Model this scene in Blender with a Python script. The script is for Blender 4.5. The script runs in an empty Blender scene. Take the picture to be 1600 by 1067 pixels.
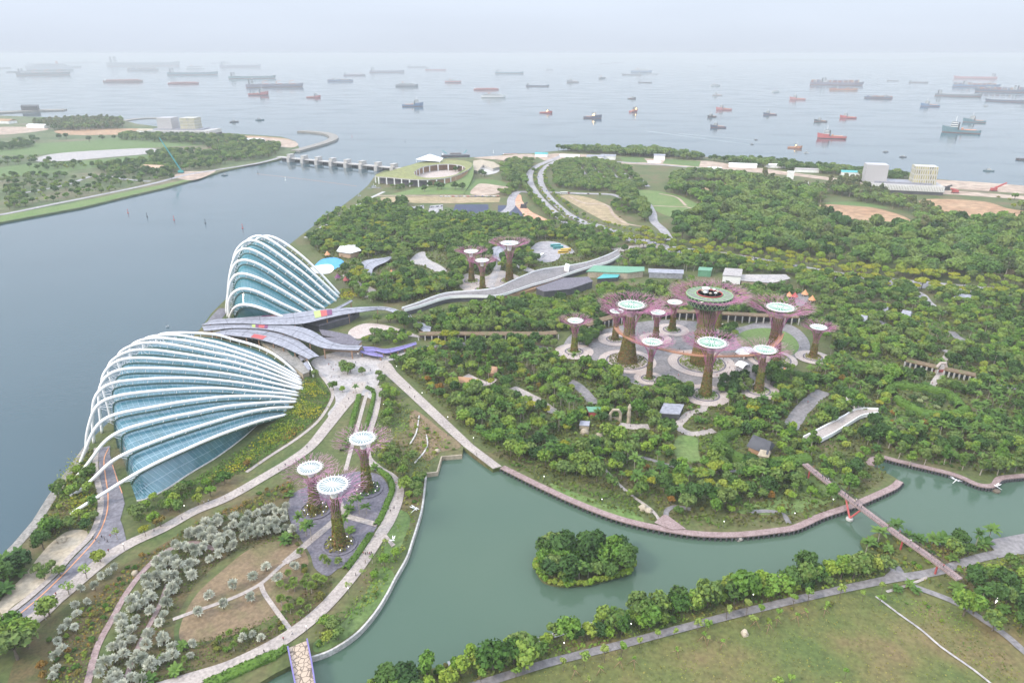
import bpy, math, random
import numpy as np
from mathutils import Vector, Matrix
from mathutils.geometry import tessellate_polygon

# ------------------------------------------------------------------ camera, sky, sun, exposure
sc = bpy.context.scene
COL = sc.collection
CAM_H, FPX = 200.0, 1067.0
PITCH = math.atan((533.5 - 84.0) / FPX)
cd = bpy.data.cameras.new('camera'); cam = bpy.data.objects.new('camera', cd); COL.objects.link(cam)
cd.sensor_width = 36.0; cd.lens = 36.0 * FPX / 1600.0
cd.clip_start = 1.0; cd.clip_end = 80000.0
cam.location = (0, 0, CAM_H); cam.rotation_euler = (math.pi / 2 - PITCH, 0, 0)
sc.camera = cam

SUN_EL, SUN_AZ = math.radians(38), math.radians(-120)      # azimuth measured from +Y, clockwise
w = bpy.data.worlds.new("World"); sc.world = w; w.use_nodes = True
wn = w.node_tree; wn.nodes.clear()
sky = wn.nodes.new('ShaderNodeTexSky'); sky.sky_type = 'NISHITA'; sky.sun_disc = False
sky.sun_elevation = SUN_EL; sky.sun_rotation = SUN_AZ
sky.altitude = 0; sky.air_density = 1.0; sky.dust_density = 0.6; sky.ozone_density = 3.0
veil = wn.nodes.new('ShaderNodeMix'); veil.data_type = 'RGBA'; veil.inputs['Factor'].default_value = 0.96   # thin even cloud over the clear sky
tcw = wn.nodes.new('ShaderNodeTexCoord'); sxw = wn.nodes.new('ShaderNodeSeparateXYZ'); wn.links.new(tcw.outputs['Generated'], sxw.inputs[0])
mxw = wn.nodes.new('ShaderNodeMath'); mxw.operation = 'MAXIMUM'; mxw.inputs[1].default_value = 0.0; wn.links.new(sxw.outputs['Z'], mxw.inputs[0])
ovw = wn.nodes.new('ShaderNodeMath'); ovw.operation = 'MULTIPLY_ADD'; ovw.inputs[1].default_value = 2.25; ovw.inputs[2].default_value = 1.0; wn.links.new(mxw.outputs[0], ovw.inputs[0])   # overcast skies brighten towards the zenith
vcw = wn.nodes.new('ShaderNodeVectorMath'); vcw.operation = 'SCALE'; vcw.inputs[0].default_value = (4.48, 4.95, 5.75); wn.links.new(ovw.outputs[0], vcw.inputs['Scale'])
cln = wn.nodes.new('ShaderNodeTexNoise'); cln.inputs['Scale'].default_value = 3.0; cln.inputs['Detail'].default_value = 5
clm = wn.nodes.new('ShaderNodeMapping'); clm.inputs['Scale'].default_value = (1.0, 1.0, 7.0); wn.links.new(tcw.outputs['Generated'], clm.inputs[0]); wn.links.new(clm.outputs[0], cln.inputs['Vector'])
clr = wn.nodes.new('ShaderNodeMapRange'); clr.inputs[1].default_value = .3; clr.inputs[2].default_value = .7; clr.inputs[3].default_value = .98; clr.inputs[4].default_value = 1.03; wn.links.new(cln.outputs['Fac'], clr.inputs[0])
vc2 = wn.nodes.new('ShaderNodeVectorMath'); vc2.operation = 'SCALE'; wn.links.new(vcw.outputs[0], vc2.inputs[0]); wn.links.new(clr.outputs[0], vc2.inputs['Scale'])
wn.links.new(vc2.outputs[0], veil.inputs['B'])
bgn = wn.nodes.new('ShaderNodeBackground'); bgn.inputs['Strength'].default_value = 0.12
wo = wn.nodes.new('ShaderNodeOutputWorld')
wn.links.new(sky.outputs[0], veil.inputs['A']); wn.links.new(veil.outputs['Result'], bgn.inputs[0]); wn.links.new(bgn.outputs[0], wo.inputs[0])

sl = bpy.data.lights.new('sun', 'SUN'); sl.energy = 2.5; sl.angle = math.radians(13); sl.color = (1.0, 0.91, 0.78)
so = bpy.data.objects.new('sun', sl); COL.objects.link(so)
sd = Vector((math.sin(SUN_AZ) * math.cos(SUN_EL), math.cos(SUN_AZ) * math.cos(SUN_EL), math.sin(SUN_EL)))
so.rotation_euler = (-sd).to_track_quat('-Z', 'Y').to_euler(); so.location = (0, 0, 400)

sc.view_settings.view_transform = 'Standard'; sc.view_settings.look = 'None'
sc.view_settings.exposure = 0.36; sc.view_settings.gamma = 1.0
sc.cycles.use_denoising = True
sc.cycles.max_bounces = 5; sc.cycles.diffuse_bounces = 2; sc.cycles.glossy_bounces = 2
sc.cycles.transmission_bounces = 2; sc.cycles.transparent_max_bounces = 4; sc.cycles.volume_bounces = 2
sc.cycles.caustics_reflective = False; sc.cycles.caustics_refractive = False
HAZE_DENSITY = 0.000125
HAZE_COLOR = (0.70, 0.715, 0.725)

# ------------------------------------------------------------------ geometry helpers
R = math.radians
ZG = 2.0
rng = np.random.default_rng(7)
cp_, sp_ = math.cos(PITCH), math.sin(PITCH)
def ray(u, v):
    dx = (u - 800) / FPX; dy = (533.5 - v) / FPX
    return np.array([dx, cp_ + dy * sp_, -sp_ + dy * cp_])
def at(u, v, z=ZG):
    d = ray(u, v); t = (z - CAM_H) / d[2]
    return np.array([d[0] * t, d[1] * t, z])
def pix(P):
    P = np.asarray(P, float); x, y, z = P[..., 0], P[..., 1], P[..., 2] - CAM_H
    fw = y * cp_ - z * sp_; up = y * sp_ + z * cp_
    return 800 + FPX * x / fw, 533.5 - FPX * up / fw
def W(pts, z=ZG): return [at(u, v, z) for u, v in pts]
def inpoly(x, y, poly):
    x = np.asarray(x); y = np.asarray(y); c = np.zeros(x.shape, bool)
    n = len(poly); j = n - 1
    for i in range(n):
        xi, yi = poly[i][0], poly[i][1]; xj, yj = poly[j][0], poly[j][1]
        if yi != yj:
            c ^= ((yi > y) != (yj > y)) & (x < (xj - xi) * (y - yi) / (yj - yi) + xi)
        j = i
    return c
def crom(P, n=8, closed=False):
    P = [np.asarray(p, float) for p in P]
    if closed: P = [P[-1]] + P + [P[0], P[1]]
    else: P = [2 * P[0] - P[1]] + P + [2 * P[-1] - P[-2]]
    out = []
    for i in range(1, len(P) - 2):
        a, b, c, d = P[i - 1], P[i], P[i + 1], P[i + 2]
        t0 = 0.; t1 = t0 + np.linalg.norm(b - a) ** .5 + 1e-6; t2 = t1 + np.linalg.norm(c - b) ** .5 + 1e-6; t3 = t2 + np.linalg.norm(d - c) ** .5 + 1e-6
        for k in range(n):
            t = t1 + (t2 - t1) * k / n
            A1 = (t1 - t) / (t1 - t0) * a + (t - t0) / (t1 - t0) * b
            A2 = (t2 - t) / (t2 - t1) * b + (t - t1) / (t2 - t1) * c
            A3 = (t3 - t) / (t3 - t2) * c + (t - t2) / (t3 - t2) * d
            B1 = (t2 - t) / (t2 - t0) * A1 + (t - t0) / (t2 - t0) * A2
            B2 = (t3 - t) / (t3 - t1) * A2 + (t - t1) / (t3 - t1) * A3
            out.append((t2 - t) / (t2 - t1) * B1 + (t - t1) / (t2 - t1) * B2)
    if not closed: out.append(P[-2])
    return out
def resample(P, n):
    P = np.asarray(P, float); d = np.r_[0, np.cumsum(np.linalg.norm(np.diff(P, axis=0), axis=1))]
    t = np.linspace(0, d[-1], n)
    return np.stack([np.interp(t, d, P[:, k]) for k in range(P.shape[1])], 1)

class MB:
    def __init__(s): s.v = []; s.f = []; s.m = []; s.uv = []
    def add(s, verts, faces, mi=0, uvs=None):
        o = len(s.v); s.v.extend([tuple(map(float, p)) for p in verts])
        for k, f in enumerate(faces):
            s.f.append([o + i for i in f]); s.m.append(mi); s.uv.append(uvs[k] if uvs else None)
        return s
    def box(s, c, size, rot=0, mi=0, taper=1.0):
        cx, cy, cz = c; a, b, h = size[0] / 2, size[1] / 2, size[2]; cr, sr = math.cos(rot), math.sin(rot)
        V = []
        for z, k in ((0, 1), (h, taper)):
            for x, y in ((-a, -b), (a, -b), (a, b), (-a, b)):
                V.append((cx + (x * cr - y * sr) * k, cy + (x * sr + y * cr) * k, cz + z))
        return s.add(V, [(3, 2, 1, 0), (4, 5, 6, 7), (0, 1, 5, 4), (1, 2, 6, 5), (2, 3, 7, 6), (3, 0, 4, 7)], mi)
    def prism(s, poly, z0, z1, mi=0, mt=None):
        P = [np.asarray(p, float) for p in poly]; n = len(P)
        z0 = np.broadcast_to(z0, (n,)); z1 = np.broadcast_to(z1, (n,))
        V = [(p[0], p[1], z0[i]) for i, p in enumerate(P)] + [(p[0], p[1], z1[i]) for i, p in enumerate(P)]
        F = [(i, (i + 1) % n, n + (i + 1) % n, n + i) for i in range(n)]
        s.add(V, F, mi)
        T = tessellate_polygon([[Vector((p[0], p[1], 0)) for p in P]])
        s.add(V[n:], T, mi if mt is None else mt); s.add(V[:n], [t[::-1] for t in T], mi)
        return s
    def tube(s, path, r, n=6, mi=0, cap=True):
        P = [np.asarray(p, float) for p in path]; k = len(P); rr = np.broadcast_to(r, (k,))
        V = []; up = None
        for i in range(k):
            t = P[min(i + 1, k - 1)] - P[max(i - 1, 0)]; t = t / (np.linalg.norm(t) + 1e-9)
            if up is None:
                up = np.array([0, 0, 1.]) if abs(t[2]) < .9 else np.array([1., 0, 0])
            a = np.cross(t, up); a /= np.linalg.norm(a) + 1e-9; b = np.cross(a, t); up = b
            for j in range(n):
                an = 2 * math.pi * j / n
                V.append(P[i] + rr[i] * (a * math.cos(an) + b * math.sin(an)))
        F = [(i * n + j, i * n + (j + 1) % n, (i + 1) * n + (j + 1) % n, (i + 1) * n + j) for i in range(k - 1) for j in range(n)]
        if cap: F += [tuple(range(n))[::-1], tuple((k - 1) * n + j for j in range(n))]
        return s.add(V, F, mi)
    def lathe(s, prof, c=(0, 0, 0), n=24, mi=0, cap=True):
        V = [(c[0] + r * math.cos(2 * math.pi * j / n), c[1] + r * math.sin(2 * math.pi * j / n), c[2] + z) for r, z in prof for j in range(n)]
        F = [(i * n + j, i * n + (j + 1) % n, (i + 1) * n + (j + 1) % n, (i + 1) * n + j) for i in range(len(prof) - 1) for j in range(n)]
        if cap: F += [tuple(range(n))[::-1], tuple((len(prof) - 1) * n + j for j in range(n))]
        return s.add(V, F, mi)
    def strip(s, A, B, mi=0, closed=False):
        n = len(A); V = list(A) + list(B)
        return s.add(V, [(i, (i + 1) % n, n + (i + 1) % n, n + i) for i in range(n if closed else n - 1)], mi)
    def build(s, name, mats, parent=None, smooth=False, loc=None):
        me = bpy.data.meshes.new(name); me.from_pydata(s.v, [], s.f)
        for m in (mats if isinstance(mats, (list, tuple)) else [mats]): me.materials.append(m)
        if any(s.m): me.polygons.foreach_set('material_index', s.m)
        if any(u is not None for u in s.uv):
            ul = me.uv_layers.new(name='UVMap'); li = 0
            for f, u in zip(s.f, s.uv):
                for k in range(len(f)):
                    if u is not None: ul.data[li].uv = u[k]
                    li += 1
        if smooth: me.polygons.foreach_set('use_smooth', [True] * len(s.f))
        me.update()
        return link(name, me, parent, loc)
def link(name, me, parent=None, loc=None):
    o = bpy.data.objects.new(name, me); COL.objects.link(o)
    if parent is not None: o.parent = parent
    if loc is not None: o.location = loc
    return o
def npmesh(name, V, F, mats, mi=None, tint=None):
    """V (n,3), F (m,4) quads, fast"""
    me = bpy.data.meshes.new(name); V = np.ascontiguousarray(V, np.float32); F = np.ascontiguousarray(F, np.int32)
    k = F.shape[1]
    me.vertices.add(len(V)); me.vertices.foreach_set('co', V.ravel())
    me.loops.add(F.size); me.loops.foreach_set('vertex_index', F.ravel())
    me.polygons.add(len(F)); me.polygons.foreach_set('loop_start', np.arange(0, F.size, k, dtype=np.int32))
    for m in (mats if isinstance(mats, (list, tuple)) else [mats]): me.materials.append(m)
    if mi is not None: me.polygons.foreach_set('material_index', np.ascontiguousarray(mi, np.int32))
    if tint is not None:
        at_ = me.attributes.new('tint', 'FLOAT', 'POINT'); at_.data.foreach_set('value', np.ascontiguousarray(tint, np.float32))
    me.update(calc_edges=True)
    return me
def tag(o, label=None, cat=None, group=None, kind=None):
    if label: o['label'] = label
    if cat: o['category'] = cat
    if group: o['group'] = group
    if kind: o['kind'] = kind
    return o
def empty(name, loc=(0, 0, 0), rz=0, label=None, cat=None, group=None):
    o = bpy.data.objects.new(name, None); COL.objects.link(o); o.location = loc; o.rotation_euler = (0, 0, rz)
    o.empty_display_size = 0.5
    return tag(o, label, cat, group)
def kids(o): return [c for c in KIDS.get(o.name, [])]
KIDS = {}
def copy_tree(o, parent=None):
    c = o.copy(); COL.objects.link(c); c.parent = parent
    for ch in list(o.children): copy_tree(ch, c)
    return c

# ------------------------------------------------------------------ materials
def mat(name, c1, c2=None, scale=0.05, rough=0.8, detail=6, c3=None, fine=None, spec=0.3, metal=0.0, bump=0.0, emit=None, es=1.0, space='pos', lo=.35, hi=.65):
    m = bpy.data.materials.new(name); m.use_nodes = True; nt = m.node_tree; b = nt.nodes['Principled BSDF']
    b.inputs['Roughness'].default_value = rough; b.inputs['Metallic'].default_value = metal
    b.inputs['Specular IOR Level'].default_value = spec
    b.inputs['Base Color'].default_value = (*c1, 1)
    if emit: b.inputs['Emission Color'].default_value = (*emit, 1); b.inputs['Emission Strength'].default_value = es
    if c2 is not None:
        if space == 'pos': g = nt.nodes.new('ShaderNodeNewGeometry').outputs['Position']
        else: g = nt.nodes.new('ShaderNodeTexCoord').outputs['Object']
        n = nt.nodes.new('ShaderNodeTexNoise'); n.inputs['Scale'].default_value = scale; n.inputs['Detail'].default_value = detail; n.inputs['Roughness'].default_value = .6
        nt.links.new(g, n.inputs['Vector'])
        r = nt.nodes.new('ShaderNodeValToRGB'); e = r.color_ramp.elements
        e[0].position = lo; e[0].color = (*c1, 1); e[1].position = hi; e[1].color = (*c2, 1)
        if c3 is not None: x = e.new((lo + hi) / 2); x.color = (*c3, 1)
        nt.links.new(n.outputs['Fac'], r.inputs[0]); out = r.outputs[0]
        if fine:
            n2 = nt.nodes.new('ShaderNodeTexNoise'); n2.inputs['Scale'].default_value = fine; n2.inputs['Detail'].default_value = 3
            nt.links.new(g, n2.inputs['Vector'])
            mr = nt.nodes.new('ShaderNodeMapRange'); mr.inputs[1].default_value = .3; mr.inputs[2].default_value = .7; mr.inputs[3].default_value = .72; mr.inputs[4].default_value = 1.22
            nt.links.new(n2.outputs['Fac'], mr.inputs[0])
            mx = nt.nodes.new('ShaderNodeMix'); mx.data_type = 'RGBA'; mx.blend_type = 'MULTIPLY'; mx.inputs['Factor'].default_value = 1
            nt.links.new(out, mx.inputs['A']); nt.links.new(mr.outputs[0], mx.inputs['B']); out = mx.outputs['Result']
        nt.links.new(out, b.inputs['Base Color'])
        if bump:
            bp = nt.nodes.new('ShaderNodeBump'); bp.inputs['Strength'].default_value = bump; bp.inputs['Distance'].default_value = .3
            nt.links.new(n.outputs['Fac'], bp.inputs['Height']); nt.links.new(bp.outputs[0], b.inputs['Normal'])
    return m
def leafmat(name, cols, fine=0.55, trans=0.12, gain=(1.72, 1.82, 1.02)):
    cols = [tuple(min(.7, a * g) for a, g in zip(c, gain)) for c in cols]
    """foliage: hue from the plant's own random / tint value, mottled by noise in the plant's space"""
    m = bpy.data.materials.new(name); m.use_nodes = True; nt = m.node_tree; b = nt.nodes['Principled BSDF']
    b.inputs['Roughness'].default_value = .75; b.inputs['Specular IOR Level'].default_value = .2
    oi = nt.nodes.new('ShaderNodeObjectInfo'); a = nt.nodes.new('ShaderNodeAttribute'); a.attribute_name = 'tint'
    ad = nt.nodes.new('ShaderNodeMath'); ad.operation = 'ADD'; nt.links.new(oi.outputs['Random'], ad.inputs[0]); nt.links.new(a.outputs['Fac'], ad.inputs[1])
    g = nt.nodes.new('ShaderNodeNewGeometry')
    n = nt.nodes.new('ShaderNodeTexNoise'); n.inputs['Scale'].default_value = fine; n.inputs['Detail'].default_value = 2; nt.links.new(g.outputs['Position'], n.inputs['Vector'])
    m2 = nt.nodes.new('ShaderNodeMath'); m2.operation = 'MULTIPLY_ADD'; m2.inputs[1].default_value = .55; m2.inputs[2].default_value = -.27
    nt.links.new(n.outputs['Fac'], m2.inputs[0])
    a2 = nt.nodes.new('ShaderNodeMath'); a2.operation = 'ADD'; nt.links.new(ad.outputs[0], a2.inputs[0]); nt.links.new(m2.outputs[0], a2.inputs[1])
    fr = nt.nodes.new('ShaderNodeMath'); fr.operation = 'PINGPONG'; fr.inputs[1].default_value = 1.0; nt.links.new(a2.outputs[0], fr.inputs[0])
    r = nt.nodes.new('ShaderNodeValToRGB'); e = r.color_ramp.elements
    e[0].position = 0; e[0].color = (*cols[0], 1); e[1].position = 1; e[1].color = (*cols[-1], 1)
    for k, c in enumerate(cols[1:-1]): x = e.new((k + 1) / (len(cols) - 1)); x.color = (*c, 1)
    nt.links.new(fr.outputs[0], r.inputs[0]); nt.links.new(r.outputs[0], b.inputs['Base Color'])
    if trans:
        tr = nt.nodes.new('ShaderNodeBsdfTranslucent'); nt.links.new(r.outputs[0], tr.inputs['Color'])
        ms = nt.nodes.new('ShaderNodeMixShader'); ms.inputs[0].default_value = trans
        nt.links.new(b.outputs[0], ms.inputs[1]); nt.links.new(tr.outputs[0], ms.inputs[2])
        nt.links.new(ms.outputs[0], nt.nodes['Material Output'].inputs['Surface'])
    return m
def watermat(name, c1, c2, rough, bs, bscale):
    m = mat(name, c1, c2, scale=.004, rough=rough, detail=3, spec=.5)
    nt = m.node_tree; b = nt.nodes['Principled BSDF']; b.inputs['IOR'].default_value = 1.33
    g = nt.nodes.new('ShaderNodeNewGeometry'); mp = nt.nodes.new('ShaderNodeMapping'); mp.inputs['Scale'].default_value = (.55, 1.0, 1.0); mp.inputs['Rotation'].default_value = (0, 0, .5)
    nt.links.new(g.outputs['Position'], mp.inputs[0])
    n = nt.nodes.new('ShaderNodeTexNoise'); n.inputs['Scale'].default_value = bscale; n.inputs['Detail'].default_value = 4; n.inputs['Roughness'].default_value = .6
    nt.links.new(mp.outputs[0], n.inputs['Vector'])
    bp = nt.nodes.new('ShaderNodeBump'); bp.inputs['Strength'].default_value = bs; bp.inputs['Distance'].default_value = 1.0
    nt.links.new(n.outputs['Fac'], bp.inputs['Height']); nt.links.new(bp.outputs[0], b.inputs['Normal'])
    n3 = nt.nodes.new('ShaderNodeTexNoise'); n3.inputs['Scale'].default_value = bscale * .03; n3.inputs['Detail'].default_value = 5; nt.links.new(mp.outputs[0], n3.inputs['Vector'])   # wind patches
    m3 = nt.nodes.new('ShaderNodeMapRange'); m3.inputs[1].default_value = .4; m3.inputs[2].default_value = .65; m3.inputs[3].default_value = rough * .6; m3.inputs[4].default_value = rough * 2.6; nt.links.new(n3.outputs['Fac'], m3.inputs[0]); nt.links.new(m3.outputs[0], b.inputs['Roughness'])
    m4 = nt.nodes.new('ShaderNodeMapRange'); m4.inputs[1].default_value = .4; m4.inputs[2].default_value = .65; m4.inputs[3].default_value = bs * .6; m4.inputs[4].default_value = bs * 2.2; nt.links.new(n3.outputs['Fac'], m4.inputs[0]); nt.links.new(m4.outputs[0], bp.inputs['Strength'])
    return m
def uvgrid(name, base, line, bw, bh, mortar, rough=.1, base2=None, spec=.5, offset=0.0, stain=None, ior=1.5):
    m = bpy.data.materials.new(name); m.use_nodes = True; nt = m.node_tree; b = nt.nodes['Principled BSDF']
    uv = nt.nodes.new('ShaderNodeTexCoord'); br = nt.nodes.new('ShaderNodeTexBrick'); br.offset = offset
    br.inputs['Scale'].default_value = 1; br.inputs['Mortar Size'].default_value = mortar; br.inputs['Mortar Smooth'].default_value = 0.1
    br.inputs['Brick Width'].default_value = bw; br.inputs['Row Height'].default_value = bh
    br.inputs['Color1'].default_value = (*base, 1); br.inputs['Color2'].default_value = (*(base2 or base), 1); br.inputs['Mortar'].default_value = (*line, 1)
    nt.links.new(uv.outputs['UV'], br.inputs['Vector']); nt.links.new(br.outputs['Color'], b.inputs['Base Color']); b.inputs['IOR'].default_value = ior
    if stain:      # beds and tree tops seen faintly through the panes
        g = nt.nodes.new('ShaderNodeNewGeometry'); n = nt.nodes.new('ShaderNodeTexNoise'); n.inputs['Scale'].default_value = .13; n.inputs['Detail'].default_value = 7; n.inputs['Roughness'].default_value = .65
        nt.links.new(g.outputs['Position'], n.inputs['Vector']); r = nt.nodes.new('ShaderNodeMapRange'); r.inputs[1].default_value = .48; r.inputs[2].default_value = .72; r.inputs[4].default_value = .6; nt.links.new(n.outputs['Fac'], r.inputs[0])
        mx = nt.nodes.new('ShaderNodeMix'); mx.data_type = 'RGBA'; mx.inputs['B'].default_value = (*stain, 1); nt.links.new(r.outputs[0], mx.inputs['Factor']); nt.links.new(br.outputs['Color'], mx.inputs['A']); nt.links.new(mx.outputs['Result'], b.inputs['Base Color'])
    b.inputs['Roughness'].default_value = rough; b.inputs['Specular IOR Level'].default_value = spec
    return m

M = {}
M['terrain'] = mat('terrain_grass', (.070, .10, .028), (.14, .11, .055), .03, c3=(.10, .115, .038), fine=.5)
M['terrain_south'] = mat('lawn_dry_grass', (.085, .115, .030), (.165, .125, .055), .03, c3=(.12, .125, .038), fine=.7, lo=.38, hi=.66)
M['terrain_east'] = mat('far_grass', (.065, .10, .034), (.165, .14, .085), .009, c3=(.10, .125, .048), fine=.08)
M['verge'] = mat('rough_verge', (.075, .085, .026), (.135, .095, .045), .12, c3=(.10, .085, .035), fine=1.1)
M['grass'] = mat('green_grass', (.085, .15, .035), (.12, .17, .055), .08, fine=.6)
M['grass_bright'] = mat('bright_grass', (.11, .18, .045), (.15, .20, .065), .05, fine=.5)
M['grass_dry'] = mat('dry_lawn', (.22, .16, .09), (.15, .13, .06), .06, c3=(.20, .14, .085), fine=.8)
M['tan'] = mat('tan_field', (.30, .24, .13), (.36, .27, .17), .02, fine=.15)
M['brown'] = mat('brown_earth', (.34, .20, .115), (.40, .26, .155), .02, fine=.1)
M['orange_soil'] = mat('orange_soil', (.52, .27, .17), (.58, .34, .23), .05, fine=.2)
M['pale_soil'] = mat('pale_soil', (.36, .26, .20), (.43, .34, .27), .02, fine=.08)
M['sand'] = mat('sand', (.46, .39, .30), (.36, .30, .22), .15, fine=.6)
M['path'] = mat('pink_path', (.42, .365, .325), (.33, .285, .265), .12, fine=.9, rough=.85)
M['plaza'] = mat('plaza_paving', (.42, .38, .36), (.33, .31, .31), .10, fine=.7)
M['plaza_dark'] = mat('dark_paving', (.135, .125, .15), (.17, .155, .18), .2, fine=.8)
M['plaza_grey'] = mat('grey_paving', (.185, .17, .17), (.24, .222, .222), .12, fine=.6)
M['ring_paving'] = mat('rose_paving', (.43, .345, .31), (.50, .43, .39), .25, fine=1.2)
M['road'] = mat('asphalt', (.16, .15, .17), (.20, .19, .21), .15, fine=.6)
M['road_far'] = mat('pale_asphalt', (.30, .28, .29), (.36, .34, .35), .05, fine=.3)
M['boardwalk'] = mat('mauve_boards', (.25, .175, .165), (.33, .245, .235), .35, fine=1.5)
M['concrete'] = mat('concrete', (.42, .40, .38), (.50, .48, .46), .2, fine=1.)
M['rock'] = mat('rock', (.33, .30, .27), (.20, .19, .17), .4, fine=1.2, bump=.4)
M['white'] = mat('white_paint', (.86, .85, .83), (.80, .79, .78), .3, rough=.4)
M['white_steel'] = mat('white_steel', (.90, .875, .85), (.86, .83, .81), .15, rough=.35, spec=.4)
M['grey_roof'] = mat('grey_metal_roof', (.27, .27, .31), (.32, .32, .36), .12, rough=.5, fine=.5)
M['dark'] = mat('dark_grey', (.06, .06, .07), (.09, .09, .10), .2)
M['dark_blue'] = mat('dark_blue_mesh', (.025, .035, .075), (.04, .05, .10), .1, rough=.6)
M['timber'] = mat('timber', (.35, .20, .12), (.42, .26, .17), .3)
M['wall_tan'] = mat('tan_wall', (.46, .30, .20), (.52, .36, .26), .2)
M['gutter'] = mat('green_gutter', (.045, .10, .085), (.06, .12, .10), .2, rough=.4)
M['trunk'] = mat('bark', (.11, .085, .06), (.17, .14, .11), 1.5)
M['pale_trunk'] = mat('pale_bark', (.30, .26, .22), (.38, .34, .29), 1.5)
M['red'] = mat('red_paint', (.42, .08, .085), (.46, .11, .10), .3, rough=.5)
M['lime'] = mat('lime_paint', (.38, .46, .14), (.42, .49, .18), .3, rough=.5)
M['plum'] = mat('plum_paint', (.16, .04, .12), (.19, .06, .14), .3, rough=.5)
M['orange'] = mat('orange_paint', (.62, .26, .12), (.66, .32, .17), .3, rough=.5)
M['violet'] = mat('violet_paint', (.17, .14, .34), (.21, .18, .38), .3, rough=.5)
M['teal'] = mat('teal_paint', (.06, .34, .34), (.09, .38, .38), .3, rough=.5)
M['blue'] = mat('blue_paint', (.06, .30, .62), (.10, .36, .66), .3, rough=.5)
M['lamp'] = mat('lit_lamp', (.9, .9, .9), emit=(1, .96, .9), es=2.5)
M['lamp_warm'] = mat('lit_warm_lamp', (.9, .8, .6), emit=(1, .62, .25), es=25)
M['lamp_violet'] = mat('lit_violet_lamp', (.7, .6, .9), emit=(.62, .35, 1.0), es=5)
M['purple'] = mat('purple_steel', (.60, .20, .38), (.50, .15, .34), .2, rough=.5)
M['twig'] = mat('mauve_grey_twigs', (.44, .26, .31), (.50, .33, .36), .2, rough=.6)
M['twig_pale'] = mat('pale_rose_twigs', (.60, .36, .44), (.52, .30, .42), .2, rough=.6)
M['purple_pale'] = mat('pale_purple_steel', (.56, .24, .40), (.48, .18, .38), .2, rough=.5)
M['membrane'] = mat('green_membrane', (.10, .26, .16), (.14, .32, .20), .4, rough=.35)
M['glass_disc'] = mat('pale_glass_disc', (.22, .28, .28), (.28, .34, .34), .4, rough=.25)
M['dark_glass'] = mat('dark_glass', (.02, .035, .04), (.03, .05, .05), .3, rough=.1, spec=.6)
M['lattice_green'] = mat('green_lattice', (.24, .42, .20), (.29, .47, .24), .3, rough=.5)
M['skyway'] = mat('orange_walkway', (.42, .21, .13), (.36, .18, .11), .3, rough=.6)
M['glass'] = uvgrid('dome_glass', (.058, .160, .205), (.22, .33, .38), 2.6, 3.2, .09, rough=.05, base2=(.085, .195, .24), stain=(.03, .09, .085), ior=1.75)
M['glass_cloud'] = uvgrid('cloud_dome_glass', (.040, .165, .20), (.12, .25, .29), 2.2, 2.6, .09, rough=.06, base2=(.06, .20, .235), stain=(.03, .10, .09), ior=1.7)
# foliage
G = {}
G['broad'] = leafmat('broadleaf_leaves', [(.026, .058, .018), (.050, .096, .026), (.080, .138, .036), (.125, .160, .045), (.065, .100, .048), (.100, .125, .060), (.045, .085, .024)])
G['dark'] = leafmat('dark_leaves', [(.020, .042, .020), (.030, .060, .024), (.045, .078, .030)])
G['rain'] = leafmat('wood_leaves', [(.032, .066, .034), (.055, .100, .040), (.085, .135, .050), (.105, .130, .060), (.060, .095, .055)])
G['yellow'] = leafmat('yellow_green_leaves', [(.11, .135, .03), (.19, .175, .03), (.085, .125, .035), (.15, .155, .035)])
G['lime'] = leafmat('lime_leaves', [(.085, .145, .03), (.13, .18, .04), (.16, .17, .05)])
G['palm'] = leafmat('palm_fronds', [(.030, .062, .022), (.050, .090, .030), (.075, .115, .040)])
G['fan'] = leafmat('fan_leaves', [(.075, .12, .035), (.12, .16, .05), (.10, .13, .055)])
G['silver'] = leafmat('silver_leaves', [(.36, .38, .29), (.58, .58, .47), (.46, .47, .37)], trans=.1, gain=(1, 1, 1))
G['rust'] = leafmat('rust_leaves', [(.09, .06, .025), (.16, .08, .03), (.11, .09, .035)])
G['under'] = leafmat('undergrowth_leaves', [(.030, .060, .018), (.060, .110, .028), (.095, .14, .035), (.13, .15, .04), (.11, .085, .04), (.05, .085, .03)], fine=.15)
G['under_dark'] = leafmat('shade_tinted_undergrowth_leaves', [(.022, .042, .014), (.038, .070, .020), (.058, .088, .024), (.070, .085, .028), (.050, .042, .022)], fine=.15)  # darker copy of the undergrowth palette, shade beneath the trees put into its colour
G['vine'] = leafmat('climber_leaves', [(.070, .095, .028), (.10, .125, .03), (.15, .115, .035), (.050, .085, .025), (.17, .075, .06), (.045, .07, .02)], fine=.28)
G['flower_yellow'] = leafmat('yellow_flowering_cover', [(.17, .17, .02), (.23, .19, .025), (.10, .14, .025)], fine=.2)
G['flower_green'] = leafmat('green_ground_cover', [(.045, .085, .022), (.062, .105, .028), (.04, .07, .022)], fine=.2)
G['dry'] = leafmat('dry_blades', [(.12, .12, .05), (.17, .14, .07), (.10, .12, .04)], fine=.2)
G['casuarina'] = leafmat('needle_leaves', [(.055, .075, .050), (.080, .095, .065), (.11, .105, .085)])
G['sap'] = leafmat('sapling_leaves', [(.09, .15, .04), (.13, .18, .06), (.16, .18, .08)])
G['frangipani'] = leafmat('flowering_leaves', [(.025, .045, .022), (.035, .06, .03), (.04, .065, .03), (.36, .36, .32)], fine=2.6)
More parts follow.
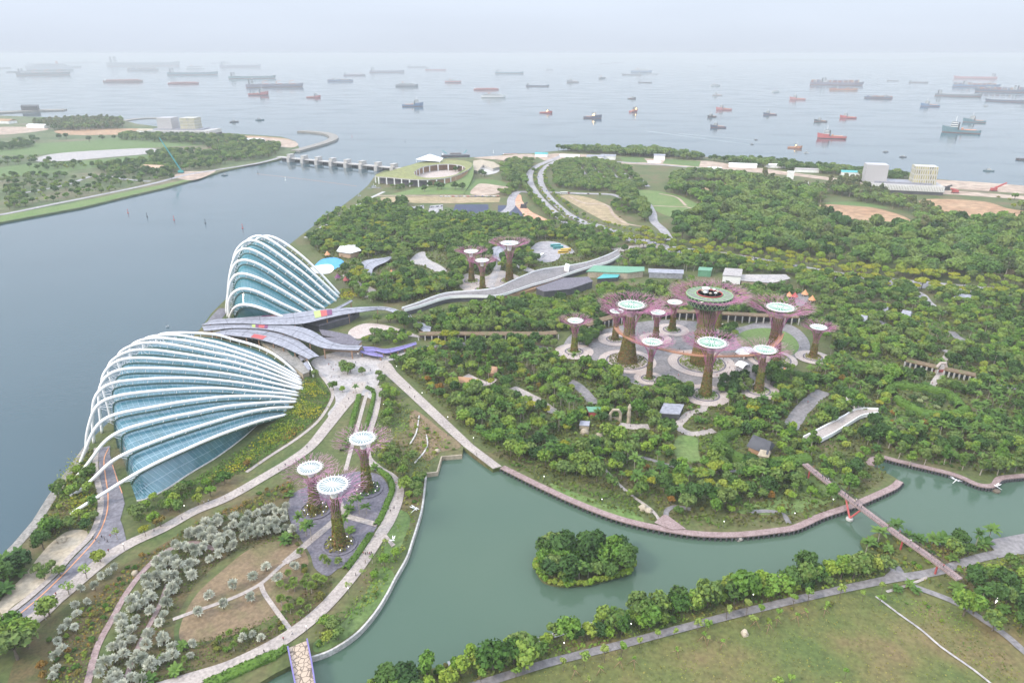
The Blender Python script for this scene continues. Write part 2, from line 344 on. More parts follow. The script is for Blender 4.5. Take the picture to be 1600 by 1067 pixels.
# ------------------------------------------------------------------ the setting: water, land, paths
EXC = []
LIFT = [0]
def lift(z):
    LIFT[0] += 1; return z + .0016 * LIFT[0]      # every sheet its own height, none flush with another
def sheet(name, pts, z, m, exc=True, smooth=True, world=False, skirt=None, n=6):
    P = [np.array(p, float) for p in pts] if world else W(pts)
    if smooth: P = crom(P, n, closed=True)
    P2 = [(p[0], p[1]) for p in P]
    if skirt is None: z = lift(z)
    if exc: EXC.append(P2)
    T = tessellate_polygon([[Vector((x, y, 0)) for x, y in P2]])
    V = [(x, y, z) for x, y in P2]
    up = []
    for t in T:
        a, b, c = (V[i] for i in t)
        s = (b[0] - a[0]) * (c[1] - a[1]) - (b[1] - a[1]) * (c[0] - a[0])
        up.append(t if s > 0 else t[::-1])
    mb = MB().add(V, up)
    if skirt is not None:
        k = len(V); lo = [(x, y, skirt) for x, y in P2]
        mb.add(V + lo, [(i, k + i, k + (i + 1) % k, (i + 1) % k) for i in range(k)])
    return tag(mb.build(name, m), kind='structure')
def ribbon_pts(P, width):
    P = np.asarray(P)[:, :2]; wd = np.broadcast_to(width, (len(P),))
    T = np.gradient(P, axis=0); T /= np.linalg.norm(T, axis=1)[:, None] + 1e-9
    Nn = np.stack([-T[:, 1], T[:, 0]], 1)
    return P + Nn * wd[:, None] / 2, P - Nn * wd[:, None] / 2
def ribbon(name, pts, width, z, m, exc=True, n=6, build=True):
    P = crom(W(pts), n) if n > 1 else W(pts)
    if np.ndim(width): width = np.interp(np.linspace(0, 1, len(P)), np.linspace(0, 1, len(width)), width)
    A, B = ribbon_pts(P, width)
    if exc: EXC.append([tuple(p) for p in A] + [tuple(p) for p in B[::-1]])
    if not build: return P
    z = lift(z); V = [(*p, z) for p in A] + [(*p, z) for p in B]; k = len(A)
    F = [(k + i, k + i + 1, i + 1, i) for i in range(k - 1)]
    return tag(MB().add(V, F).build(name, m), kind='structure')

M['sea'] = watermat('sea_water', (.026, .062, .078), (.034, .072, .090), .07, .07, .35)
M['sea'].node_tree.nodes['Principled BSDF'].inputs['IOR'].default_value = 1.5
M['lake'] = watermat('lake_water', (.058, .104, .074), (.078, .122, .084), .03, .04, .8)
sea = MB(); X0, X1, Y0, Y1 = -26000, 26000, -900, 28000
sea.add([(X0, Y0, 0), (X1, Y0, 0), (X1, Y1, 0), (X0, Y1, 0)], [(0, 1, 2, 3)])
tag(sea.build('sea', M['sea']), kind='structure')

LAKE_N = [(330, 1090), (386, 1078), (429, 1052), (453, 1040), (487, 1026), (515, 1016), (555.5, 990), (585, 957.5), (604, 928), (617.5, 902), (636, 869), (644, 845), (652, 820), (659, 795), (665.7, 739), (683, 737.5), (690, 713.5), (722, 711),
          (724, 699), (742, 713), (770, 733), (785, 730), (850, 763), (910, 790), (970, 811), (1030, 825), (1090, 834), (1150, 835.5), (1210, 829.5), (1240, 825), (1284, 806), (1326, 792), (1369, 774), (1398, 760), (1406, 751), (1397, 745), (1371, 731.5), (1357.5, 725), (1376, 713), (1402, 719), (1453, 731), (1495, 742), (1531, 758), (1551, 759), (1562, 747), (1593, 743), (1720, 735)]
BAY = [(588, 272), (575, 290), (560, 303), (540, 318), (520, 332), (497, 348), (470, 368), (440, 392), (400, 425), (352, 468), (330, 490), (312, 515), (250, 578), (190, 640), (134, 694), (100, 741), (75, 775), (50, 815), (20, 850), (0, 870), (-60, 940)]
SEACOAST = [(1720, 302), (1600, 293), (1560, 290), (1500, 283), (1440, 278), (1380, 272), (1300, 262), (1230, 254), (1180, 250), (1130, 249), (1100, 245), (1040, 239), (960, 235), (900, 233), (870, 236), (830, 240), (800, 240), (770, 245), (740, 246), (700, 247), (660, 254), (625, 262), (602, 266)]
landA = SEACOAST + BAY + [(-260, 1180), (-260, 1420), (300, 1420)] + LAKE_N + [(2400, 640), (2400, 330)]
sheet('garden_ground', landA, ZG, M['terrain'], exc=False, smooth=False, skirt=-.5)
LAKE_S = [(1720, 825), (1600, 838), (1558, 846), (1499, 853), (1460, 850), (1420, 838), (1370, 832), (1345, 843), (1352, 858), (1376, 868), (1340, 877), (1281, 888), (1230, 897), (1165, 910), (1112, 922), (1065, 935), (979, 957), (930, 971), (870, 988), (800, 1008), (709, 1034), (640, 1054), (560, 1085), (520, 1120), (480, 1420)]
sheet('meadow_ground', LAKE_S + [(2300, 1420), (2300, 760)], ZG, M['terrain_south'], exc=False, smooth=False, skirt=-.5)
LAND_E = [(-700, 520), (-200, 400), (0, 348), (60, 337), (130, 324), (200, 307), (260, 293), (310, 279), (345, 268), (390, 258), (430, 251), (445, 246), (458, 240), (468, 232), (462, 221), (440, 214), (400, 211), (350, 208), (300, 203), (255, 199), (215, 194), (195, 189), (150, 186), (90, 184), (0, 181), (-700, 178)]
sheet('far_shore_ground', LAND_E, ZG, M['terrain_east'], exc=False, smooth=False, skirt=-.5)
# the lake lies a hand above the sea sheet, bounded by the two banks
lakep = LAKE_N + [(1760, 780)] + LAKE_S + [(330, 1420)]
sheet('lake', lakep, .06, M['lake'], exc=False, smooth=False)

# far hills across the strait
for nm, x0, x1, yy, hmax, sd_ in (('far_hills', 6500, 21000, 21000, 165, 3), ('far_hills', -21000, 7500, 26000, 95, 5)):
    r2 = np.random.default_rng(sd_); n = 90; xs = np.linspace(x0, x1, n)
    h = sum(np.sin(xs / k + r2.uniform(0, 6)) * a for k, a in ((2600, .4), (1100, .25), (470, .15), (190, .06))) * .5 + .55
    h = np.clip(h, .08, 1) * hmax * np.clip(np.minimum(xs - x0, x1 - xs) / 2500, .05, 1)
    mb = MB(); V = []
    for k, (dy, f) in enumerate(((0, 0), (500, .75), (1100, 1), (1900, .6), (2600, 0))):
        V += [(xs[i], yy + dy, max(h[i] * f, -.2)) for i in range(n)]
    mb.add(V, [(k * n + i, k * n + i + 1, (k + 1) * n + i + 1, (k + 1) * n + i) for k in range(4) for i in range(n - 1)])
    tag(mb.build(nm, M['terrain_east'], smooth=True), kind='structure')

# ---- ground cover zones (z layers 2.05), paths (2.10), paving rings (2.15)
Z1, Z2, Z3, Z4 = ZG + .05, ZG + .15, ZG + .25, ZG + .35
def lawn(name, pts, m, exc=True, **k): return sheet(name, pts, Z1, M[m], exc=exc, **k)
lawn('dry_lawn', [(283, 1000), (285, 968), (310, 925), (345, 893), (390, 858), (430, 846), (462, 842), (474, 856), (482, 880), (470, 905), (448, 945), (420, 968), (385, 985), (330, 1000)], 'grass_dry', exc=False)
lawn('rough_verge', [(60, 985), (120, 935), (180, 890), (240, 858), (330, 806), (420, 764), (452, 752), (452, 778), (440, 792), (390, 798), (330, 818), (268, 856), (235, 880), (195, 930), (168, 975), (146, 1020), (132, 1070), (120, 1130), (20, 1130), (20, 1040)], 'verge', exc=False)
lawn('rough_verge', [(190, 1080), (160, 1050), (200, 985), (235, 915), (270, 868), (330, 824), (400, 803), (455, 805), (468, 838), (440, 845), (390, 850), (340, 880), (295, 930), (272, 985), (280, 1006), (340, 1004), (400, 988), (445, 960), (480, 915), (500, 900), (520, 912), (470, 970), (400, 1012), (300, 1052)], 'verge', exc=False)
lawn('sandy_clearing', [(40, 896), (62, 868), (80, 848), (108, 829), (136, 830), (122, 861), (90, 890), (55, 922), (22, 945), (5, 960), (0, 940)], 'sand')
lawn('bank_lawn', [(622, 796), (640, 806), (633, 838), (620, 862), (604, 868), (600, 852), (605, 830)], 'grass', exc=True)
lawn('bank_verge', [(617, 900), (601, 930), (582, 957), (552, 988), (512, 1014), (492, 1018), (490, 1005), (540, 968), (575, 920), (600, 885)], 'grass', exc=False)
lawn('slope_meadow', [(645, 640), (690, 672), (720, 698), (690, 706), (668, 720), (652, 700), (640, 668)], 'grass_dry', exc=False)
sheet('oval_lawn', [(1151, 527), (1165, 517), (1195, 513), (1225, 518), (1243, 530), (1248, 545), (1235, 556), (1205, 556), (1172, 548), (1155, 538)], Z3, M['grass_bright'])
lawn('garden_lawn', [(1060, 681), (1087, 683), (1093, 712), (1106, 722), (1060, 718)], 'grass_bright')
lawn('bank_grass', [(1150, 800), (1240, 802), (1300, 782), (1342, 752), (1290, 735), (1230, 770)], 'grass_bright', exc=False)
lawn('bank_grass', [(860, 755), (905, 772), (1000, 805), (1005, 818), (930, 793), (870, 768)], 'grass_bright', exc=False)
lawn('pond', [(641, 411), (652, 396), (662, 393), (668, 404), (690, 416), (698, 424), (686, 426), (668, 418), (655, 414)], 'plaza')
lawn('round_lawn_slope', [(600, 307), (640, 298), (690, 284), (716, 266), (728, 256), (738, 260), (735, 280), (724, 303), (690, 304), (650, 304)], 'grass_bright')
lawn('grass_slope', [(726, 303), (738, 282), (760, 280), (790, 286), (775, 300), (750, 305)], 'grass')
lawn('sand_lot', [(737, 304), (742, 292), (752, 287), (785, 291), (795, 292), (775, 303), (755, 305)], 'pale_soil')
lawn('dry_field', [(590, 316), (596, 308), (700, 307), (782, 309), (780, 316), (700, 318), (630, 317)], 'tan', smooth=False)
lawn('shade_net_field', [(712, 319.5), (763, 319.5), (764, 337), (704, 337)], 'dark_blue', smooth=False)
lawn('shade_net_field', [(778, 321), (806, 321), (822, 340), (778, 338)], 'dark_blue', smooth=False)
lawn('orange_soil_strip', [(800, 304), (811, 304), (816, 314), (830, 331), (858, 347), (829, 348), (815, 332), (800, 313)], 'orange_soil')
lawn('tan_field', [(876, 305), (905, 306), (946, 319), (962, 335), (982, 353), (955, 349), (915, 330), (886, 313)], 'tan')
lawn('park_lawn', [(997, 297), (1047, 302), (1080, 314), (1102, 330), (1052, 339), (1022, 328), (1005, 312)], 'grass_bright')
lawn('fallow_field', [(1276, 322), (1335, 320), (1397, 333), (1424, 348), (1370, 345), (1316, 342)], 'brown', exc=True)
lawn('fallow_field', [(1440, 312), (1537, 315), (1575, 326), (1600, 330), (1600, 342), (1550, 342), (1480, 338)], 'brown')
lawn('building_site_ground', [(1440, 280), (1520, 284), (1720, 300), (1720, 316), (1600, 312), (1500, 305), (1400, 300), (1380, 296), (1440, 292)], 'pale_soil', smooth=False)
lawn('grass_strip', [(1450, 292), (1600, 303), (1720, 309), (1720, 312), (1600, 306.5), (1450, 295.5)], 'terrain_east', smooth=False)
lawn('coast_verge', [(975, 248), (1010, 248), (1110, 252), (1180, 262), (1300, 278), (1380, 290), (1380, 294), (1250, 276), (1100, 262), (970, 256)], 'pale_soil', smooth=False)
lawn('coast_verge', [(968, 246), (1005, 246), (1012, 254), (975, 254)], 'grass', smooth=False)
lawn('coast_verge', [(1040, 249), (1095, 252), (1092, 261), (1035, 256)], 'grass', smooth=False)
lawn('coast_yard', [(835, 243), (870, 240), (960, 243), (962, 250), (900, 249), (850, 251)], 'pale_soil', smooth=False)
lawn('sandy_shore', [(740, 247), (790, 243), (830, 241), (835, 250), (815, 256), (780, 250)], 'pale_soil')
lawn('fallow_field', [(1065, 288), (1090, 284), (1130, 286), (1125, 296), (1085, 298)], 'brown')
lawn('green_field', [(1285, 318), (1340, 316), (1390, 326), (1335, 322)], 'grass')
# far shore
lawn('green_field', [(0, 222), (60, 224), (140, 220), (200, 213), (260, 219), (330, 226), (240, 231), (120, 238), (0, 243)], 'grass', exc=False)
lawn('pond', [(58, 247), (90, 240), (160, 235), (238, 232), (236, 240), (170, 246), (100, 252), (62, 253)], 'plaza')
lawn('green_field', [(0, 262), (60, 255), (150, 250), (250, 241), (240, 250), (150, 262), (60, 272), (0, 277)], 'grass', exc=False)
lawn('bare_ground', [(90, 204), (190, 201), (240, 202), (330, 212), (400, 213), (455, 219), (440, 226), (360, 222), (240, 211), (110, 211)], 'brown', exc=False)
lawn('bare_ground', [(0, 199), (60, 199), (75, 203), (40, 208), (0, 211)], 'pale_soil')
lawn('bare_ground', [(395, 215), (450, 219), (466, 226), (455, 231), (410, 226), (385, 221)], 'pale_soil')
lawn('shore_grass', [(0, 347), (60, 336), (130, 323), (200, 306), (260, 292), (308, 279), (290, 281), (200, 300), (120, 316), (0, 338)], 'grass_bright', smooth=False)
lawn('bare_ground', [(300, 282), (272, 276), (290, 268), (310, 268), (335, 266), (330, 272)], 'pale_soil')
ribbon('shore_road', [(-60, 345), (0, 336), (80, 320), (170, 302), (240, 287), (290, 274), (330, 267), (400, 256), (440, 246)], 10, Z2, M['road_far'])
ribbon('farm_track', [(20, 305), (100, 290), (150, 275), (200, 281), (235, 284)], 8, Z2, M['road_far'])

# ---- paths and roads
ribbon('promenade', [(-120, 1010), (40, 975), (89, 936), (140, 893), (172, 868), (204, 849), (255, 826), (304, 799), (353, 779), (420, 741), (455, 720), (484, 699), (511, 667), (537, 634), (556, 612), (562, 597)], [8, 7, 7, 6, 6, 6, 6.5, 8, 9], Z3, M['path'])
road_l = [(154, 700), (154, 721), (157, 750), (162, 775), (161, 802), (145, 842), (116, 871), (89, 901), (54, 933), (0, 976), (-60, 1025), (-60, 1060), (0, 1002), (27, 981), (89, 930), (121, 898), (172, 861), (198, 846), (192, 822), (188, 812), (195, 787), (191, 768), (181, 738), (172, 712), (172, 697)]
sheet('road', road_l, Z2, M['road'], smooth=False)
ribbon('road_line', [(170, 700), (163, 717), (165, 745), (169, 775), (166, 806), (150, 842), (120, 876), (92, 905), (50, 944), (0, 984)], .5, Z3, M['orange'], exc=False)
ribbon('road_line', [(176, 727), (184, 752), (191, 771)], .4, Z3, M['orange'], exc=False)
ribbon('pavement', [(151, 700), (149, 722), (152, 750), (157, 775), (156, 802), (141, 838), (112, 868), (85, 898), (50, 930), (-4, 973), (-70, 1030)], 2.6, Z2 + .1, M['path'])
ribbon('narrow_path', [(336, 858), (300, 848), (262, 860), (231, 885), (199, 925), (175, 968), (153, 1009), (137, 1067), (125, 1110)], 2.4, Z2, M['boardwalk'])
ribbon('narrow_path', [(262, 912), (250, 945), (232, 980), (212, 1020), (195, 1067)], 1.8, Z2, M['boardwalk'])
sheet('plaza', [(486, 566), (500, 557), (540, 548), (575, 552), (620, 548), (652, 542), (657, 552), (630, 560), (604, 566), (606, 578), (596, 590), (586, 612), (582, 624), (566, 618), (553, 624), (536, 642), (520, 655), (512, 648), (524, 630), (520, 612), (505, 592), (494, 578)], Z2, M['plaza'])
sheet('boarded_promenade', [(588, 570), (595, 579), (641.6, 621.5), (687, 664), (724.4, 698), (770, 733), (784, 729), (740, 696), (687, 645.5), (647, 608), (620, 582), (612, 570), (604, 563)], Z3, M['path'], smooth=False)
ribbon('lakeside_path', [(592, 603), (590, 625), (585, 650), (577, 675), (573, 700), (576, 718), (592, 733), (612, 746), (622, 762), (620, 782), (607, 815), (598, 830), (571, 872), (543, 909), (504, 952), (472, 979), (445, 998), (408, 1019), (354, 1044), (300, 1061), (200, 1092), (80, 1130)], [4.5, 4, 4, 5, 6, 5.5, 5.5, 6, 6, 6.5], Z3, M['path'])
sheet('dark_plaza', [(450, 790), (458, 772), (480, 760), (520, 745), (560, 737), (590, 741), (605, 757), (608, 775), (603, 795), (592, 818), (575, 845), (548, 882), (530, 888), (512, 900), (492, 888), (486, 870), (478, 855), (468, 840), (455, 818)], Z2, M['plaza_dark'])
ribbon('cross_path', [(445, 880), (482, 848), (518, 818), (536, 800), (545, 790)], 3.4, Z3, M['path'], n=3)
ribbon('cross_path', [(530, 785), (540, 805), (560, 812), (590, 820)], 3.2, Z3, M['path'], n=3)
ribbon('cross_path', [(470, 868), (445, 880), (407.6, 912), (367, 933), (300, 957), (270, 968)], 1.8, Z2, M['path'])
ribbon('cross_path', [(407.6, 912), (412, 925), (426, 946), (456, 987)], 1.8, Z2, M['path'])
ribbon('slope_path', [(494, 578), (512, 600), (520, 617), (514, 633), (496, 659), (466, 684), (420, 714), (385, 738)], 2.0, Z2, M['path'])
ribbon('garden_path', [(574, 612), (566, 640), (558, 670), (548, 705), (540, 735)], 2.2, Z2, M['path'], n=4)
# grove
sheet('grove_plaza', [(880, 548), (898, 520), (925, 517), (950, 514), (990, 505), (1040, 500), (1100, 504), (1150, 512), (1190, 503), (1235, 508), (1262, 530), (1262, 552), (1235, 566), (1222, 590), (1200, 606), (1180, 596), (1160, 582), (1140, 590), (1125, 606), (1080, 606), (1055, 592), (1000, 604), (975, 592), (945, 578), (925, 562), (900, 562)], Z2, M['plaza_grey'])
ribbon('grove_path', [(1100, 600), (1098, 640), (1080, 645), (1068, 655), (1060, 668), (1080, 678), (1116, 673)], 5, Z2, M['path'])
ribbon('grove_path', [(967, 664), (990, 667), (1014, 667)], 6, Z2, M['path'])
ribbon('grove_path', [(800, 606), (832, 625), (868, 645)], [7, 11, 6], Z2, M['path'])
ribbon('grove_path', [(725, 588), (745, 596), (760, 600), (775, 592)], [9, 7, 3], Z2, M['ring_paving'])
ribbon('dark_path', [(890, 595), (906, 606), (930, 632)], 7, Z2, M['plaza_grey'])
ribbon('dark_path', [(1234, 669), (1250, 645), (1270, 624), (1287, 612)], 9, Z2, M['plaza_grey'])
ribbon('stream_path', [(919, 703), (940, 727), (964, 754), (988, 775), (1018, 797), (1030, 812)], 1.6, Z2, M['path'])
ribbon('terrace_path', [(975, 706), (1015, 718), (1048, 728), (1085, 733), (1120, 735), (1165, 737)], 2.4, Z2, M['plaza_grey'])
ribbon('lawn_path', [(1040, 812), (1043, 797), (1055, 792), (1080, 796)], 2.5, Z2, M['plaza_grey'])
ribbon('lawn_path', [(1233, 818), (1222, 803), (1200, 799), (1170, 800)], 2.5, Z2, M['plaza_grey'])
ribbon('lawn_path', [(1450, 614), (1460, 597), (1472, 580), (1476, 562), (1484, 548)], 4, Z2, M['path'])
ribbon('far_garden_path', [(1420, 452), (1438, 460), (1452, 475), (1468, 486), (1474, 480)], 8, Z2, M['road_far'])
ribbon('far_garden_path', [(1485, 518), (1500, 530), (1520, 540), (1545, 545)], 6, Z2, M['plaza_grey'])
ribbon('far_garden_path', [(1365, 500), (1385, 508), (1390, 512)], 6, Z2, M['plaza_grey'])
ribbon('far_garden_path', [(1425, 525), (1442, 535), (1470, 545), (1490, 556)], 4, Z2, M['path'])
ribbon('far_garden_path', [(1550, 600), (1600, 611), (1660, 622)], 3, Z2, M['plaza_grey'])
ribbon('far_garden_path', [(1575, 525), (1620, 535)], 4, Z2, M['path'])
ribbon('garden_walk', [(640, 548), (690, 540), (740, 537), (800, 538), (860, 545)], 5, Z2, M['plaza_grey'])
# arrival plaza by the far supertrees
sheet('far_plaza', [(716, 440), (730, 428), (760, 432), (775, 422), (800, 428), (815, 436), (800, 448), (770, 455), (740, 460), (722, 452)], Z2, M['path'])
ribbon('cross_path', [(765, 452), (772, 432), (778, 416), (782, 405)], 7, Z3, M['plaza'], n=3)
sheet('coach_park', [(828, 400), (832, 385), (845, 378), (866, 378), (893, 389), (896, 396), (880, 398), (868, 408), (850, 410)], Z2, M['road_far'])
ribbon('garden_road', [(800, 411), (820, 420), (840, 428)], 9, Z2, M['plaza'])
ribbon('garden_path', [(536, 430), (550, 436), (560, 444), (573, 450), (582, 456), (576, 466)], [5, 6, 6, 8, 7, 8], Z2, M['path'])
sheet('court', [(548, 515), (570, 506), (600, 508), (640, 520), (660, 528), (640, 526), (600, 520), (575, 524), (560, 530), (545, 525)], Z2, M['ring_paving'])
# shore path along the bay
ribbon('shore_path', [(600, 300), (575, 312), (550, 326), (520, 345), (495, 360), (478, 372)], 6, Z2, M['concrete'])
ribbon('shore_path', [(352, 482), (338, 497), (330, 512)], 10, Z2, M['road'])
# highway
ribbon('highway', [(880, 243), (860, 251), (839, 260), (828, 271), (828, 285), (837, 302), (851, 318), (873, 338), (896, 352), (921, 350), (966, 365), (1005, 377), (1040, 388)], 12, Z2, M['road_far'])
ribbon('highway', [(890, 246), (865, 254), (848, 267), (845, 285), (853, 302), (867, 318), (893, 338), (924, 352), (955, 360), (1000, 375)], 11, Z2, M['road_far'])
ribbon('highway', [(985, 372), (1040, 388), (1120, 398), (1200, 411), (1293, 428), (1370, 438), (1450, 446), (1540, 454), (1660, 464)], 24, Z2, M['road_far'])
ribbon('avenue', [(960, 392), (985, 388), (1010, 384), (1040, 386)], 14, Z3, M['path'])
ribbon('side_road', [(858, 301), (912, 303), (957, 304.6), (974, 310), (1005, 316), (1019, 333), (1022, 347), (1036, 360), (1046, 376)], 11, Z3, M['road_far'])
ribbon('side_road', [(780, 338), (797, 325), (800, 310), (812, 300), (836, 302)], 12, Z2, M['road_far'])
ribbon('coast_road', [(590, 306), (700, 306), (780, 306)], 6, Z2, M['pale_soil'])
ribbon('coast_road', [(960, 253), (1020, 257), (1100, 264), (1160, 268)], 9, Z3, M['road_far'])
ribbon('park_path', [(890, 308), (915, 318), (945, 320), (960, 338), (980, 350), (1005, 355)], 4, Z2, M['pale_soil'])
ribbon('park_path', [(1020, 322), (1045, 323), (1072, 324), (1080, 326)], 4, Z2, M['pale_soil'])
ribbon('park_path', [(1030, 303), (1055, 308), (1072, 322)], 4, Z2, M['pale_soil'])
for q in ([(641, 324), (662, 321), (664, 332), (641, 334)], [(672, 322), (692, 320), (692, 334), (668, 336)]): sheet('car_park', q, Z2, M['road_far'], smooth=False)
for a, b in (((905, 262), (922, 285)), ((925, 262), (947, 284)), ((948, 263), (972, 288)), ((968, 264), (990, 290)), ((985, 268), (1012, 292))):
    ribbon('car_park_lane', [a, ((a[0] + b[0]) / 2, (a[1] + b[1]) / 2), b], 9, Z2, M['road_far'], n=1)
# south side
ribbon('meadow_path', [(690, 1086), (760, 1066), (853, 1037), (968, 1008), (1080, 978), (1177, 953), (1307, 923), (1392, 905), (1460, 894), (1530, 872), (1600, 858)], [3.4, 3.4, 3.4, 3.6, 4.2, 4.6], Z2, M['plaza_grey'])
ribbon('meadow_path', [(1392, 905), (1402, 893), (1392, 882), (1380, 872)], 5, Z2, M['plaza_grey'])
ribbon('meadow_path', [(1421, 914), (1493, 942), (1535, 968), (1570, 992), (1600, 1018), (1640, 1050)], 3.0, Z2, M['plaza_grey'])
ribbon('meadow_path', [(1385, 925), (1420, 914), (1450, 902)], 1.2, Z2, M['path'])
ribbon('drain', [(1368, 932), (1405, 960), (1440, 985), (1470, 1011), (1520, 1046), (1560, 1078)], .9, Z2, M['plaza'], n=3)
ribbon('bank_walk', [(700, 1038), (800, 1012), (870, 992), (930, 975), (979, 961), (1065, 939), (1112, 926), (1165, 914), (1230, 901), (1281, 892), (1340, 881)], 2.2, Z3, M['concrete'], exc=False)
sheet('terrace', [(1540, 845), (1600, 834), (1720, 822), (1720, 852), (1600, 866), (1560, 868)], Z2, M['plaza_grey'], smooth=False)
# lakeside boardwalk: deck on dark piles, a walkway slab a little above the water
def boardwalk(name, pts, width, label):
    P = np.array(crom(W(pts, ZG + .3), 6)); A, B = ribbon_pts(P, width)
    ring = [tuple(p) for p in A] + [tuple(p) for p in B[::-1]]; EXC.append(ring)
    root = empty(name, (0, 0, 0), 0, label, 'boardwalk')
    MB().prism(ring, ZG - .25, ZG + .32).build('deck', M['boardwalk'], root)
    mb = MB(); Q = resample([(p[0], p[1], 0) for p in (B if pix([*B[len(B)//2], 2])[1] > pix([*A[len(A)//2], 2])[1] else A)], max(8, min(96, int(len(A) * 1.2))))
    for p in Q: MB().box((p[0], p[1], -.4), (.7, .7, ZG + .15), 0).build('pile', M['dark'], root)
    return root
bw1 = boardwalk('boardwalk', [(785, 729), (850, 761), (910, 788), (970, 810), (1030, 824), (1090, 833), (1150, 834.5), (1210, 828.5), (1240, 824), (1284, 805), (1326, 791), (1369, 773), (1398, 759), (1406, 751)], 3.4, 'long curved mauve boardwalk along the north bank of the lake')
bw2 = boardwalk('boardwalk', [(1362, 727), (1358, 722), (1376, 713), (1402, 719), (1453, 731), (1495, 742), (1531, 757), (1551, 758), (1562, 747), (1593, 743), (1660, 738)], 3.0, 'mauve boardwalk zigzagging along the far palm bank of the lake')
sheet('boardwalk_landing', [(1022, 818), (1036, 806), (1042, 806), (1072, 828), (1050, 829)], ZG + .5, M['boardwalk'], smooth=False)
# lake edge walls
def wall(name, pts, h, t, m, label, cat='wall', n=4, z=-.4):
    P = np.array(crom(W(pts), n)) if n > 1 else np.array(W(pts)); A, B = ribbon_pts(P, t)
    return tag(MB().prism([tuple(p) for p in A] + [tuple(p) for p in B[::-1]], z, ZG + h).build(name, m), label, cat)
wall('lake_wall', [(487, 1027), (515, 1017), (555.5, 991), (585, 958.5), (604, 929), (617.5, 903), (636, 870), (644, 846), (652, 821), (659, 796), (665.7, 742)], .35, .8, M['concrete'], 'low pale concrete wall holding the western lake bank')
wall('lake_wall', [(666, 740), (683, 738), (690, 714), (722, 711.5)], .5, .8, M['sand'], 'stepped sandstone wall around the reed bed corner of the lake', n=1)
wall('marsh_wall', [(648, 724), (662, 708), (668, 695), (666, 680)], .6, .7, M['concrete'], 'short curved retaining wall in the marsh garden', z=1.5)
wall('marsh_wall', [(641, 694), (650, 678), (655, 650)], .6, .7, M['concrete'], 'upper thin retaining wall of the marsh garden terraces', z=1.5)
# revetment stones along the bay
tag(sheet('rock_shore', [(134, 694), (100, 741), (75, 775), (50, 815), (20, 850), (-20, 890), (-5, 890), (28, 858), (60, 822), (88, 778), (110, 745), (140, 700)], Z1, M['rock'], smooth=False), kind='structure')
# ------------------------------------------------------------------ the two glass domes
FD=[
[(110.5,803),(133.7,788),(166,768),(201,746),(240,725),(285.5,704),(340,680.5),(397.5,660),(417,654.5),(447,648)],
[(110,775),(125,766.5),(150.6,743),(176,719),(201,706),(235,692),(285.5,674),(330,660),(375,647),(420,638),(459,636.5)],
[(116,748),(130,734),(147,711),(167.5,685.5),(193,671),(218,663.6),(268.6,651),(302,645),(345,636),(390,631),(435,628),(463.5,628)],
[(124.5,725),(133.7,702),(145.5,674),(157,658.5),(171,650),(193,644),(235,636.5),(280,628.5),(340,620.7),(390,618.5),(442.5,620.7),(464,624.5)],
[(140,660),(149.5,635),(160,626),(182.5,618.5),(220,613),(280,608),(340,606.5),(405,612),(450,615.5),(467,618.5)],
[(148,620),(160,605),(175,598),(205,594),(250,591),(300,591),(360,596),(420,605),(466,614)],
[(155.5,605),(164.5,588.5),(175,581),(197.5,576),(235,575),(300,578),(360,585),(420,597),(472.5,609)],
[(158.5,593),(167.5,575),(184,563),(212.5,559),(250,561),(300,565),(360,574),(420,589),(474,606.5)],
[(167.5,572),(181,558.5),(202,548),(235,546.5),(280,552),(340,561.5),(360,564.5),(420,582.5),(474,602)],
[(182.5,555.5),(197.5,543.5),(220,536),(250,536),(295,543),(340,552),(360,555.5),(420,575),(473,599)],
[(202,542),(220,531.5),(242.5,528),(280,531),(300,534),(360,548),(420,569),(471,594.5)],
[(223,531),(242.5,525),(272.5,523),(300,527),(340,535),(360,541),(420,563),(469.5,590)],
[(244,525.5),(272.5,520),(295,520),(340,523),(360,529),(405,542),(435,558),(465,584)]]
FL=[(110.5,803),(110,775),(116,748),(124.5,725),(135,708),(147,692),(160,676),(175,660),(190,644),(205,628),(222,612),(240,596),(258,580)]
CF=[
[(359,497),(361.5,489),(367.5,480),(378,476),(393,477),(412.5,483),(438,493.5),(478,512)],
[(358,495),(358.5,468),(364.5,457.5),(375,451.5),(390,452),(412.5,460.5),(442.5,475.5),(469.5,488),(494,500)],
[(356,495),(358,450),(363,435),(372,427.5),(384,428),(405,435),(435,450),(465,468),(490.5,484.5),(504,493)],
[(355.5,465),(358.5,435),(363,420),(369,409.5),(379.5,406),(397.5,410),(420,421.5),(450,442.5),(480,463.5),(507,482)],
[(360,424.5),(366,403.5),(373.5,391.5),(384,388),(397.5,391.5),(420,404),(450,424.5),(480,447),(516,476)],
[(367.5,394.5),(376.5,382.5),(388.5,375),(402,377),(420,387),(450,408),(480,430.5),(525,471)],
[(381,381),(390,373),(403.5,368),(420,373.5),(450,394),(480,418.5),(529.5,465)],
[(400,374),(411,369.5),(420,368.5),(435,374),(457.5,388.5),(487.5,414),(531,460)]]
CL=[(357,499),(354,499),(353,496),(354,489),(357,481),(361,473),(367,465),(374,457)]
FTH = [-40, -32, -24, -18, -10, -4, 0, 2, 2, 2, 2, 2, 2]
CTH = [-36, -22, -10, -6, -4, -2, 0, 0]
